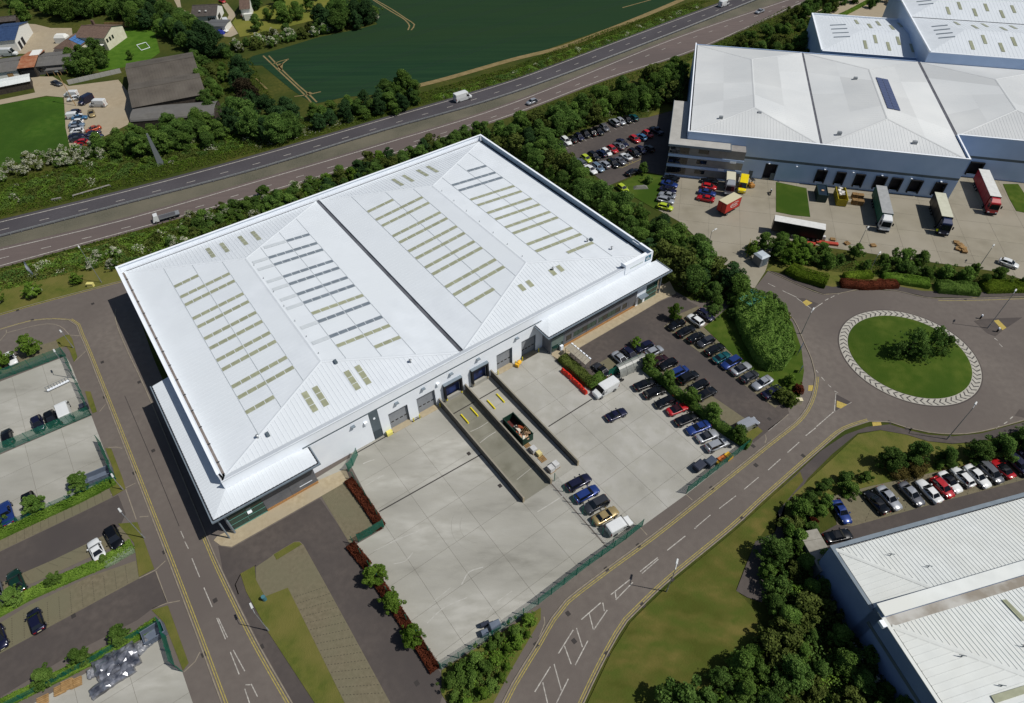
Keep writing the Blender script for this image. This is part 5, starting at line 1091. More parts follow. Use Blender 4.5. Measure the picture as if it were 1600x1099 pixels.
# ---- farm trees, top left
belt([zd(180,120),zd(500,140),zd(800,200),zd(1000,230),zd(1250,230),zd(1650,240),zd(1950,300),zd(1700,120),zd(1650,-60),zd(0,-120),zd(-100,80)], 5.5, (5,9), ['bigmid','big','belt2','belt'], 'tall green tree behind the farmyard', 'trees behind the farm', 14, 70)
for q, h, k in ((zd(850,230),11,'bigmid'),(zd(640,180),9,'bigmid'),(zd(300,250),7,'belt2')): tree(q, h, k, 'broad yellow-green tree overlooking the gravel farm yard', group='broad farm trees')
belt([zd(800,880),zd(850,700),zd(950,640),zd(1200,640),zd(1290,740),zd(1250,830),zd(1100,880),zd(850,950)], 3.4, (3.5,5.5), ['belt','round','belt2'], 'garden tree between the stable range and garden lawn', 'garden trees by the stables', 15, 26)
belt([ze(-300,220),ze(0,200),ze(150,250),ze(300,330),ze(420,420),ze(600,560),ze(520,720),ze(330,640),ze(150,560),ze(-60,420),ze(-380,340)], 4.0, (4.5,8), ['belt','bigmid','big','deep'], 'tree in the copse between garden lawn and bungalow', 'copse by the bungalow', 16, 60)
tree(ze(560,690), 11, 'deep', 'very tall dark conifer-like tree beside the bungalow garage'); tree(ze(470,560), 9, 'deep', 'dark tall tree right behind the bungalow garage')
belt([ze(340,760),ze(480,780),ze(560,980),ze(640,1200),ze(560,1400),ze(430,1200),ze(360,950)], 3.4, (3.5,6), ['belt','busholive','belt2'], 'bushy tree along the right side of the big barn', 'trees along the barn side', 17, 40)
belt([ze(660,700),ze(760,690),ze(1000,620),ze(1200,570),ze(1600,500),ze(2000,380),ze(2500,250),ze(2480,200),ze(1900,330),ze(1300,440),ze(900,560),ze(680,640)], 3.6, (2.6,4.0), ['bush','busholive','bushdk'], 'flowering hedgerow bush between meadow and crop field', 'hedgerow above the field', 18, 70, 'bush', .55)
belt([ze(600,800),ze(760,850),ze(860,1000),ze(800,1150),ze(680,1050)], 4.2, (2.0,3.2), ['bush','bush'], 'scrub bush in the rough corner by the crop field', 'scrub by the field corner', 19, 16, 'bush')
for q, h, k in ((ze(930,960),8,'deep'),(ze(900,1080),7,'deep'),(ze(1080,370),6,'round'),(ze(1070,120),5.5,'deep'),(ze(1390,260),7,'belt2'),(ze(1330,60),6,'belt'),(ze(1560,230),6,'bigmid')): tree(q, h, k, 'lone tree in or below the rough meadow', group='meadow trees')
belt([(500,38),(545,20),(575,20),(580,40),(545,52),(510,52)], 4.5, (6,9), ['deep','big'], 'big tree at the corner of the crop field', 'field corner trees', 20, 14)
belt([(400,10),(500,0),(560,-20),(560,10),(500,40),(430,45)], 9, (4,6), ['round','belt2'], 'small tree scattered in the rough meadow', 'meadow saplings', 21, 12)
belt([(0,-60),(560,-60),(540,-20),(300,-6),(0,0)], 8, (6,9), ['big','bigmid'], 'tree on the far side of the village at the frame top', 'trees at the top edge', 22, 40)
tree(T(0,0)(820,375), 3.2, 'round', 'round bush on the garden lawn by the goal')
# ---- top right
belt([(1145,68),(1210,42),(1262,14),(1330,-30),(1400,-60),(1330,10),(1290,22),(1270,60),(1260,92),(1150,85)], 4.0, (2.5,5), ['bushdk','belt','round','busholive'], 'shrub tree in the planting between main road and low white block', 'planting behind the right warehouses', 23, 60, name='shrub', cat='shrub')
belt([(1350,18),(1380,-10),(1440,-30),(1420,10)], 4, (3.5,5), ['deep','belt'], 'small dark tree beside the tall pale warehouse', 'trees by the tall warehouse', 24, 8)
hedge_line([(1295,34),(1330,18),(1400,-20)], 1.6, 1.2, G3, 'clipped green hedge beside the sandy path at the top right')
# ---- yard and road planting on the right
belt([(1158,398),(1180,385),(1205,388),(1262,402),(1245,415),(1205,412),(1190,404)], 2.8, (3.0,4.6), ['bright','belt2','round'], 'leafy tree at the corner of the lorry yard entrance', 'trees at lorry yard entrance', 25, 20)
belt([(1225,388),(1300,398),(1420,412),(1540,428),(1600,440),(1700,445),(1700,455),(1540,446),(1420,434),(1300,420),(1235,408)], 3.3, (2.2,3.8), ['round','bush','belt2','bushdk'], 'shrub in the planting strip below the lorry yard', 'shrubs below the lorry yard', 26, 70, name='shrub', cat='shrub')
hedge('hedge', strip(dens(pxs([(1231,424),(1250,434),(1275,441),(1290,446)]),3), 3.2), 2.2, GH, 'bright clipped hedge by the lorry yard entrance, wrapping the corner')
hedge('hedge', strip(dens(pxs([(1318,436),(1360,432)]),3), 2.0), 1.5, GH, 'short bright hedge in front of shrubs below the lorry yard')
hedge('hedge', strip(dens(pxs([(1312,446),(1345,449),(1400,447)]),3), 2.2), 1.6, GR, 'dark red hedge beside the path north of the roundabout')
hedge('hedge', strip(dens(pxs([(1378,436),(1450,447)]),3), 2.6), 1.6, G3, 'yellow-green hedge between the red hedge and dark hedge')
hedge('hedge', strip(dens(pxs([(1462,452),(1525,457)]),3), 3.2), 1.9, G2, 'dark clipped hedge by the footpath above the roundabout')
hedge('hedge', strip(dens(pxs([(1535,452),(1610,450),(1700,446)]),3), 3.4), 1.6, GH, 'long yellow-green hedge below the parked white car')
hedge('hedge', pxs([(1146,478),(1170,470),(1206,477),(1223,500),(1230,530),(1236,560),(1222,580),(1198,582),(1178,566),(1158,528),(1146,500)]), 4.2, G2, 'huge rounded green hedge on the bank beside the roundabout', edge=2.6, lump=.5, size=.15, density=60)
belt([(1105,478),(1140,470),(1152,486),(1150,510),(1128,500),(1110,492)], 2.6, (1.6,2.8), ['bushdk','bush','belt'], 'dark shrub around the parked white car and hedge', 'shrubs by the huge hedge', 27, 16, 'bush')
for q, h, k, l in (((1222,505),2.6,'busholive','olive shrub between huge hedge and roundabout footpath'),((1232,600),2.4,'bright','yellow-green bush under the small blue sign'),((1245,612),1.8,'bushred','dark red shrub by the road sign at the car park corner'),((1228,630),2.6,'busholive','olive bush at the car park entrance corner'),((1214,622),2.2,'busholive','olive bush behind the last navy car')): tree(q, h, k, l, 'bush', name='bush')
tree((1052,500), 4.0, 'bright', 'young pale green tree in front of the right office', sx=.8)
for q, h, w_, sx_ in (((1394,562),4.6,'leaning left of the group',.75),((1414,556),7.0,'tallest and broadest of the group',.95),((1434,566),4.4,'low in front of the group',.8),((1446,554),7.2,'slim one at the back of the group',.65),((1466,556),5.4,'at the right edge of the group',.75)): tree(q, h, 'airy', 'airy tree on the roundabout island, '+w_, group='roundabout trees', sx=sx_)
tree((1004,272), 3.2, 'round', 'small round tree at the lawn corner by the far car park'); tree(z4(370,340), 2.0, 'bush', 'low bush on the little lawn beside the lime cars', 'bush', name='bush')
# verge below the roundabout
ORD = ['first','second','third','fourth','fifth','sixth','seventh']
for q, h, k in ((f33(730,715),4.4,'belt'),(f33(900,680),4.6,'belt'),(f33(1090,690),3.6,'belt'),(f33(1270,670),4.4,'belt'),(f33(1420,640),4.4,'belt'),(f33(1560,590),4.6,'belt'),(f33(1650,560),4.6,'belt')): tree(q, h, k, f'dark green tree below the roundabout, {ORD.pop(0)} from the front road', group='trees below the roundabout')
for q in (f33(800,770),f33(900,760),f33(960,740)): tree(q, 1.6, 'bushbrown', 'brown-leaved shrub beside the bottom car park', 'bush', 'brown shrubs', 'bush', sx=1.1)
for q in (f33(1060,720),f33(1140,715),f33(1300,690)): tree(q, 1.3, 'bush', 'low bright green shrub behind the parked white cars', 'bush', 'low green shrubs', 'bush')
belt([f33(300,850),f33(470,790),f33(600,780),f33(660,800),f33(580,870),f33(470,900),f33(370,930),f33(310,930)], 2.1, (1.6,2.8), ['belt','bushdk','bush','busholive'], 'mixed shrub at the left end of the bottom car park', 'shrubs left of the bottom car park', 28, 26, 'bush')
belt([f33(170,980),f33(270,930),f33(340,960),f33(370,1060),(1268,832),(1245,850),(1230,850),f33(130,1080)], 2.3, (2.2,3.4), ['belt','round','busholive','bush'], 'tall shrub beside the footpath and grey cabin', 'shrubs by the grey cabin', 29, 26, name='shrub', cat='shrub')
tree(f33(280,1080), 1.4, 'bushred', 'reddish shrub between the blue car and path', 'bush', name='bush')
belt([(1210,860),(1250,852),(1300,905),(1330,945),(1365,1040),(1420,1150),(1300,1190),(1060,1190),(1050,1099),(1100,1065),(1160,1015),(1195,1005),(1225,1000),(1205,960),(1190,940),(1180,900)], 2.4, (2.4,4.8), ['belt','belt2','busholive','round','bushdk','belt'], 'tree in the planting', 'planting left of the ribbed warehouse', 30, 110, fl=.06, zones=[((1220,880),'beside the grey cabin'),((1290,930),'against the ribbed warehouse wall'),((1200,960),'at the footpath end'),((1130,1060),'at the front lawn edge'),((1260,1040),'in the middle of the bank'),((1380,1080),'at the foot of the blue shaded wall')])
# ---- planting on the left
hr = dict(edge=.5, lump=.25)
hedge('hedge', strip(dens(pxs([(545,752),(570,785),(596,824)]),2), 1.5), 1.0, GR, 'dark red hedge strip between block paving and the concrete yard')
hedge('hedge', strip(dens(pxs([(548,853),(575,886)]),2), 1.5), 1.0, GR, 'dark red hedge at the fence corner by the yard', **hr)
hedge('hedge', strip(dens(pxs([(579,892),(650,1000),(680,1048)]),2), 1.5), 1.0, GR, 'long dark red hedge under the three round trees', **hr)
hedge('hedge', strip(dens(pxs([(562,839),(596,823)]),2), .9), .8, GR, 'short red hedge behind the green fence corner', **hr)
for q, w_ in (((590,908),'nearest the warehouse'),((615,948),'in the middle of the three'),((648,1002),'farthest from the warehouse')): tree(q, 3.9, 'bright', 'round green tree in the red hedge, '+w_, group='round trees in red hedge', sx=.95)
belt([(697,1058),(760,1012),(815,975),(845,958),(838,975),(800,1035),(770,1090),(730,1115),(705,1090)], 1.5, (1.3,2.2), ['bright','bush','bush'], 'leafy green shrub in the yard corner hedge by the road', 'corner hedge shrubs', 31, 60, 'bush')
sheet('corner_verge', pxs([(690,1048),(845,950),(845,968),(800,1045),(765,1110),(720,1130),(690,1085)]), .1, lawn_dry, thick=.05)
hedge('hedge', strip(dens(pxs([(180,752),(130,778),(60,810),(0,838),(-50,860)]),3), 1.7), .9, G3, 'low bright green hedge along the concrete lot and parking strip', lump=.3)
hedge('hedge', strip(dens(pxs([f03(830,110),f03(640,230),f03(400,330),f03(180,430),f03(0,530),f03(-200,620)]),3), 1.9), .8, G3, 'low green hedge between the white car and lower parking strip', lump=.3)
hedge('hedge', strip(dens(pxs([f03(840,140),f03(660,240)]),3), 1.2), .7, GC, 'patch of silvery ground cover beside the low green hedge', lump=.2)
hedge('hedge', strip(dens(pxs([f03(990,590),f03(860,680),f03(600,820),f03(400,920),f03(200,1020),f03(-50,1140)]),3), 1.5), .7, G3, 'low green hedge along the wrapped pallets and lower lot', lump=.3)
for (q, h, k), w_ in zip((((54,552),4.2,'bright'),((6,574),4.2,'bright'),(zc(985,250),3.4,'round'),(zc(470,520),3.6,'round'),(zc(-10,720),3.4,'round'),(f03(355,345),2.4,'round'),(f03(120,460),3.0,'round'),(f03(655,205),1.2,'bush'),(f03(780,700),3.2,'round'),(f03(540,830),3.2,'round'),(f03(315,970),3.2,'round'),(f03(-20,520),3,'round')), ('beside the white hatchback and green fence','over the white hatchback','by the grey open skip','over the black estate car','at the far end of the low bright hedge','in the hedge near the dark green car','beside the dark green saloon','at the silvery ground cover','behind the blue-grey skip','behind the black wrapped loads','behind the light pallet stacks','at the far end of the lower hedge')): tree(q, h, k, 'small round tree '+w_, group='left lot trees', sx=1.1)
# ---- right yard hedge and its trees, ivy hedge by the barriers
hedge('hedge', strip(dens(pxs([(1008,577),(1045,608),(1090,645),(1130,674),(1169,700)]),3), 1.5), 1.9, G2, 'long green hedge between right yard and office car park')
for i_, q in enumerate(((1012,578),(1042,604),(1076,632),(1110,655),(1150,690))): tree(q, 4.0, 'round', 'small tree in the long yard hedge, '+('first','second','third','fourth','fifth')[i_]+' from the cycle shelter', group='yard hedge trees', sx=.9)
hedge('hedge', strip(dens(pxs([(878,561),(902,582),(924,603)]),2), 2.2), 1.6, G4, 'leafy climbing hedge behind the red barriers', lump=.3)
hedge('hedge', strip(dens(pxs([(918,606),(942,590)]),2), 2.0), 1.5, G2, 'short green hedge behind the white van', lump=.3)
tree(zh(1060,490), 2.4, 'bright', 'small bright bush at the end of the navy car bay', 'bush', name='bush')
# ---- undergrowth filling the planting as one mass each
scrub([(765,226),(800,210),(870,186),(950,154),(1020,130),(1080,106),(1062,150),(1010,182),(948,188),(866,224),(850,246),(895,278),(945,322),(990,340),(1030,360),(1062,382),(1105,420),(1145,452),(1165,470),(1120,476),(1085,472),(1062,454),(1035,432),(1000,397),(900,314),(840,272),(780,230)], 2.2, 'leafy undergrowth filling the tree belt beside the warehouse', density=14)
scrub([(1210,868),(1250,858),(1300,910),(1330,950),(1365,1045),(1420,1150),(1300,1190),(1060,1190),(1050,1105),(1100,1070),(1160,1020),(1195,1008),(1228,1000),(1208,960),(1192,940),(1184,900)], 2.4, 'leafy undergrowth on the bank left of the ribbed warehouse', density=26)
scrub([(697,1060),(760,1014),(815,977),(843,960),(836,978),(798,1035),(768,1090),(730,1112),(705,1090)], 1.5, 'leafy undergrowth in the yard corner hedge', density=40)
scrub([(1210,398),(1300,404),(1420,416),(1540,432),(1700,448),(1700,456),(1540,448),(1420,436),(1300,422),(1230,412)], 1.5, 'leafy undergrowth below the lorry yard', density=22)
scrub([(500,288),(675,232),(765,208),(775,222),(690,256),(520,318),(400,360),(300,392),(290,360),(400,318)], 1.8, 'leafy undergrowth along the bank behind the warehouse', density=16)
# ---- rough grass as one mass
def tufts(name, poly, dens_, size, m, label, h=.35, seed=3):
    c, d = sample(pxs(poly), dens_, seed); z = rng.uniform(.05, h, len(c))
    me = leafcloud(name, np.column_stack([c, z]), np.tile([0,0,.6], (len(c),1)), size, m, aspect=.35, jitter=.9); o = link(name, me); tag(o, label, 'grass', kind='stuff'); return o
tufts('rough_grass', [(0,340),(200,292),(400,238),(400,205),(200,240),(0,285),(-80,300),(-80,360)], 12, .28, GG, 'rough green grass on the bank beyond the far carriageway')
tufts('rough_grass', [(400,240),(600,182),(800,121),(1000,44),(1110,2),(1085,2),(940,50),(800,105),(660,145),(500,185),(400,212)], 10, .28, GG, 'rough grass between field and far carriageway', seed=5)
tufts('rough_grass', [(-60,434),(0,420),(150,379),(312,334),(510,278),(515,345),(330,405),(190,412),(60,440),(0,455),(-60,470)], 12, .28, GG, 'rough grass on the bank beside the near carriageway', seed=6)
tufts('rough_grass', [(800,184),(950,127),(1095,79),(1230,12),(1270,20),(1260,90),(1180,82),(1085,92),(950,140),(790,215)], 5, .3, GG, 'rough grass under the roadside trees by the right warehouse', seed=7)
tufts('rough_grass', [ze(560,720),ze(700,700),ze(1000,700),ze(1150,1000),ze(1280,1200),ze(900,1300),ze(680,1100)], 6, .3, GG, 'rough grass in the corner between barn and crop field', seed=8)
tufts('wild_flowers', [(400,236),(470,216),(560,190),(560,180),(470,200),(400,222)], 3, .2, WB, 'white wild flowers along the far verge', h=.6, seed=9)

# ---- past the 300 trees that show largest, the smallest far ones are one mass
tl = sorted([t for t in TREES if t[4] == 'tree'], key=lambda t: -t[3]/(t[0].location-Vector((0,0,CAMH))).length); rest = tl[300:]
if rest:
    mats_ = []; V_, MI_ = [], []
    for r, key, ki, h, cat in rest:
        me = PRO[key][ki][0]; n = len(me.vertices)//4; co = np.empty(n*12); me.vertices.foreach_get('co', co); co = co.reshape(n, 4, 3)[::3]
        c = co.mean(1, keepdims=True); co = c+(co-c)*1.6
        sx, sy, sz = r.scale; a_ = r.rotation_euler.z; co = co*np.array([sx, sy, sz]); R_ = np.array([[math.cos(a_), math.sin(a_), 0], [-math.sin(a_), math.cos(a_), 0], [0, 0, 1]]); co = co@R_+np.array(r.location)
        m = me.materials[0]
        if m not in mats_: mats_.append(m)
        V_.append(co); MI_ += [mats_.index(m)]*len(co)
        for ch in list(r.children): bpy.data.objects.remove(ch)
        bpy.data.objects.remove(r)
    V_ = np.concatenate(V_); n = len(V_); me = bpy.data.meshes.new('far_trees'); me.vertices.add(n*4); me.vertices.foreach_set('co', V_.reshape(-1)); me.loops.add(n*4); me.loops.foreach_set('vertex_index', np.arange(n*4, dtype=np.int32))
    me.polygons.add(n); me.polygons.foreach_set('loop_start', np.arange(0, n*4, 4, dtype=np.int32)); me.polygons.foreach_set('loop_total', np.full(n, 4, dtype=np.int32)); me.update(calc_edges=True)
    for m in mats_: me.materials.append(m)
    me.polygons.foreach_set('material_index', np.array(MI_, dtype=np.int32)); tag(link('far_trees', me), 'small far trees among the farm, field edge and roadside planting', 'trees', kind='stuff')
# ================================================================== fences
def panel_mesh(L, h=2.35, step=.13, t=.018):
    mb = MB(); n = int(L/step)
    for i in range(n+1): x = L*i/n; mb.add([(x-t,0,.06),(x+t,0,.06),(x+t,0,h),(x-t,0,h)], [(0,1,2,3)])
    for k in range(9): z = .1+k*(h-.15)/8; mb.add([(0,.004,z-t),(L,.004,z-t),(L,.004,z+t),(0,.004,z+t)], [(0,1,2,3)])
    return mb.mesh('mesh_panel')
PM = {}
def fence(px, label, h=2.35, step=.13, t=.02, world=None, m=None, z=.05, name='mesh_fence'):
    w = world or [Vector((p.x,p.y,0)) for p in pxs(px)]; r = empty(name, (w[0].x,w[0].y,0), 0, label, 'fence')
    key = (h, step, t); PM.setdefault(key, {})
    for a, b in zip(w[:-1], w[1:]):
        d = b-a; n = max(1, round(d.length/2.5)); L = round(d.length/n, 2); ang = math.atan2(d.y, d.x)
        if L not in PM[key]: me = panel_mesh(L, h, step, t); me.materials.append(m or greenf); PM[key][L] = me
        pk = ('post', h)
        if pk not in PM: me = MB().box(-.045,-.045,0,.045,.045,h+.08).mesh('post'); me.materials.append(m or greenf); PM[pk] = me
        for i in range(n):
            p = a+d*(i/n)-w[0]
            o = link('mesh_panel', PM[key][L], r); o.location = (p.x,p.y,z); o.rotation_euler = (0,0,ang)
            o = link('post', PM[pk], r); o.location = (p.x,p.y,z-.03); o.rotation_euler = (0,0,ang)
    p = w[-1]-w[0]; o = link('post', PM[('post',h)], r); o.location = (p.x,p.y,z-.03)
    return r
fence([(1168,698),(1120,735),(1072,772)], 'dense green mesh fence by the skip bags at the right yard gate', t=.04, z=.03)
fence([(1003,823),(978,843)], 'short dense green gate fence beside the parked white van', t=.045, z=.03)
fence([(978,843),(920,884),(841,945)], 'green mesh fence along the yard front by the estate road', t=.04, z=.03)
fence([(841,945),(770,995),(690,1046)], 'green mesh fence behind the corner hedge shrubs', t=.02, z=.03)
fence([(866,752),(925,822),(957,851)], 'thin mesh fence dividing the two yards behind the blue cars', t=.012, step=.2)
fence([(545,737),(572,778),(600,823)], 'green mesh fence beside the upper red hedge and yard', t=.025)
fence([(600,824),(561,847)], 'short green fence at the step in the yard edge', t=.035)
fence([(552,850),(620,948),(688,1044)], 'green mesh fence along the red hedge with round trees', t=.018)
fence([(559,712),(552,728)], 'open green mesh gate against the white warehouse wall', h=2.2, t=.04); fence([(552,728),(545,736)], 'green mesh gate leaf at the yard corner', h=2.2, t=.04)
fence([(-50,615),(0,594),(50,576),(103,556)], 'green mesh fence at the top of the left concrete lot', t=.03)
fence([(103,556),(117,592)], 'tall green fence by the sliding gate of the left lot', t=.03); fence([(122,600),(143,649)], 'open green gate panels along the left lot entrance', t=.03)
fence([(-60,735),(0,709),(70,680),(143,649)], 'green mesh fence dividing the two concrete lots on the left', t=.03)
fence([(158,693),(182,749)], 'dense green gate panel by the grey skip in the left lot', t=.05)
fence([(182,749),(130,772),(60,803),(0,830)], 'low green fence behind the bright hedge of the left lot', h=1.4, t=.02)
fence([f03(1015,605),f03(1095,870),f03(1140,903)], 'dense teal gate panel at the lower left lot corner', t=.05)
fence([f03(1005,610),f03(760,740),f03(560,860),f03(300,1000),f03(0,1150)], 'green mesh fence behind the wrapped pallets', h=1.6, t=.025)
fence([zh(720,888),zh(1105,690)], 'green mesh fence behind the curved cycle shelter', t=.045); fence([(1003,572),(1090,642),(1168,698)], 'green mesh fence inside the long yard hedge', h=2.0, t=.02)
# sliding gate leaf lying in the left lot
g = empty('sliding_gate', P(110,597), 0, 'white steel sliding gate beam across the left lot', 'gate'); a, b = P(76,613)-P(110,597), Vector((0,0,0))
d = (a-b).normalized(); n = Vector((-d.y,d.x,0)); mb = MB(); mb.ribbon([b, a], .35, .35, .25); mb.build('beam', wallw, g); mb = MB()
for k in range(9): p = a*(k/8); mb.box(p.x-.05,p.y-.05,.06,p.x+.05,p.y+.05,1.4)
mb.build('uprights', galv, g); mb = MB(); mb.ribbon([b, a], .06, 1.35, .06); mb.build('top_rail', galv, g)
# pale wall panels along the garden
gw = empty('panel_wall', P(*T(0,0)(430,530)), 0, 'low pale panel wall between garden trees and farm car park', 'wall'); w = [P(*T(0,0)(430,530)), P(*T(0,0)(760,455))]; d = w[1]-w[0]; n = 10
for i in range(n):
    p = d*(i/n); mb = MB().box(0,-.06,0,d.length/n-.04,.06,1.5); o = mb.build('wall_panel', mat('panel_grey', sR(168,166,160), rough=.9, rnd=.05), gw); o.location = (p.x,p.y,0); o.rotation_euler = (0,0,math.atan2(d.y,d.x))
gf = empty('board_fence', P(*zd(1250,320)), 0, 'brown board fence at the top of the garden lawn', 'fence'); w = [P(*zd(1250,318)), P(*zd(1640,312))]; d = w[1]-w[0]; n = 12
for i in range(n):
    p = d*(i/n); mb = MB().box(0,-.04,0,d.length/n-.03,.04,1.7); o = mb.build('fence_panel', wood, gf); o.location = (p.x,p.y,0); o.rotation_euler = (0,0,math.atan2(d.y,d.x))
# white roadside rail beyond the far carriageway
for q, l in (([(82,315),(97,312)],'short white rail on the bank beyond the road'),([(115,309),(173,292)],'longer white rail on the bank beyond the road')):
    r = empty('roadside_rail', P(*q[0]), 0, l, 'rail'); a, b = P(*q[0]), P(*q[1]); mb = MB(); mb.ribbon([Vector((0,0,0)), b-a], .12, .5, .25); mb.build('rail', whitep, r); mb = MB()
    for k in range(5): p = (b-a)*(k/4); mb.box(p.x-.06,p.y-.06,0,p.x+.06,p.y+.06,.6)
    mb.build('posts', galv, r)
# ================================================================== vehicles
PAINT = dict(black=(14,15,18), navy=(26,28,58), blue=(36,62,130), light_blue=(70,120,160), dark_grey=(62,64,70), grey=(104,106,112), silver=(168,172,178), white=(226,228,228), red=(176,22,30), maroon=(52,16,22), gold=(170,150,104), teal=(14,86,92), lime=(176,196,40), orange=(186,78,40), yellow=(238,214,0), dark_green=(20,58,44), pale_blue=(120,140,160), dark_blue=(20,34,70), green=(34,104,74), cream=(214,206,180))
def paint(c): return mat('paint_'+c, sR(*PAINT[c]), rough=.32, metal=.0 if c in ('white','red','yellow','lime','cream') else .35, spec=.5, coat=.6)
tyre = mat('tyre', sR(26,26,28), rough=.9); rimm = mat('wheel_rim', sR(150,152,156), rough=.35, metal=.6); lampw = mat('headlamp', sR(205,210,215), rough=.15, spec=.7); lampr = mat('tail_lamp', sR(140,16,18), rough=.25); cargl = mat('car_glass', sR(22,26,32), rough=.05, spec=.8); plate = mat('number_plate', sR(210,206,170), rough=.6)
def loft(stations, tw=.84):
    mb = MB(); rings = []
    for x, w, zb, zm, zt in stations:
        rings.append([(x,-w*.9,zb),(x,-w,zb+(zm-zb)*.45),(x,-w*.985,zm),(x,-w*tw,zt),(x,0,zt+.025),(x,w*tw,zt),(x,w*.985,zm),(x,w,zb+(zm-zb)*.45),(x,w*.9,zb)])
    n = 9
    for r in rings: mb.v += r
    for i in range(len(rings)-1):
        for k in range(n-1): mb.f.append((i*n+k, i*n+k+1, (i+1)*n+k+1, (i+1)*n+k))
        mb.f.append((i*n+n-1, i*n, (i+1)*n, (i+1)*n+n-1))
    mb.f.append(tuple(range(n))[::-1]); k = (len(rings)-1)*n; mb.f.append(tuple(range(k, k+n))); mb.f = [f[::-1] for f in mb.f]; mb.mi = [0]*len(mb.f)
    return mb
CARS = {}
def car_kind(key, L, Wd, H, hood, boot, wsx, rwx, roof0, roof1, belt=.92, zb=.2, tail=None):
    """x forward; hood / boot: heights; wsx, rwx: base of windscreen and rear window; roof0/1: roof ends (front, rear)"""
    h = L/2; w = Wd/2; tail = tail or boot
    body = loft([(-h,w*.80,zb+.12,boot-.22,boot-.12),(-h+.12,w*.93,zb+.04,boot-.1,boot-.02),(-h+.5,w,zb,belt-.06,max(boot,belt-.02)),(rwx,w,zb,belt-.05,belt),(0,w,zb,belt-.06,belt),(wsx,w*.99,zb,belt-.1,belt-.02),(h-.75,w*.97,zb,hood-.1,hood),(h-.2,w*.9,zb+.04,hood-.2,hood-.1),(h,w*.74,zb+.14,hood-.34,hood-.24)])
    cab = MB(); wb, wt = w*.86, w*.66
    b = [(wsx,-wb*.96,belt-.03),(wsx,wb*.96,belt-.03),(0,wb,belt-.03),(rwx,wb*.96,belt-.03),(rwx,-wb*.96,belt-.03),(0,-wb,belt-.03)]
    t = [(roof0,-wt*.95,H-.05),(roof0,wt*.95,H-.05),((roof0+roof1)/2,wt,H),(roof1,wt*.94,H-.06),(roof1,-wt*.94,H-.06),((roof0+roof1)/2,-wt,H)]
    cab.hull8([b[0],b[5],b[4],b[3],b[2],b[1]][::-1], [t[0],t[5],t[4],t[3],t[2],t[1]][::-1])
    parts = [('body', body.mesh('body', True), 'paint'), ('roof', cab.mesh('roof', False), 'paint')]
    def pane(a, b_, c, d, s=.07, o=.018):
        q = [Vector(x) for x in (a, b_, c, d)]; ce = sum(q, Vector())/4; n = (q[1]-q[0]).cross(q[3]-q[0]).normalized()
        if n.dot(ce-Vector((0,0,belt*.6))) < 0: n = -n
        q = [x+(ce-x)*s+n*o for x in q]; return MB().quad(*(q if (q[1]-q[0]).cross(q[3]-q[0]).dot(n) > 0 else q[::-1]))
    parts.append(('windscreen', pane(b[0],b[1],t[1],t[0]).mesh('windscreen'), cargl)); parts.append(('rear_window', pane(b[3],b[4],t[4],t[3],.12).mesh('rear_window'), cargl))
    for s in (1, -1):
        f = lambda p: (p[0], p[1]*s, p[2])
        parts.append(('side_window', pane(f(b[1]),f(b[2]),f(t[2]),f(t[1]),.09).mesh('side_window'), cargl)); parts.append(('side_window', pane(f(b[2]),f(b[3]),f(t[3]),f(t[2]),.09).mesh('side_window'), cargl))
    r = .33 if H < 1.6 else .36
    wm = MB(); wm.tube((0,-.11,0),(0,.11,0),r,n=14); wm = wm.mesh('wheel'); rm = MB(); rm.tube((0,-.125,0),(0,.125,0),r*.62,n=10); rm = rm.mesh('rim')
    for x in (h-.85, -h+.8):
        for s in (1, -1): parts.append(('wheel', wm, tyre, (x, s*(w-.1), r), rm))
    for s in (1, -1):
        parts.append(('headlight', MB().hull8([(h-.28,s*w*.55,hood-.36),(h-.02,s*w*.52,hood-.36),(h-.2,s*w*.86,hood-.34),(h-.42,s*w*.93,hood-.3)],[(h-.45,s*w*.55,hood-.05),(h-.14,s*w*.54,hood-.16),(h-.3,s*w*.84,hood-.14),(h-.6,s*w*.9,hood-.04)]).mesh('headlight'), lampw))
        parts.append(('tail_light', MB().box(-h-.015,s*w*.62-.14,boot-.32,-h+.16,s*w*.62+.16,boot-.1).mesh('tail_light'), lampr))
        parts.append(('mirror', MB().box(wsx-.35,s*(w+.08)-.1,belt,wsx-.15,s*(w+.08)+.1,belt+.15).mesh('mirror'), 'paint'))
    for x, hz in ((h-.03,.42),(-h-.02,.62)): parts.append(('number_plate', MB().box(x-.02,-.26,hz,x+.05,.26,hz+.11).mesh('number_plate'), plate))
    CARS[key] = parts
car_kind('hatchback', 4.05, 1.76, 1.48, .90, .98, 1.02, -1.72, .28, -1.38, belt=.95)
car_kind('saloon', 4.6, 1.82, 1.43, .86, .98, .95, -1.55, .2, -.95, belt=.92)
car_kind('estate', 4.6, 1.82, 1.48, .88, 1.0, 1.05, -2.05, .3, -1.75, belt=.94)
car_kind('coupe', 4.2, 1.80, 1.30, .80, .88, .75, -1.45, .1, -.75, belt=.84)
car_kind('suv', 4.5, 1.86, 1.70, 1.02, 1.1, 1.1, -2.0, .4, -1.75, belt=1.08, zb=.28)
car_kind('people_carrier', 4.5, 1.82, 1.68, .98, 1.1, 1.35, -2.05, .55, -1.85, belt=1.02)
car_kind('pickup', 5.0, 1.84, 1.72, 1.02, 1.0, 1.05, -.75, .4, -.55, belt=1.05, zb=.3)
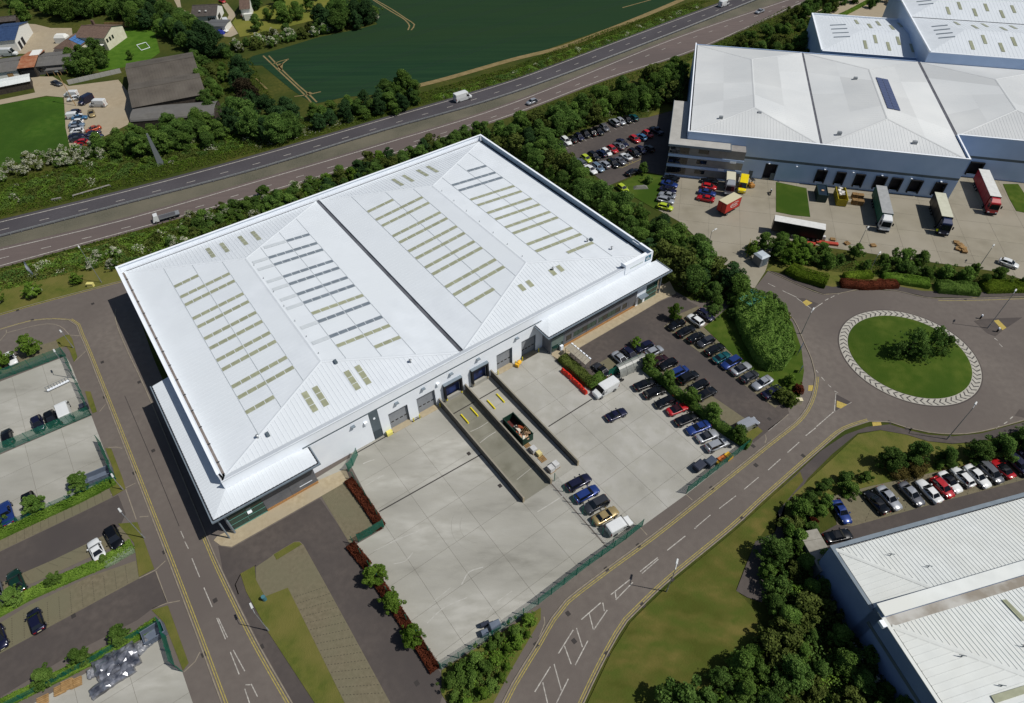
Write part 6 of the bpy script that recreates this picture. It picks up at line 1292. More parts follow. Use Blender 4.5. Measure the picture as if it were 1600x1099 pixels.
def van_kind(key, L, Wd, H, hood=1.15):
    h = L/2; w = Wd/2; mb = loft([(-h,w*.96,.3,H-.2,H-.06),(-h+.2,w,.26,H-.14,H),(h-1.9,w,.26,H-.14,H),(h-1.45,w*.98,.26,H-.45,H-.08)], .93); nose = loft([(h-1.5,w*.99,.26,hood+.05,hood+.15),(h-.8,w*.97,.26,hood-.1,hood),(h-.15,w*.9,.3,hood-.3,hood-.15),(h,w*.8,.36,hood-.45,hood-.35)])
    ws = MB(); fr = [(h-.95,-w*.9,hood+.02),(h-.95,w*.9,hood+.02),(h-1.44,w*.78,H-.12),(h-1.44,-w*.78,H-.12)]; ws.quad(*fr)
    ck = MB(); ck.hull8([(h-1.6,-w*.97,hood-.1),(h-.97,-w*.92,hood-.1),(h-.97,w*.92,hood-.1),(h-1.6,w*.97,hood-.1)],[(h-1.6,-w*.84,H-.05),(h-1.46,-w*.8,H-.1),(h-1.46,w*.8,H-.1),(h-1.6,w*.84,H-.05)])
    parts = [('body', mb.mesh('body'), 'paint'), ('bonnet', nose.mesh('bonnet'), 'paint'), ('cab', ck.mesh('cab'), 'paint'), ('windscreen', ws.mesh('windscreen'), cargl)]
    for s in (1, -1):
        parts.append(('side_window', MB().quad(*[(h-1.1,s*(w*.95+.03),hood+.05),(h-2.1,s*(w+.02),hood+.05),(h-2.1,s*(w*.97+.02),H-.35),(h-1.45,s*(w*.88+.03),H-.35)][::-s]).mesh('side_window'), cargl))
        parts.append(('headlight', MB().box(h-.3,s*w*.66-.2,hood-.5,h-.02,s*w*.66+.2,hood-.22).mesh('headlight'), lampw)); parts.append(('tail_light', MB().box(-h-.02,s*w*.9-.08,.7,-h+.1,s*w*.9+.08,1.4).mesh('tail_light'), lampr)); parts.append(('mirror', MB().box(h-1.25,s*(w+.12)-.12,hood,h-1.1,s*(w+.12)+.12,hood+.3).mesh('mirror'), dark))
    parts.append(('rear_door', MB().box(-h-.02,-.02,.45,-h+.02,.02,H-.2).mesh('rear_door'), dark))
    r = .35; wm = MB(); wm.tube((0,-.12,0),(0,.12,0),r,n=14); wm = wm.mesh('wheel'); rm = MB(); rm.tube((0,-.13,0),(0,.13,0),r*.6,n=10); rm = rm.mesh('rim')
    for x in (h-.95, -h+1.0):
        for s in (1, -1): parts.append(('wheel', wm, tyre, (x, s*(w-.1), r), rm))
    CARS[key] = parts
van_kind('small_van', 4.4, 1.82, 1.85, 1.08); van_kind('van', 5.2, 2.0, 2.3, 1.2); van_kind('tall_van', 6.0, 2.1, 2.7, 1.25)
def place(kind, p, ang, col, label, group=None, z=.05, roofcol=None, name=None, detail=True):
    r = empty(name or ('parked_'+('van' if 'van' in kind else 'car')), (p.x, p.y, z), ang, label, 'van' if 'van' in kind else 'car', group); pm = paint(col)
    for it in CARS[kind]:
        nm, me, m = it[:3]
        if not detail and nm in ('number_plate','mirror','headlight','tail_light'): continue
        o = bpy.data.objects.new(nm, me); C.objects.link(o); o.parent = r
        if not me.materials: me.materials.append(None)
        o.material_slots[0].link = 'OBJECT'; o.material_slots[0].material = (paint(roofcol) if roofcol and nm == 'roof' else pm) if m == 'paint' else m
        if len(it) > 3:
            o.location = it[3]
            if detail:
                q = bpy.data.objects.new('rim', it[4]); C.objects.link(q); q.parent = o
                if not it[4].materials: it[4].materials.append(rimm)
    return r
def head(a, b): v = P(*b, .6)-P(*a, .6); return math.atan2(v.y, v.x)
ORD = ['first','second','third','fourth','fifth','sixth','seventh','eighth','ninth','tenth','eleventh','twelfth','thirteenth','fourteenth','fifteenth']
nice = {'people_carrier':'people carrier','suv':'SUV','small_van':'small van','tall_van':'tall van','pickup':'pickup'}
def row(Zm, a, b, items, where, frm, group, z=.08, detail=True, flip=0):
    """a row of parked vehicles; a->b gives the heading; items = (x, y, colour, kind[, roof colour])"""
    ang = head(Zm(*a), Zm(*b))
    for i, it in enumerate(items):
        kind = it[3]; col = it[2]; lab = f"{col.replace('_',' ')} {nice.get(kind, kind)}, {ORD[i]} from {frm}, {where}"
        if len(it) > 4 and it[4]: lab = f"{col.replace('_',' ')} {nice.get(kind, kind)} with {it[4]} roof, {ORD[i]} from {frm}, {where}"
        hz = .65 if 'van' not in kind else .95
        fl = math.pi if (i*7+flip) % 3 == 0 else 0
        place(kind, P(*Zm(it[0], it[1]), hz), ang+random.uniform(-.03,.03)+fl, col, lab, group, z, it[4] if len(it) > 4 else None, detail=detail)
I_ = lambda x, y: (x, y)
row(z1, (340,390), (540,290), [(345,290,'black','hatchback'),(440,350,'black','saloon'),(535,410,'black','hatchback'),(628,452,'dark_grey','hatchback'),(715,525,'black','estate'),(778,600,'teal','coupe'),(868,650,'blue','estate'),(965,710,'silver','saloon','dark_grey'),(1045,785,'dark_grey','hatchback'),(1165,845,'silver','saloon'),(1262,930,'navy','saloon')], 'beside the rounded hedge', 'the young tree', 'cars beside the rounded hedge', .055)
row(z1, (455,200), (610,310), [(530,248,'white','hatchback'),(625,198,'navy','hatchback')], 'at the car park end', 'the young tree', 'cars at the office car park end', .055)
row(zh, (770,570), (985,750), [(640,782,'dark_grey','coupe','black'),(885,655,'silver','saloon'),(1000,592,'navy','hatchback')], 'behind the cycle shelter', 'the red barriers', 'cars behind the cycle shelter', .055)
row(z1, (540,990), (715,905), [(40,500,'navy','hatchback'),(135,545,'silver','hatchback'),(180,632,'maroon','hatchback'),(265,668,'black','hatchback'),(365,745,'blue','people_carrier'),(458,795,'black','suv'),(560,872,'black','hatchback'),(630,948,'black','saloon'),(1030,1240,'silver','small_van')], 'office side of long hedge', 'the right office', 'cars along the office side of the hedge', .055)
row(z2, (870,985), (1105,885), [(292,370,'black','saloon'),(385,445,'black','estate'),(485,540,'black','hatchback'),(602,605,'red','coupe','maroon'),(690,702,'black','saloon'),(800,785,'blue','saloon'),(888,862,'silver','coupe','dark_grey'),(982,945,'silver','estate')], 'yard side of long hedge', 'the cycle shelter', 'cars along the yard side of the hedge', .055, flip=1)
row(I_, (885,765), (924,744), [(904,754,'navy','estate'),(916.5,772,'blue','estate'),(931.5,789,'dark_grey','suv'),(946,806,'gold','saloon'),(968,821,'white','small_van')], 'at the yard dividing fence', 'the dock walls', 'cars at the yard dividing fence', .055, flip=1)
place('coupe', P(963,648,.6), head((945,657),(981,641)), 'navy', 'navy coupe standing alone in the middle of the right yard', z=.055)
place('van', P(946,607,1.1), head((963,598),(930,617)), 'white', 'white van standing beside the curved cycle shelter', z=.055)
row(z3, (200,330), (315,430), [(135,458,'white','hatchback'),(200,422,'black','hatchback'),(262,382,'white','estate'),(340,362,'black','hatchback'),(415,335,'navy','hatchback'),(492,300,'black','hatchback'),(565,278,'black','saloon'),(645,265,'black','saloon'),(715,225,'grey','hatchback'),(830,165,'silver','people_carrier'),(908,150,'silver','hatchback'),(985,130,'black','hatchback'),(1062,105,'teal','hatchback')], 'at the far car park edge', 'the warehouse belt trees', 'cars at the far car park edge', .055)
row(z3, (660,470), (800,565), [(432,632,'grey','estate'),(500,592,'lime','hatchback'),(592,560,'black','estate'),(680,528,'dark_blue','hatchback'),(735,515,'white','hatchback'),(810,482,'red','hatchback'),(888,440,'grey','saloon'),(930,405,'navy','saloon'),(1075,360,'red','hatchback'),(1155,335,'light_blue','hatchback'),(1228,300,'red','hatchback'),(1335,262,'navy','pickup')], 'upper middle row', 'the belt trees', 'upper middle row of the far car park', .055)
row(z3, (660,470), (800,565), [(555,722,'white','saloon'),(640,695,'pale_blue','estate'),(718,660,'silver','hatchback'),(818,645,'black','estate'),(905,615,'grey','coupe'),(975,565,'white','coupe','silver'),(1070,522,'black','estate'),(1150,488,'navy','hatchback'),(1240,470,'black','hatchback')], 'lower middle row', 'the belt trees', 'lower middle row of the far car park', .055, flip=1)
place('saloon', P(*z3(1050,752),.6), head(z3(960,790), z3(1140,720)), 'black', 'black saloon driving past the lawn of the far car park', z=.055)
place('hatchback', P(*z3(930,948),.6), head(z3(870,905), z3(990,995)), 'lime', 'lime hatchback at the lawn edge beneath belt trees', z=.1)
row(z4, (490,560), (615,590), [(600,298,'black','saloon'),(585,352,'blue','saloon'),(572,410,'navy','saloon'),(565,458,'silver','saloon'),(550,508,'silver','estate'),(545,572,'lime','hatchback')], 'beside the little lawn', 'the tan office block', 'cars beside the little lawn', .055)
row(z4, (860,470), (1015,500), [(965,325,'black','estate'),(962,380,'red','hatchback'),(945,435,'blue','saloon'),(930,490,'red','saloon')], 'in the lorry yard', 'the tan office block', 'cars in the lorry yard', .055)
place('tall_van', P(*z4(1288,355),1.3), head(z4(1297,300), z4(1270,440)), 'yellow', 'bright yellow van parked by the open loading door', z=.055)
row(z8, (80,795), (310,1050), [(60,962,'black','saloon'),(195,922,'silver','saloon'),(428,880,'grey','saloon','silver'),(610,850,'white','saloon'),(748,812,'red','hatchback'),(832,755,'white','coupe','black'),(960,705,'white','hatchback'),(1115,695,'white','saloon'),(1245,655,'grey','people_carrier'),(1372,612,'red','coupe','black'),(1540,580,'navy','suv'),(1680,530,'navy','saloon')], 'facing the ribbed warehouse', 'the shrubs', 'cars facing the ribbed warehouse', .055)
place('coupe', P(*f33(460,1000),.6), head(f33(410,925), f33(500,1080)), 'blue', 'bright blue coupe beside the reddish shrub', z=.055); place('saloon', P(1309,838,.6), head((1290,842),(1328,834)), 'black', 'black car in shade against the ribbed warehouse wall', z=.055)
place('hatchback', P(17,561,.6), head((12,552),(25,573)), 'white', 'white hatchback under the lot tree by green fence', z=.055)
row(zb, (60,540), (115,725), [(88,628,'black','hatchback'),(450,472,'navy','hatchback'),(605,412,'black','hatchback'),(765,325,'white','van')], 'by the dividing green fence', 'the far lot end', 'vehicles by the dividing fence', .055)
row(zc, (310,300), (380,560), [(80,548,'blue','pickup'),(352,430,'black','estate')], 'by the low bright hedge', 'the far lot end', 'cars by the low bright hedge', .055)
row(zc, (1100,880), (1180,1060), [(1140,972,'white','coupe'),(1355,838,'black','suv')], 'on the paved strip by hedge', 'the low lot hedge', 'cars on the upper paved strip', .055)
row(f03, (70,300), (130,460), [(102,340,'dark_green','saloon'),(-20,420,'grey','saloon')], 'behind the small hedge tree', 'the small hedge tree', 'cars behind the small hedge tree', .055)
row(f03, (195,500), (255,665), [(225,582,'navy','hatchback'),(-8,690,'navy','hatchback')], 'on the lower paved strip', 'the road', 'cars on the lower paved strip', .055)
# farm car park
row(z5, (220,520), (420,500), [(305,492,'navy','estate'),(320,530,'white','small_van'),(390,562,'light_blue','saloon'),(350,622,'white','hatchback'),(350,662,'pale_blue','saloon'),(352,708,'silver','hatchback'),(355,752,'white','hatchback'),(352,812,'navy','saloon'),(368,858,'dark_grey','saloon'),(405,902,'red','hatchback'),(392,962,'red','saloon'),(440,1000,'grey','hatchback')], 'against the paddock edge', 'the lamp pole', 'cars against the paddock', .05)
row(z5, (490,780), (660,720), [(575,720,'orange','saloon'),(575,778,'navy','saloon'),(605,830,'dark_blue','saloon'),(600,885,'navy','saloon')], 'by the barn thicket', 'the gold car', 'cars by the thicket', .05)
place('small_van', P(*z5(268,232),1), head(z5(330,230), z5(170,235)), 'white', 'white van nearest the farm lane behind a white car', z=.05); place('hatchback', P(*z5(308,302),.6), head(z5(390,290), z5(215,320)), 'white', 'white car tight against the white van by the lane', z=.05)
place('van', P(*z5(472,318),1), head(z5(560,275), z5(380,370)), 'navy', 'dark purple-blue van in the farm car park', z=.05); place('van', P(*z5(640,368),1), head(z5(745,375), z5(530,375)), 'white', 'white van standing apart near the farm barn', z=.05); place('saloon', P(*z5(555,505),.6), head(z5(535,450), z5(570,570)), 'gold', 'gold car standing alone in the farm car park', z=.05)
place('saloon', P(*z5(75,92),.6), head(z5(0,70), z5(150,120)), 'dark_grey', 'dark car on the lane by the stable range', z=.05); place('hatchback', P(*zd(230,305),.6), head(zd(190,290), zd(275,320)), 'black', 'black car beside the white-walled blue shed', z=.05); place('tall_van', P(*zd(100,630),1), head(zd(0,640), zd(220,630)), 'white', 'white van between blue shed and grey range', z=.05)
place('van', P(*ze(705,270),1), head(ze(680,220), ze(725,310)), 'white', 'white van on the bungalow drive', z=.04); place('saloon', P(*ze(670,360),.6), head(ze(600,345), ze(735,370)), 'white', 'white car by the blue tarpaulin at the bungalow', z=.04)
place('saloon', P(*ze(950,175),.6), head(ze(890,190), ze(1015,160)), 'red', 'red car beside the brown-tiled cottage', z=.04); place('hatchback', P(*ze(660,15),.6), head(ze(630,0), ze(690,30)), 'red', 'red car at the top end of the bungalow drive', z=.04)
# traffic on the main road
def along(q): 
    p = P(*q); i = min(range(len(hF)-1), key=lambda k: (hF[k]-p).length); d = hF[i+1]-hF[i]; return math.atan2(d.y, d.x)
place('tall_van', P(723,151,1.2), along((723,151)), 'white', 'white box van driving on the far carriageway', z=.03, name='driving_van'); place('hatchback', P(831,159.5,.6), along((831,159))+math.pi, 'silver', 'silver hatchback driving on near carriageway behind the tree belt', z=.03, name='driving_car')
place('van', P(1131,6,.9), along((1131,6)), 'white', 'white van driving away at top of the far carriageway', z=.03, name='driving_van'); place('saloon', P(1187,18,.6), along((1187,18))+math.pi, 'silver', 'silver car on near carriageway close to the picture top', z=.03, name='driving_car')
place('hatchback', P(1576,412,.6), head((1562,408),(1590,418)), 'white', 'white car behind the long yellow-green hedge', z=.055)
# ------------------------------------------------------------------ lorries
def wheels(r, xs_, w, rad=.5):
    me = MB(); me.tube((0,-.16,0),(0,.16,0),rad,n=14); me = me.mesh('wheel'); me.materials.append(tyre); hb_ = MB(); hb_.tube((0,-.175,0),(0,.175,0),rad*.55,n=10); hb_ = hb_.mesh('rim'); hb_.materials.append(rimm)
    for x in xs_:
        for s in (1, -1): o = link('wheel', me, r); o.location = (x, s*w, rad); q = link('rim', hb_, o)
def tractor(r, x, col, H=3.7):
    """cab-over tractor with front at x+2.4"""
    m = paint(col); w = 1.22
    MB().hull8([(x,-w,.9),(x+2.3,-w*.97,.7),(x+2.3,w*.97,.7),(x,w,.9)],[(x,-w*.95,H-.25),(x+1.75,-w*.9,H-.45),(x+1.75,w*.9,H-.45),(x,w*.95,H-.25)]).build('cab', m, r)
    MB().hull8([(x,-w*.9,H-.26),(x+1.5,-w*.85,H-.4),(x+1.5,w*.85,H-.4),(x,w*.9,H-.26)],[(x,-w*.75,H+.15),(x+.5,-w*.7,H+.12),(x+.5,w*.7,H+.12),(x,w*.75,H+.15)]).build('air_deflector', m, r)
    a, b = Vector((x+2.12,0,1.75)), Vector((x+1.84,0,3.0)); MB().quad((x+2.17,-w*.86,1.7),(x+2.17,w*.86,1.7),(x+1.89,w*.8,2.95),(x+1.89,-w*.8,2.95)).build('windscreen', cargl, r)
    for s in (1, -1):
        MB().box(x+1.9,s*(w+.2)-.14,2.1,x+2.1,s*(w+.2)+.14,2.8).build('mirror', dark, r); MB().box(x+2.25,s*w*.7-.22,.85,x+2.36,s*w*.7+.22,1.1).build('headlight', lampw, r)
        q = [(x+.9,s*(w+.0),1.8),(x+1.8,s*(w*.985),1.8),(x+1.7,s*(w*.965),2.75),(x+.9,s*(w*.985),2.75)]; MB().quad(*[(p[0],p[1]+s*.02,p[2]) for p in (q if s < 0 else q[::-1])]).build('side_window', cargl, r)
    MB().box(x+2.2,-w*.95,.45,x+2.4,w*.95,.85).build('bumper', dark, r); MB().box(x-1.6,-.5,.7,x+.1,.5,1.0).build('chassis', dark, r)
def lorry(qa, qb, zt, side, roofm, label, cab=None, name='articulated_lorry', W2=2.55, low=1.15, z=.05, end=None):
    A, B = P(*qa, zt), P(*qb, zt); d = B-A; L = d.length; ang = math.atan2(d.y, d.x); c = (A+B)/2
    r = empty(name, (c.x, c.y, z), ang, label, 'lorry'); w = W2/2; h = L/2
    MB().box(-h,-w+.03,low,h,w-.03,zt-.08).build('trailer_body', side, r); MB().box(-h-.02,-w,zt-.08,h+.02,w,zt).build('trailer_roof', roofm, r); MB().box(-h,-w-.01,low-.12,h,w+.01,low).build('side_rail', dark, r)
    MB().box(-h+.3,-.6,low-.5,h-.3,.6,low-.12).build('chassis', dark, r); wheels(r, [-h+1.6,-h+2.9,-h+4.2] if L > 9 else [-h+1.3], w-.25)
    n = max(2, int(L/2.4))
    for s in (1, -1):
        for k in range(n+1): MB().box(-h+L*k/n-.03,s*w-.012,low,-h+L*k/n+.03,s*w+.012,zt-.1).build('side_pillar', side, r)
    MB().box(-h-.04,-.03,low+.05,-h,.03,zt-.15).build('door_seam', dark, r)
    if cab: tractor(r, h+.35, cab); wheels(r, [h+1.7, h-1.0], w-.2)
    else: MB().box(h-2.8,-.9,0,h-2.6,-.7,low).box(h-2.8,.7,0,h-2.6,.9,low).build('landing_leg', dark, r)
    return r
curt = mat('curtain_green', sR(48,112,94), sR(40,98,82), .6, 1.5); wht = mat('trailer_white', sR(226,226,222), sR(214,214,210), .5, 1); blk = mat('trailer_black', sR(22,24,30), rough=.4); redt = mat('trailer_red', sR(150,30,40), sR(136,26,36), .45, 1)
lorry(z6(1420,308), z6(1498,635), 4.0, curt, mat('trailer_roof_grey', sR(168,170,170), sR(156,158,158), .6, 1), 'green curtain-sided lorry with white cab backed onto a dock', 'white')
lorry(z7(600,390), z7(690,675), 4.0, blk, mat('trailer_roof_cream', sR(206,206,186), sR(196,196,176), .6, 1), 'black lorry with cream trailer roof backed onto a dock', 'dark_blue')
lorry(z7(1120,115), z7(1262,435), 4.0, redt, wht, 'red lorry with white trailer roof backed onto a dock', 'red')
lorry(z6(760,797), z6(158,688), 3.9, blk, wht, 'white-roofed black trailer parked without a cab beside the yard lawn', None, 'parked_trailer')
r = lorry(z4(1097,528), z4(1240,452), 3.9, mat('trailer_bright_red', sR(190,48,38), rough=.45), mat('trailer_roof_tan', sR(204,196,164), rough=.6), 'bright red box trailer with tan roof standing in the lorry yard', None, 'parked_trailer')
# white oval swoosh on its side
mb = MB(); L = 0; n = 22
for s in (-1,):
    for i in range(n):
        a0, a1 = 2*math.pi*i/n*.8+.6, 2*math.pi*(i+1)/n*.8+.6; f = lambda a, k: (.6+1.7*k*math.cos(a), s*1.262, 2.55+.72*k*math.sin(a)+.0)
        mb.quad(f(a0,1), f(a1,1), f(a1,.82), f(a0,.82))
mb.build('swoosh_mark', wht, r); mb = MB(); [mb.box(-.35+i*.5,-1.275,2.35,-.05+i*.5,-1.262,2.75) for i in range(4)]; mb.build('swoosh_lettering', wht, r)
lorry(z4(1178,235), z4(1175,322), 3.3, mat('trailer_grey', sR(150,150,152), rough=.5), mat('trailer_roof_tan2', sR(206,202,180), rough=.6), 'small grey box lorry with pale roof by the office block', 'silver', 'box_lorry', W2=2.3, low=.9)
# flatbed recovery truck on the main road
p = P(259,338,.9); fb = empty('flatbed_truck', (p.x,p.y,.03), along((259,338))+math.pi, 'white-cab flatbed truck driving on the near carriageway', 'lorry'); fb.scale = (.82,.82,.82)
MB().box(-4.0,-1.15,.95,2.0,1.15,1.1).build('flatbed', mat('bed_dark', sR(84,84,88), rough=.7), fb); MB().box(-4.0,-1.2,1.1,2.0,-1.1,1.3).box(-4.0,1.1,1.1,2.0,1.2,1.3).build('bed_rail', galv, fb); MB().box(-4.0,-1.1,1.1,-2.8,1.1,1.2).build('ramp', galv, fb)
MB().hull8([(2.1,-1.1,.6),(4.0,-1.05,.55),(4.0,1.05,.55),(2.1,1.1,.6)],[(2.1,-1.0,2.5),(3.3,-.95,2.45),(3.3,.95,2.45),(2.1,1.0,2.5)]).build('cab', paint('white'), fb); MB().quad((3.88,-.92,1.3),(3.88,.92,1.3),(3.42,.86,2.3),(3.42,-.86,2.3)).build('windscreen', cargl, fb); wheels(fb, [3.2,-2.2,-.9], .95, .42); MB().box(-4,-.4,.5,3,.4,.95).build('chassis', dark, fb)
# ================================================================== street furniture and yard things
def lamp(base, h, arm, label, col=galv, double=False):
    p = P(*base); r = empty('street_lamp', (p.x,p.y,0), 0, label, 'lamp post'); mb = MB(); mb.tube((0,0,0),(0,0,1.2),.11,.1,8); mb.tube((0,0,1.2),(0,0,h),.075,.05,8); mb.build('post', col, r)
    d = Vector((math.cos(arm), math.sin(arm), 0)); mb = MB(); mb.tube((0,0,h-.05), tuple(d*.9+Vector((0,0,h+.1))), .045, n=6); mb.build('arm', col, r)
    o = MB().hull8([(-.45,-.17,0),(.45,-.14,0),(.45,.14,0),(-.45,.17,0)],[(-.4,-.12,.14),(.4,-.1,.12),(.4,.1,.12),(-.4,.12,.14)]).build('lamp_head', mat('lamp_shell', sR(214,216,214), rough=.5), r); o.location = d*1.2+Vector((0,0,h+.06)); o.rotation_euler = (0,0,arm)
lamp((1041,925), 7.6, 1.2, 'street lamp beside the front lawn on the estate road'); lamp((226,841), 7.3, 2.4, 'street lamp on the verge by the white car'); lamp((420,986), 6.6, 2.2, 'street lamp on the island lawn')
lamp((159,442), 9.4, 2.3, 'tall slim lamp post on the verge behind the warehouse'); lamp((1532,414), 4.8, .8, 'lamp post beside the lorry yard shrubs'); lamp((1341,384), 4.6, .8, 'lamp post in front of the green lorry'); lamp((1252,522), 6.0, .9, 'street lamp on the footpath left of the roundabout')
lamp((1479,687), 9.0, .8, 'tall street lamp below the roundabout'); lamp((1360,421), 4.0, .8, 'lamp post among the shrubs below the lorry yard'); lamp((1543,513), 9.5, .8, 'tall street lamp on the right traffic island'); lamp((1106,386), 4.5, .6, 'lamp post at the belt edge of the lorry yard'); lamp(za(1180,920), 7.0, 2.3, 'street lamp by the green gate of the left lot'); lamp(zc(1460,270), 3.0, 2.3, 'small lamp post on the lot verge corner')
lamp(za(1150,440), 4.0, 2.4, 'lamp post at the corner lawn of the left lot')
# farm lamp pole
p = P(*z5(340,400)); r = empty('telegraph_pole', (p.x,p.y,0), 0, 'tall leaning farm lamp pole beside the parked vans', 'pole'); mb = MB(); mb.tube((0,0,0),(-1.5,1.5,10.5),.12,.08,7); mb.build('pole', wood, r); MB().box(-1.9,1.2,10.4,-1.1,1.8,10.6).build('lamp_head', galv, r)
# feather flag and billboard-like post
def flag(base, h, lab, m, w=.7):
    p = P(*base); r = empty('feather_flag', (p.x,p.y,0), 0, lab, 'flag'); mb = MB(); mb.tube((0,0,0),(0,0,h),.05,.03,6); mb.build('pole', galv, r); f = MB(); n = 10
    for i in range(n):
        z0_, z1_ = .6+(h-.6)*i/n, .6+(h-.6)*(i+1)/n; wf = lambda z: w*math.sin(math.pi*min(.98,max(.12,(z/h))))**.5; y = lambda z: .12*math.sin(z*1.7)
        f.quad((0,0,z0_),(-wf(z0_),y(z0_),z0_),(-wf(z1_),y(z1_),z1_),(0,0,z1_)); f.quad((0,.02,z1_),(-wf(z1_),y(z1_)+.02,z1_),(-wf(z0_),y(z0_)+.02,z0_),(0,.02,z0_))
    f.build('cloth', m, r)
flag((57,435), 5.0, 'white feather flag on the verge by the flowering tree', mat('flag_white', sR(216,220,232), rough=.8)); 
p = P(252,258); r = empty('pylon_sign', (p.x,p.y,0), .6, 'tall tapering dark pylon sign at the thicket edge', 'sign'); MB().hull8([(-.9,-.25,0),(.9,-.25,0),(.9,.25,0),(-.9,.25,0)],[(-.25,-.12,9.5),(.25,-.12,9.5),(.25,.12,9.5),(-.25,.12,9.5)]).build('pylon', mat('pylon_grey', sR(112,118,120), rough=.6), r); MB().box(-1.1,-.4,0,1.1,.4,.25).build('base', concrete_l, r)
# road signs
def sign(q, h, w, hh, m, lab, ang=0):
    p = P(*q); r = empty('road_sign', (p.x,p.y,0), ang, lab, 'sign'); mb = MB(); [mb.tube((s*w*.35,0,0),(s*w*.35,0,h),.05,n=6) for s in (-1,1)]; mb.build('posts', galv, r); MB().box(-w/2,-.06,h-hh,w/2,-.0,h+.05).build('sign_plate', m, r); MB().box(-w/2+.1,-.075,h-hh+.1,w/2-.1,-.062,h-.05).build('sign_face', mat('sign_face_dark', sR(40,60,84), rough=.5), r)
sgm = mat('sign_blue', sR(52,76,104), rough=.5)
sign(z1(1505,570), 2.6, 1.6, 1.7, sgm, 'large dark blue sign board on the bank by roundabout', .9); sign(z1(1520,745), 1.6, .9, .9, sgm, 'small blue sign beside the roundabout footpath', .9)
o = MB().box(-.5,-.35,0,.5,.35,1.1).box(-.55,-.4,1.1,.55,.4,1.18).build('utility_cabinet', mat('cabinet_cream', sR(216,206,170), rough=.6)); o.location = P(*z1(1505,1040)); tag(o, 'cream utility cabinet at the car park entrance corner', 'cabinet')
o = MB().box(-.7,-.35,.0,.7,.35,.9).box(-.75,-.4,.9,.75,.4,1.0).build('grit_bin', mat('grit_yellow', sR(222,212,130), rough=.6)); o.location = P(*T(0,1)(572,692)); tag(o, 'pale yellow grit bin on the verge by tall lamp post', 'bin')
o = MB().box(-.55,-.35,.05,.55,.35,.75).hull8([(-.6,-.4,.75),(.6,-.4,.75),(.6,.4,.75),(-.6,.4,.75)],[(-.5,-.25,1.0),(.5,-.25,1.0),(.5,.25,1.0),(-.5,.25,1.0)]).build('grit_bin', mat('grit_yellow2', sR(232,222,120), rough=.6)); o.location = P(609,679,.05); o.rotation_euler = (0,0,YAW); tag(o, 'yellow grit bin against the white warehouse wall', 'bin')
mb = MB(); mb.tube((0,0,.55),(0,.9,.55),.42,n=12); mb.box(-.4,-.5,.1,.4,-.05,.8); o = mb.build('water_bowser', mat('bowser_yellow', sR(232,178,40), rough=.5)); o.location = P(809,572,.05); o.rotation_euler = (0,0,YAW-1.2); tag(o, 'small orange-yellow machine beside the roller doors', 'machine')
# bollards flanking splitter islands
for i, q in enumerate((f31(1325,893),f31(1430,975))):
    p = P(*q); r = empty('island_bollard', (p.x,p.y,.03), 0, 'white-topped traffic bollard on the right traffic island', 'bollard', 'traffic island bollards'); mb = MB(); mb.tube((0,0,0),(0,0,.8),.16,n=8); mb.build('body', dark, r); mb = MB(); mb.tube((0,0,.8),(0,0,1.1),.2,.15,8); mb.build('cap', wallw, r)
# red water-filled barriers
def barrier(q, i):
    p = P(*q,.3); r = empty('road_barrier', (p.x,p.y,.05), head(zf(1240,90), zf(1400,240)), f'bright red plastic barrier, {ORD[i]} from office end, beside the climbing hedge', 'barrier', 'red barriers'); m = mat('barrier_red', sR(214,48,28), rough=.5)
    MB().hull8([(-.7,-.36,0),(.7,-.36,0),(.7,.36,0),(-.7,.36,0)],[(-.66,-.2,.85),(.66,-.2,.85),(.66,.2,.85),(-.66,.2,.85)]).build('body', m, r); MB().box(-.6,-.1,.85,-.2,.1,1.02).box(.2,-.1,.85,.6,.1,1.02).build('top_lug', m, r)
for i, q in enumerate((zf(1150,15),zf(1205,60),zf(1270,125),zf(1325,175),zf(1385,240))): barrier(q, i)
# curved cycle shelter and covered walkway
A, B = P(*zh(870,900)), P(*zh(1130,780)); e = (B-A).normalized(); sh = empty('cycle_shelter', A, math.atan2(e.y,e.x), 'curved translucent cycle shelter between white van and black car', 'shelter'); L = (B-A).length+1.6; mb = MB(); n = 9
clear = mat('shelter_sheet', sR(150,152,146), sR(134,136,132), .25, 1.5, spec=.6)
for k in range(4):
    mb = MB(); x0_, x1_ = L*k/4+.03, L*(k+1)/4-.03
    for i in range(n): a0, a1 = math.pi*.95*i/n, math.pi*.95*(i+1)/n; f = lambda a: (1.3-1.3*math.cos(a), .3+2.1*math.sin(a)); mb.quad((x0_,*f(a0)),(x1_,*f(a0)),(x1_,*f(a1)),(x0_,*f(a1)))
    mb.build('roof_sheet', clear, sh)
mb = MB(); [mb.tube((L*k/4,0,0),(L*k/4,0,.4),.05,n=6) for k in range(5)]; [mb.tube((L*k/4,2.6,0),(L*k/4,2.6,.5),.05,n=6) for k in range(5)]; mb.build('legs', galv, sh)
A, B = P(*zh(240,560)), P(*zh(490,770)); e = (B-A).normalized(); cw = empty('walkway_canopy', A, math.atan2(e.y,e.x), 'long narrow clear-roofed walkway canopy by the right office corner', 'canopy'); L = (B-A).length
for k in range(7): MB().hull8([(L*k/7+.03,-1.3,2.0),(L*(k+1)/7-.03,-1.3,2.0),(L*(k+1)/7-.03,.1,2.5),(L*k/7+.03,.1,2.5)],[(L*k/7+.03,-1.3,2.04),(L*(k+1)/7-.03,-1.3,2.04),(L*(k+1)/7-.03,.1,2.54),(L*k/7+.03,.1,2.54)]).build('roof_sheet', mat('walkway_sheet', sR(186,178,160), sR(170,162,146), .3, 2), cw); MB().box(L*k/7+.15,.05,2.5,L*(k+1)/7-.15,.3,2.62).build('roof_glint', wallw, cw)
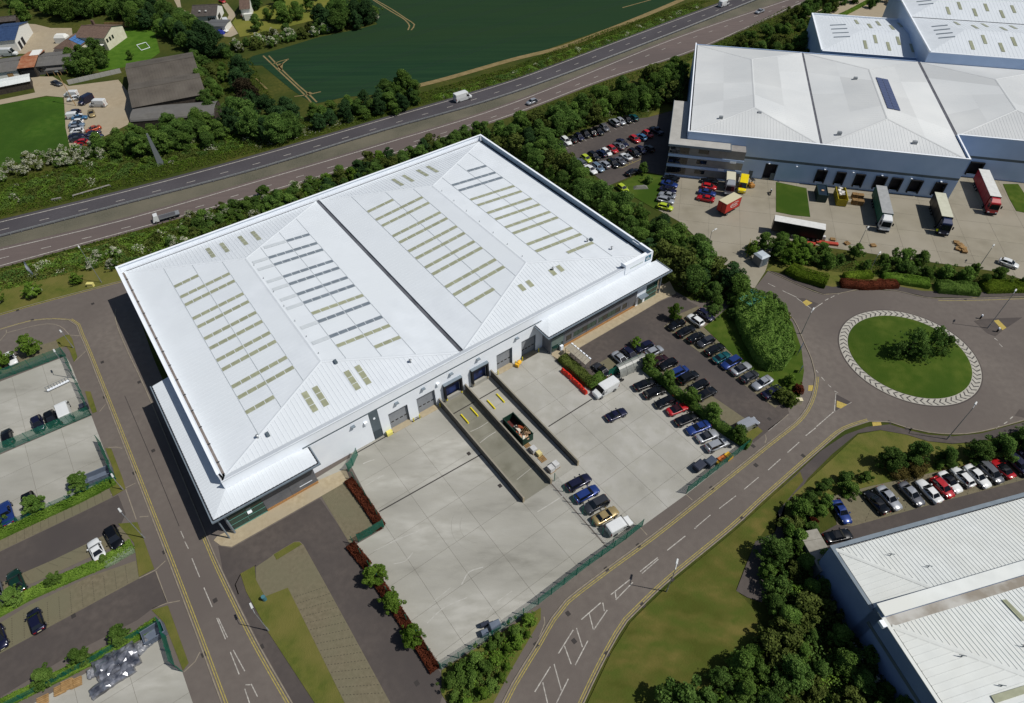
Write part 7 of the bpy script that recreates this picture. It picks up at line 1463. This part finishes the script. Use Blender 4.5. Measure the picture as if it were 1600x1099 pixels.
mb = MB(); [mb.tube((L*k/4,-1.2,0),(L*k/4,-1.2,2.0),.05,n=6) for k in range(5)]; [mb.tube((L*k/4,0,0),(L*k/4,0,2.45),.05,n=6) for k in range(5)]; mb.build('posts', galv, cw)
# skip full of waste in the second dock bay
def skip(q, ang, L, W_, H_, m, lab, z=.05, fill=None, inner=None):
    p = P(*q, H_/2); r = empty('waste_skip', (p.x,p.y,z), ang, lab, 'skip'); h, w = L/2, W_/2
    MB().box(-h,-w,.15,-h+.08,w,H_).box(h-.08,-w,.15,h,w,H_).build('end_wall', m, r); MB().box(-h+.08,-w,.15,h-.08,-w+.08,H_).box(-h+.08,w-.08,.15,h-.08,w,H_).build('side_wall', m, r); MB().box(-h+.08,-w+.08,.15,h-.08,w-.08,.25).build('floor', inner or m, r)
    MB().box(-h-.04,-w-.04,H_,h+.04,-w+.1,H_+.08).box(-h-.04,w-.1,H_,h+.04,w+.04,H_+.08).build('rim', m, r)
    for k in range(6): MB().box(-h+L*(k+.5)/6-.05,-w-.06,.15,-h+L*(k+.5)/6+.05,-w,H_).box(-h+L*(k+.5)/6-.05,w,.15,-h+L*(k+.5)/6+.05,w+.06,H_).build('rib', m, r)
    return r, h, w
skg = mat('skip_green', sR(28,66,52), sR(22,52,42), .6, 1); maroon = mat('skip_inside', sR(96,40,36), sR(60,34,30), .8, 1)
dv = -VX; sa = math.atan2(dv.y, dv.x)
r, h, w = skip(zf(600,690), sa, 6.0, 2.3, 1.9, skg, 'long green open skip of scrap between the dock walls', inner=maroon)
jm = [mat('scrap_white', sR(210,204,190), rough=.8), mat('scrap_tan', sR(206,170,138), rough=.8), mat('scrap_dark', sR(50,44,40), rough=.9), mat('scrap_orange', sR(178,88,52), rough=.8)]
for k in range(16):
    x, y = random.uniform(-.6,2.6), random.uniform(-.8,.8); s = random.uniform(.25,.6); o = MB().box(-s,-s*.6,-.12,s,s*.6,.12).build('scrap_piece', random.choice(jm)); o.parent = r; o.location = (x,y,random.uniform(.6,1.5)); o.rotation_euler = (random.uniform(-.5,.5),random.uniform(-.5,.5),random.uniform(0,3))
for k in range(5): mb = MB(); mb.tube((1.0+.35*k,-.3,.9),(1.1+.35*k,.8,2.4),.06,n=5); mb.build('timber', wood, r)
MB().hull8([(-.9,-.5,.9),(1.0,-.5,.9),(1.0,.3,.9),(-.9,.3,.9)],[(-.7,-.4,1.4),(.8,-.4,1.5),(.8,.2,1.3),(-.7,.2,1.3)]).build('scrap_heap', jm[0], r)
# pallets and bins next to the skip
def pallet(q, ang, lab, group=None, n=1, load=None, z=.05, s=1.0, load_h=.8):
    p = P(*q,.1); r = empty('pallet', (p.x,p.y,z), ang, lab, 'pallet', group)
    for j in range(n):
        for k in range(5): MB().box(-.6*s,-.5*s+k*.22*s,.1+j*.15,.6*s,-.5*s+k*.22*s+.14*s,.13+j*.15).build('slat', wood, r)
        for y in (-.45,0,.4): MB().box(-.55*s,y*s,j*.15,.55*s,y*s+.09,.1+j*.15).build('runner', wood, r)
    if load: MB().hull8([(-.52*s,-.45*s,.13+(n-1)*.15),(.52*s,-.45*s,.13+(n-1)*.15),(.52*s,.45*s,.13+(n-1)*.15),(-.52*s,.45*s,.13+(n-1)*.15)],[(-.48*s,-.42*s,load_h),(.48*s,-.42*s,load_h),(.48*s,.42*s,load_h),(-.48*s,.42*s,load_h)]).build('load', load, r)
    return r
wc = mat('white_tote', sR(206,206,204), sR(190,190,190), .5, 3); yc = mat('pale_crate', sR(214,200,140), rough=.8)
pallet(zf(705,875), sa, 'bare wooden pallet just behind the green skip'); pallet(zf(785,950), sa, 'white bulk container on a pallet near the green skip', load=wc, load_h=1.1, s=1.1); pallet(zf(850,990), sa, 'pale yellow crate on a pallet near the dock wall', load=yc, load_h=.8, s=.9); pallet(zf(890,1040), sa, 'empty weathered pallet behind the yellow crate', s=1.1)
pallet(f22(243,740), sa, 'white bulk container, nearer the blue cars, beside dock wall', load=wc, load_h=1.1, s=1.1); pallet(f22(272,716), sa, 'white bulk container beside another, further from dock wall', load=wc, load_h=1.1, s=1.1)
# things behind the front fence of the right yard
def bag(q, m, lab, s=.5, h=.8, ang=.6): 
    p = P(*q,h/2); o = MB().hull8([(-s,-s,0),(s,-s,0),(s,s,0),(-s,s,0)],[(-s*.9,-s*.8,h),(s*.85,-s*.9,h*.95),(s*.8,s*.9,h*.9),(-s*.9,s*.85,h)]).build('waste_bag', m); o.location = (p.x,p.y,.05); o.rotation_euler = (0,0,ang); return tag(o, lab, 'bag')
om = mat('bag_orange', sR(196,118,52), sR(180,90,40), .8, 3); ym = mat('bag_yellow', sR(214,176,48), sR(196,150,40), .8, 3); bm_ = mat('bag_dark', sR(44,50,66), rough=.7)
bag(zg(480,578), om, 'orange sack behind the gate fence beside a round one'); bag(zg(515,553), om, 'smaller orange sack next to the yellow sack', .4, .7); bag(zg(570,535), ym, 'long yellow sack behind the gate fence', .65, .8); bag(zg(455,615), ym, 'small yellow sack touching the green gate fence', .35, .6)
def bin_(q, m, lab, L=1.7, W_=1.0, H_=1.2, ang=.6, lidm=None, name='wheeled_bin'):
    p = P(*q,H_/2); r = empty(name, (p.x,p.y,.05), ang, lab, 'bin'); h, w = L/2, W_/2
    MB().hull8([(-h*.88,-w*.85,.15),(h*.88,-w*.85,.15),(h*.88,w*.85,.15),(-h*.88,w*.85,.15)],[(-h,-w,H_),(h,-w,H_),(h,w,H_),(-h,w,H_)]).build('body', m, r); MB().hull8([(-h-.04,-w-.04,H_),(h+.04,-w-.04,H_),(h+.04,w+.04,H_),(-h-.04,w+.04,H_)],[(-h*.9,-w*.8,H_+.14),(h*.9,-w*.8,H_+.14),(h*.9,w*.8,H_+.14),(-h*.9,w*.8,H_+.14)]).build('lid', lidm or m, r)
    for sx in (-1,1):
        for sy in (-1,1): mb = MB(); mb.tube((sx*h*.7,sy*w*.6-.03,.08),(sx*h*.7,sy*w*.6+.03,.08),.08,n=8); mb.build('castor', dark, r)
gb = mat('bin_slate', sR(62,72,88), rough=.6); gb2 = mat('bin_grey', sR(108,118,134), sR(98,108,124), .6, 1)
bin_(zg(235,655), bm_, 'dark waste bin behind the green gate fence', 2.0, 1.4, 1.2, .65); bin_(zg(365,610), gb, 'slate blue bin beside the dark bin at the gate fence', 1.8, 1.3, 1.3, .65)
bin_(T(1,3)(1495,620), gb2, 'grey wheeled bin in the yard corner by hedge', 1.5, 1.1, 1.25, .4); bin_(T(1,3)(1430,665), gb2, 'lower grey wheeled bin in the yard corner by hedge', 1.0, .8, 1.0, .4); bin_(T(1,3)(1430,610), bm_, 'dark bin behind two grey yard corner bins', 1.3, .5, .9, .4)
r, h, w = skip(zc(1180,105), head(zc(1100,140), zc(1270,70)), 4.0, 1.9, 1.2, gb2, 'grey open skip at the left lot gate panel')
r, h, w = skip(f03(965,665), head(f03(915,700), f03(1010,640)), 2.8, 2.0, 1.3, gb2, 'blue-grey tipping skip in the lower left lot corner')
bin_(zb(1000,275), bm_, 'dark bin at the left lot gate post', 1.3, 1.0, 1.2)
# wrapped pallets in the lower left lot
wrap = mat('black_wrap', sR(64,66,76), sR(150,152,160), .2, .9, spec=1.0, metal=.4, coat=1.0)
for i, (q, sx, sy, hh, a) in enumerate(((f03(660,850),1.5,1.1,1.0,.0),(f03(775,790),1.5,1.0,1.1,.1),(f03(810,840),1.2,1.0,.8,.0),(f03(680,905),1.4,.7,.8,.1),(f03(760,920),1.6,.7,.7,.0),(f03(650,990),1.7,.8,.8,.1),(f03(580,905),.7,.7,.6,0),(f03(890,740),.9,.8,.7,.3),(f03(850,755),.7,.6,.5,.1))):
    p = P(*q, hh/2); ang = head(f03(580,1000), f03(860,830))+a; g = random.Random(i); j = lambda s: g.uniform(-.12,.12)*s
    mb = MB(); nx, ny = 7, 5; H_ = {}
    for ix in range(nx+1):
        for iy in range(ny+1):
            ed = ix in (0,nx) or iy in (0,ny); H_[ix,iy] = (-sx+2*sx*ix/nx+j(.6), -sy+2*sy*iy/ny+j(.6), hh*(g.uniform(.55,.75) if ed else g.uniform(.8,1.12)))
    for ix in range(nx):
        for iy in range(ny): q4 = [H_[ix,iy], H_[ix+1,iy], H_[ix+1,iy+1], H_[ix,iy+1]]; mb.add(q4, [(0,1,2),(0,2,3)] if (ix+iy) % 2 else [(0,1,3),(1,2,3)])
    rim_ = [H_[ix,0] for ix in range(nx+1)]+[H_[nx,iy] for iy in range(1,ny+1)]+[H_[ix,ny] for ix in range(nx-1,-1,-1)]+[H_[0,iy] for iy in range(ny-1,0,-1)]
    for k_ in range(len(rim_)): a_, b_ = rim_[k_], rim_[(k_+1) % len(rim_)]; mb.quad((a_[0]*1.05,a_[1]*1.05,0),(b_[0]*1.05,b_[1]*1.05,0),b_,a_)
    o = mb.build('wrapped_pallet', wrap if i < 6 else mat('grey_wrap', sR(150,152,158), sR(96,98,104), .3, 2)); o.location = (p.x,p.y,.05); o.rotation_euler = (0,0,ang)
    tag(o, 'shiny black plastic-wrapped load in the lower left lot pile' if i < 6 else 'small grey plastic-wrapped bundle beside the black wrapped pile', 'wrapped load', 'black wrapped loads' if i < 6 else 'grey wrapped bundles')
for i, q in enumerate((f03(380,1020),f03(430,990),f03(480,975))): pallet(q, head(f03(350,1030), f03(500,960)), f'stack of light pallets, {ORD[i]} from the rusty edge, in lower left lot', n=5 if i == 1 else 3, s=1.15, z=.05)
pallet(f03(270,1085), head(f03(350,1030), f03(500,960)), 'reddish pallet at the lower picture edge', n=2, s=1.2)
# lorry yard clutter
r, h, w = skip(z6(705,400), r2a+1.57, 5.2, 2.4, 2.2, mat('compactor_green', sR(22,52,50), rough=.6), 'dark green compactor skip below the first dock'); MB().box(-2.5,-1.1,1.4,2.5,1.1,2.1).build('cover', mat('compactor_top', sR(22,40,56), rough=.5), r); MB().box(-.6,-.3,2.1,-.1,.3,2.3).build('scrap_piece', jm[1], r)
r, h, w = skip(z6(935,440), r2a+1.57, 6.0, 2.4, 2.0, mat('skip_yellow', sR(186,168,30), sR(160,144,28), .6, 1), 'yellow skip piled with white packaging below a dock')
for k in range(9): o = MB().box(-.5,-.35,-.15,.5,.35,.15).build('packaging', mat('packing_white', sR(226,222,216), rough=.8)); o.parent = r; o.location = (random.uniform(.0,2.4),random.uniform(-.7,.7),random.uniform(1.4,2.3)); o.rotation_euler = (random.uniform(-.6,.6),random.uniform(-.6,.6),random.uniform(0,3))
for i, (x, y) in enumerate(((1090,520),(1090,450),(1160,530),(1160,460))): pallet(z6(x,y), r2a, 'tall stack of brown pallets between yellow skip and green lorry', 'pallet stacks by the yellow skip', n=9, s=1.15)
for i, (x, y, m, s) in enumerate(((310,880,wc,1.0),(370,905,wc,1.0),(430,900,yc,.9),(530,905,wc,1.3),(600,915,yc,1.1),(660,925,yc,1.2),(720,940,wc,1.0),(175,795,yc,.9))): pallet(z6(x,y), r2a, 'pallet load below the white-roofed black trailer', 'pallet loads by the parked trailer', n=2, s=s, load=m, load_h=1.0)
for i, (a, b) in enumerate(((440,630),(640,900))):
    p, q = P(*z6(a,985)), P(*z6(b,1015)); d = q-p; o = MB().box(0,-.5,0,d.length,.5,.5).box(0,-.45,.5,d.length,.45,.56).build('racking_bundle', mat('racking_red', sR(186,72,52), sR(160,58,42), .7, 1)); o.location = (p.x,p.y,.05); o.rotation_euler = (0,0,math.atan2(d.y,d.x)); tag(o, ('red steel racking bundle behind pallet loads','longer red racking bundle at the shrub edge')[i], 'racking')
for i, (x, y) in enumerate(((790,985),(830,1020),(860,1060),(810,1060),(880,1090))): pallet(z7(x,y), r2a+i*.4, 'broken brown pallet in the heap beside the black lorry', 'heap of broken pallets', n=3+i % 3, s=1.1)
for i, q in enumerate((z6(840,950),z6(1320,1020),z6(1010,995))): pallet(q, r2a+.3*i, 'loose brown pallet along the lorry yard shrub edge', 'loose pallets', n=3)
p = P(*z6(110,380),.6); r = empty('motorbike', (p.x,p.y,.05), 1.2, 'dark motorbike parked beside the yard lawn', 'motorbike'); mb = MB(); mb.tube((.7,-.06,.32),(.7,.06,.32),.32,n=12); mb.build('wheel', tyre, r); mb = MB(); mb.tube((-.7,-.08,.32),(-.7,.08,.32),.32,n=12); mb.build('wheel', tyre, r); MB().hull8([(-.5,-.15,.45),(.45,-.15,.45),(.45,.15,.45),(-.5,.15,.45)],[(-.6,-.12,.85),(.3,-.14,.95),(.3,.14,.95),(-.6,.12,.85)]).build('body', paint('black'), r); MB().hull8([(.3,-.2,.6),(.7,-.18,.6),(.7,.18,.6),(.3,.2,.6)],[(.3,-.2,1.1),(.5,-.15,1.15),(.5,.15,1.15),(.3,.2,1.1)]).build('fairing', paint('white'), r); mb = MB(); mb.tube((.45,-.35,1.05),(.45,.35,1.05),.025,n=5); mb.build('handlebar', dark, r)
p = P(*z4(1365,360),.6); r = empty('forklift', (p.x,p.y,.05), 1.8, 'small orange forklift beside the yellow van', 'forklift'); MB().box(-1.0,-.55,.25,.6,.55,1.0).build('body', mat('forklift_orange', sR(180,130,70), rough=.6), r); mb = MB(); [mb.tube((x,y,1.0),(x,y,2.1),.04,n=5) for x in (-.5,.5) for y in (-.45,.45)]; mb.build('cage_posts', dark, r); MB().box(-.6,-.5,2.1,.6,.5,2.16).build('cage_roof', dark, r); MB().box(.65,-.4,.1,.75,-.3,2.4).box(.65,.3,.1,.75,.4,2.4).build('mast', dark, r); MB().box(.75,-.35,.08,1.8,-.22,.14).box(.75,.22,.08,1.8,.35,.14).build('forks', dark, r); [MB().box(x-.2,y-.09,0,x+.2,y+.09,.4).build('wheel', tyre, r) for x in (-.7,.4) for y in (-.5,.5)]
p = P(*zh(870,930),.4); r = empty('motorbike', (p.x,p.y,.05), .6, 'dark motorbike behind the white van near the cycle shelter', 'motorbike'); mb = MB(); mb.tube((.7,-.06,.32),(.7,.06,.32),.32,n=12); mb.build('wheel', tyre, r); mb = MB(); mb.tube((-.7,-.08,.32),(-.7,.08,.32),.32,n=12); mb.build('wheel', tyre, r); MB().hull8([(-.6,-.15,.45),(.6,-.15,.45),(.6,.15,.45),(-.6,.15,.45)],[(-.7,-.14,.9),(.4,-.14,1.0),(.4,.14,1.0),(-.7,.14,.9)]).build('body', paint('black'), r)
# person in a yellow vest next to the black lorry
p = P(*z7(535,880)); mb = MB()
def ell(mb, c, rx, ry, rz, n=8, m=6):
    for j in range(m):
        for i in range(n):
            f = lambda jj, ii: (c[0]+rx*math.sin(math.pi*jj/m)*math.cos(2*math.pi*ii/n), c[1]+ry*math.sin(math.pi*jj/m)*math.sin(2*math.pi*ii/n), c[2]+rz*math.cos(math.pi*jj/m)); mb.quad(f(j,i), f(j+1,i), f(j+1,i+1), f(j,i+1))
me = bpy.data.meshes.new('body'); vs = [(0,0,.95),(0,0,1.15),(0,0,1.4),(0,0,1.52),(0,.02,1.66),(.1,0,.9),(.11,.02,.5),(.11,0,.08),(.11,.12,.05),(-.1,0,.9),(-.12,-.04,.5),(-.12,-.1,.08),(-.12,.02,.05),(.2,0,1.42),(.27,.02,1.15),(.25,.14,.95),(-.2,0,1.42),(-.27,.02,1.15),(-.25,.14,.95)]
es = [(0,1),(1,2),(2,3),(3,4),(0,5),(5,6),(6,7),(7,8),(0,9),(9,10),(10,11),(11,12),(2,13),(13,14),(14,15),(2,16),(16,17),(17,18)]
me.from_pydata(vs, es, []); r = bpy.data.objects.new('person', me); C.objects.link(r); md = r.modifiers.new('s', 'SKIN'); rad = [.15,.15,.17,.07,.105,.1,.075,.05,.045,.1,.075,.05,.045,.075,.05,.04,.075,.05,.04]
for v, q in zip(me.skin_vertices[0].data, rad): v.radius = (q, q*.85)
me.skin_vertices[0].data[0].use_root = True; r.modifiers.new('d', 'SUBSURF').levels = 1; me.materials.append(mat('work_clothes', sR(40,42,52), rough=.9)); r.location = (p.x,p.y,.05); r.rotation_euler = (0,0,2.4); tag(r, 'person in a yellow vest standing beside the black lorry cab', 'person')
MB().hull8([(-.24,-.17,.95),(.24,-.17,.95),(.24,.17,.95),(-.24,.17,.95)],[(-.22,-.14,1.5),(.22,-.14,1.5),(.22,.14,1.5),(-.22,.14,1.5)]).build('vest', mat('vest_yellow', sR(226,236,40), rough=.8), r); mb = MB(); ell(mb, (0,.02,1.7), .11, .12, .12); mb.build('hair', mat('hair_dark', sR(48,38,30), rough=.9), r)
# grey substation kiosk, green hut, yellow pole near the yard entrance
p = P(1186,412); r = empty('kiosk', (p.x,p.y,0), .5, 'grey metal kiosk under trees at the lorry yard entrance', 'kiosk'); MB().box(-1.2,-1.2,0,1.2,1.2,2.5).build('walls', mat('kiosk_grey', sR(120,126,132), sR(108,114,120), .5, 1), r); MB().hull8([(-1.35,-1.35,2.5),(1.35,-1.35,2.5),(1.35,1.35,2.5),(-1.35,1.35,2.5)],[(-.9,-.9,2.9),(.9,-.9,2.9),(.9,.9,2.9),(-.9,.9,2.9)]).build('roof', mat('kiosk_roof', sR(186,196,204), rough=.5), r); MB().box(-.4,-1.24,.1,.5,-1.2,2.1).build('door', bandgrey, r)
p = P(1170,478,0); r = empty('green_hut', (p.x,p.y,0), YAW, 'flat green-roofed hut between belt trees and huge hedge', 'hut'); MB().box(-2.2,-1.6,0,2.2,1.6,2.2).build('walls', mat('hut_wall', sR(96,92,84), rough=.9), r); MB().box(-2.4,-1.8,2.2,2.4,1.8,2.35).build('flat_roof', mat('hut_roof', sR(74,138,116), sR(66,126,106), .7, 1), r)
p = P(1166,402); r = empty('barrier_pole', (p.x,p.y,0), 0, 'tall yellow pole at the lorry yard entrance', 'pole'); mb = MB(); mb.tube((0,0,0),(.25,1.2,4.4),.09,.05,6); mb.build('pole', mat('pole_yellow', sR(190,176,60), rough=.6), r)
# goal on the garden lawn
p = [P(*T(0,0)(*q)) for q in ((855,285),(885,318),(938,300),(912,268))]; c = sum(p, Vector())/4; r = empty('football_goal', c, 0, 'white football goal frame lying on the garden lawn', 'goal'); mb = MB()
for i in range(4): mb.tube(tuple(p[i]-c+Vector((0,0,.15))), tuple(p[(i+1) % 4]-c+Vector((0,0,.15))), .09, n=6)
mb.build('frame', wallw, r)
# dug soil on the office lawn, blue tarpaulin by the bungalow
o = MB().hull8([(-2,-.9,0),(2,-.7,0),(1.8,.9,0),(-1.8,.7,0)],[(-1.2,-.5,.6),(1,-.3,.7),(.9,.4,.6),(-1,.3,.5)]).build('stone_block', mat('stone_grey', sR(128,128,120), sR(110,110,102), .9, 2)); o.location = P(*z4(310,390)); o.location.z = .1; tag(o, 'low grey boulder on the little office lawn', 'boulder')
o = MB().hull8([(-1.6,-1.3,0),(1.5,-1.2,0),(1.6,1.2,0),(-1.4,1.3,0)],[(-.9,-.6,1.2),(.9,-.5,1.0),(.8,.6,1.1),(-.8,.6,1.3)]).build('tarpaulin', mat('tarp_blue', sR(40,52,140), rough=.6)); o.location = P(*ze(650,400)); tag(o, 'blue tarpaulin heap beside the white car at the bungalow', 'tarpaulin')
# low cycle stands by the island, blue drum
p = P(*T(1,3)(58,455)); mb = MB(); mb.tube((0,0,0),(0,0,1.1),.3,n=10); o = mb.build('litter_bin', mat('litter_teal', sR(72,120,132), rough=.6)); o.location = (p.x,p.y,.12); tag(o, 'small teal litter bin on the island lawn edge', 'bin')
for o in bpy.data.objects:
    for k in ('L', 'D'):
        if k in o: del o[k]
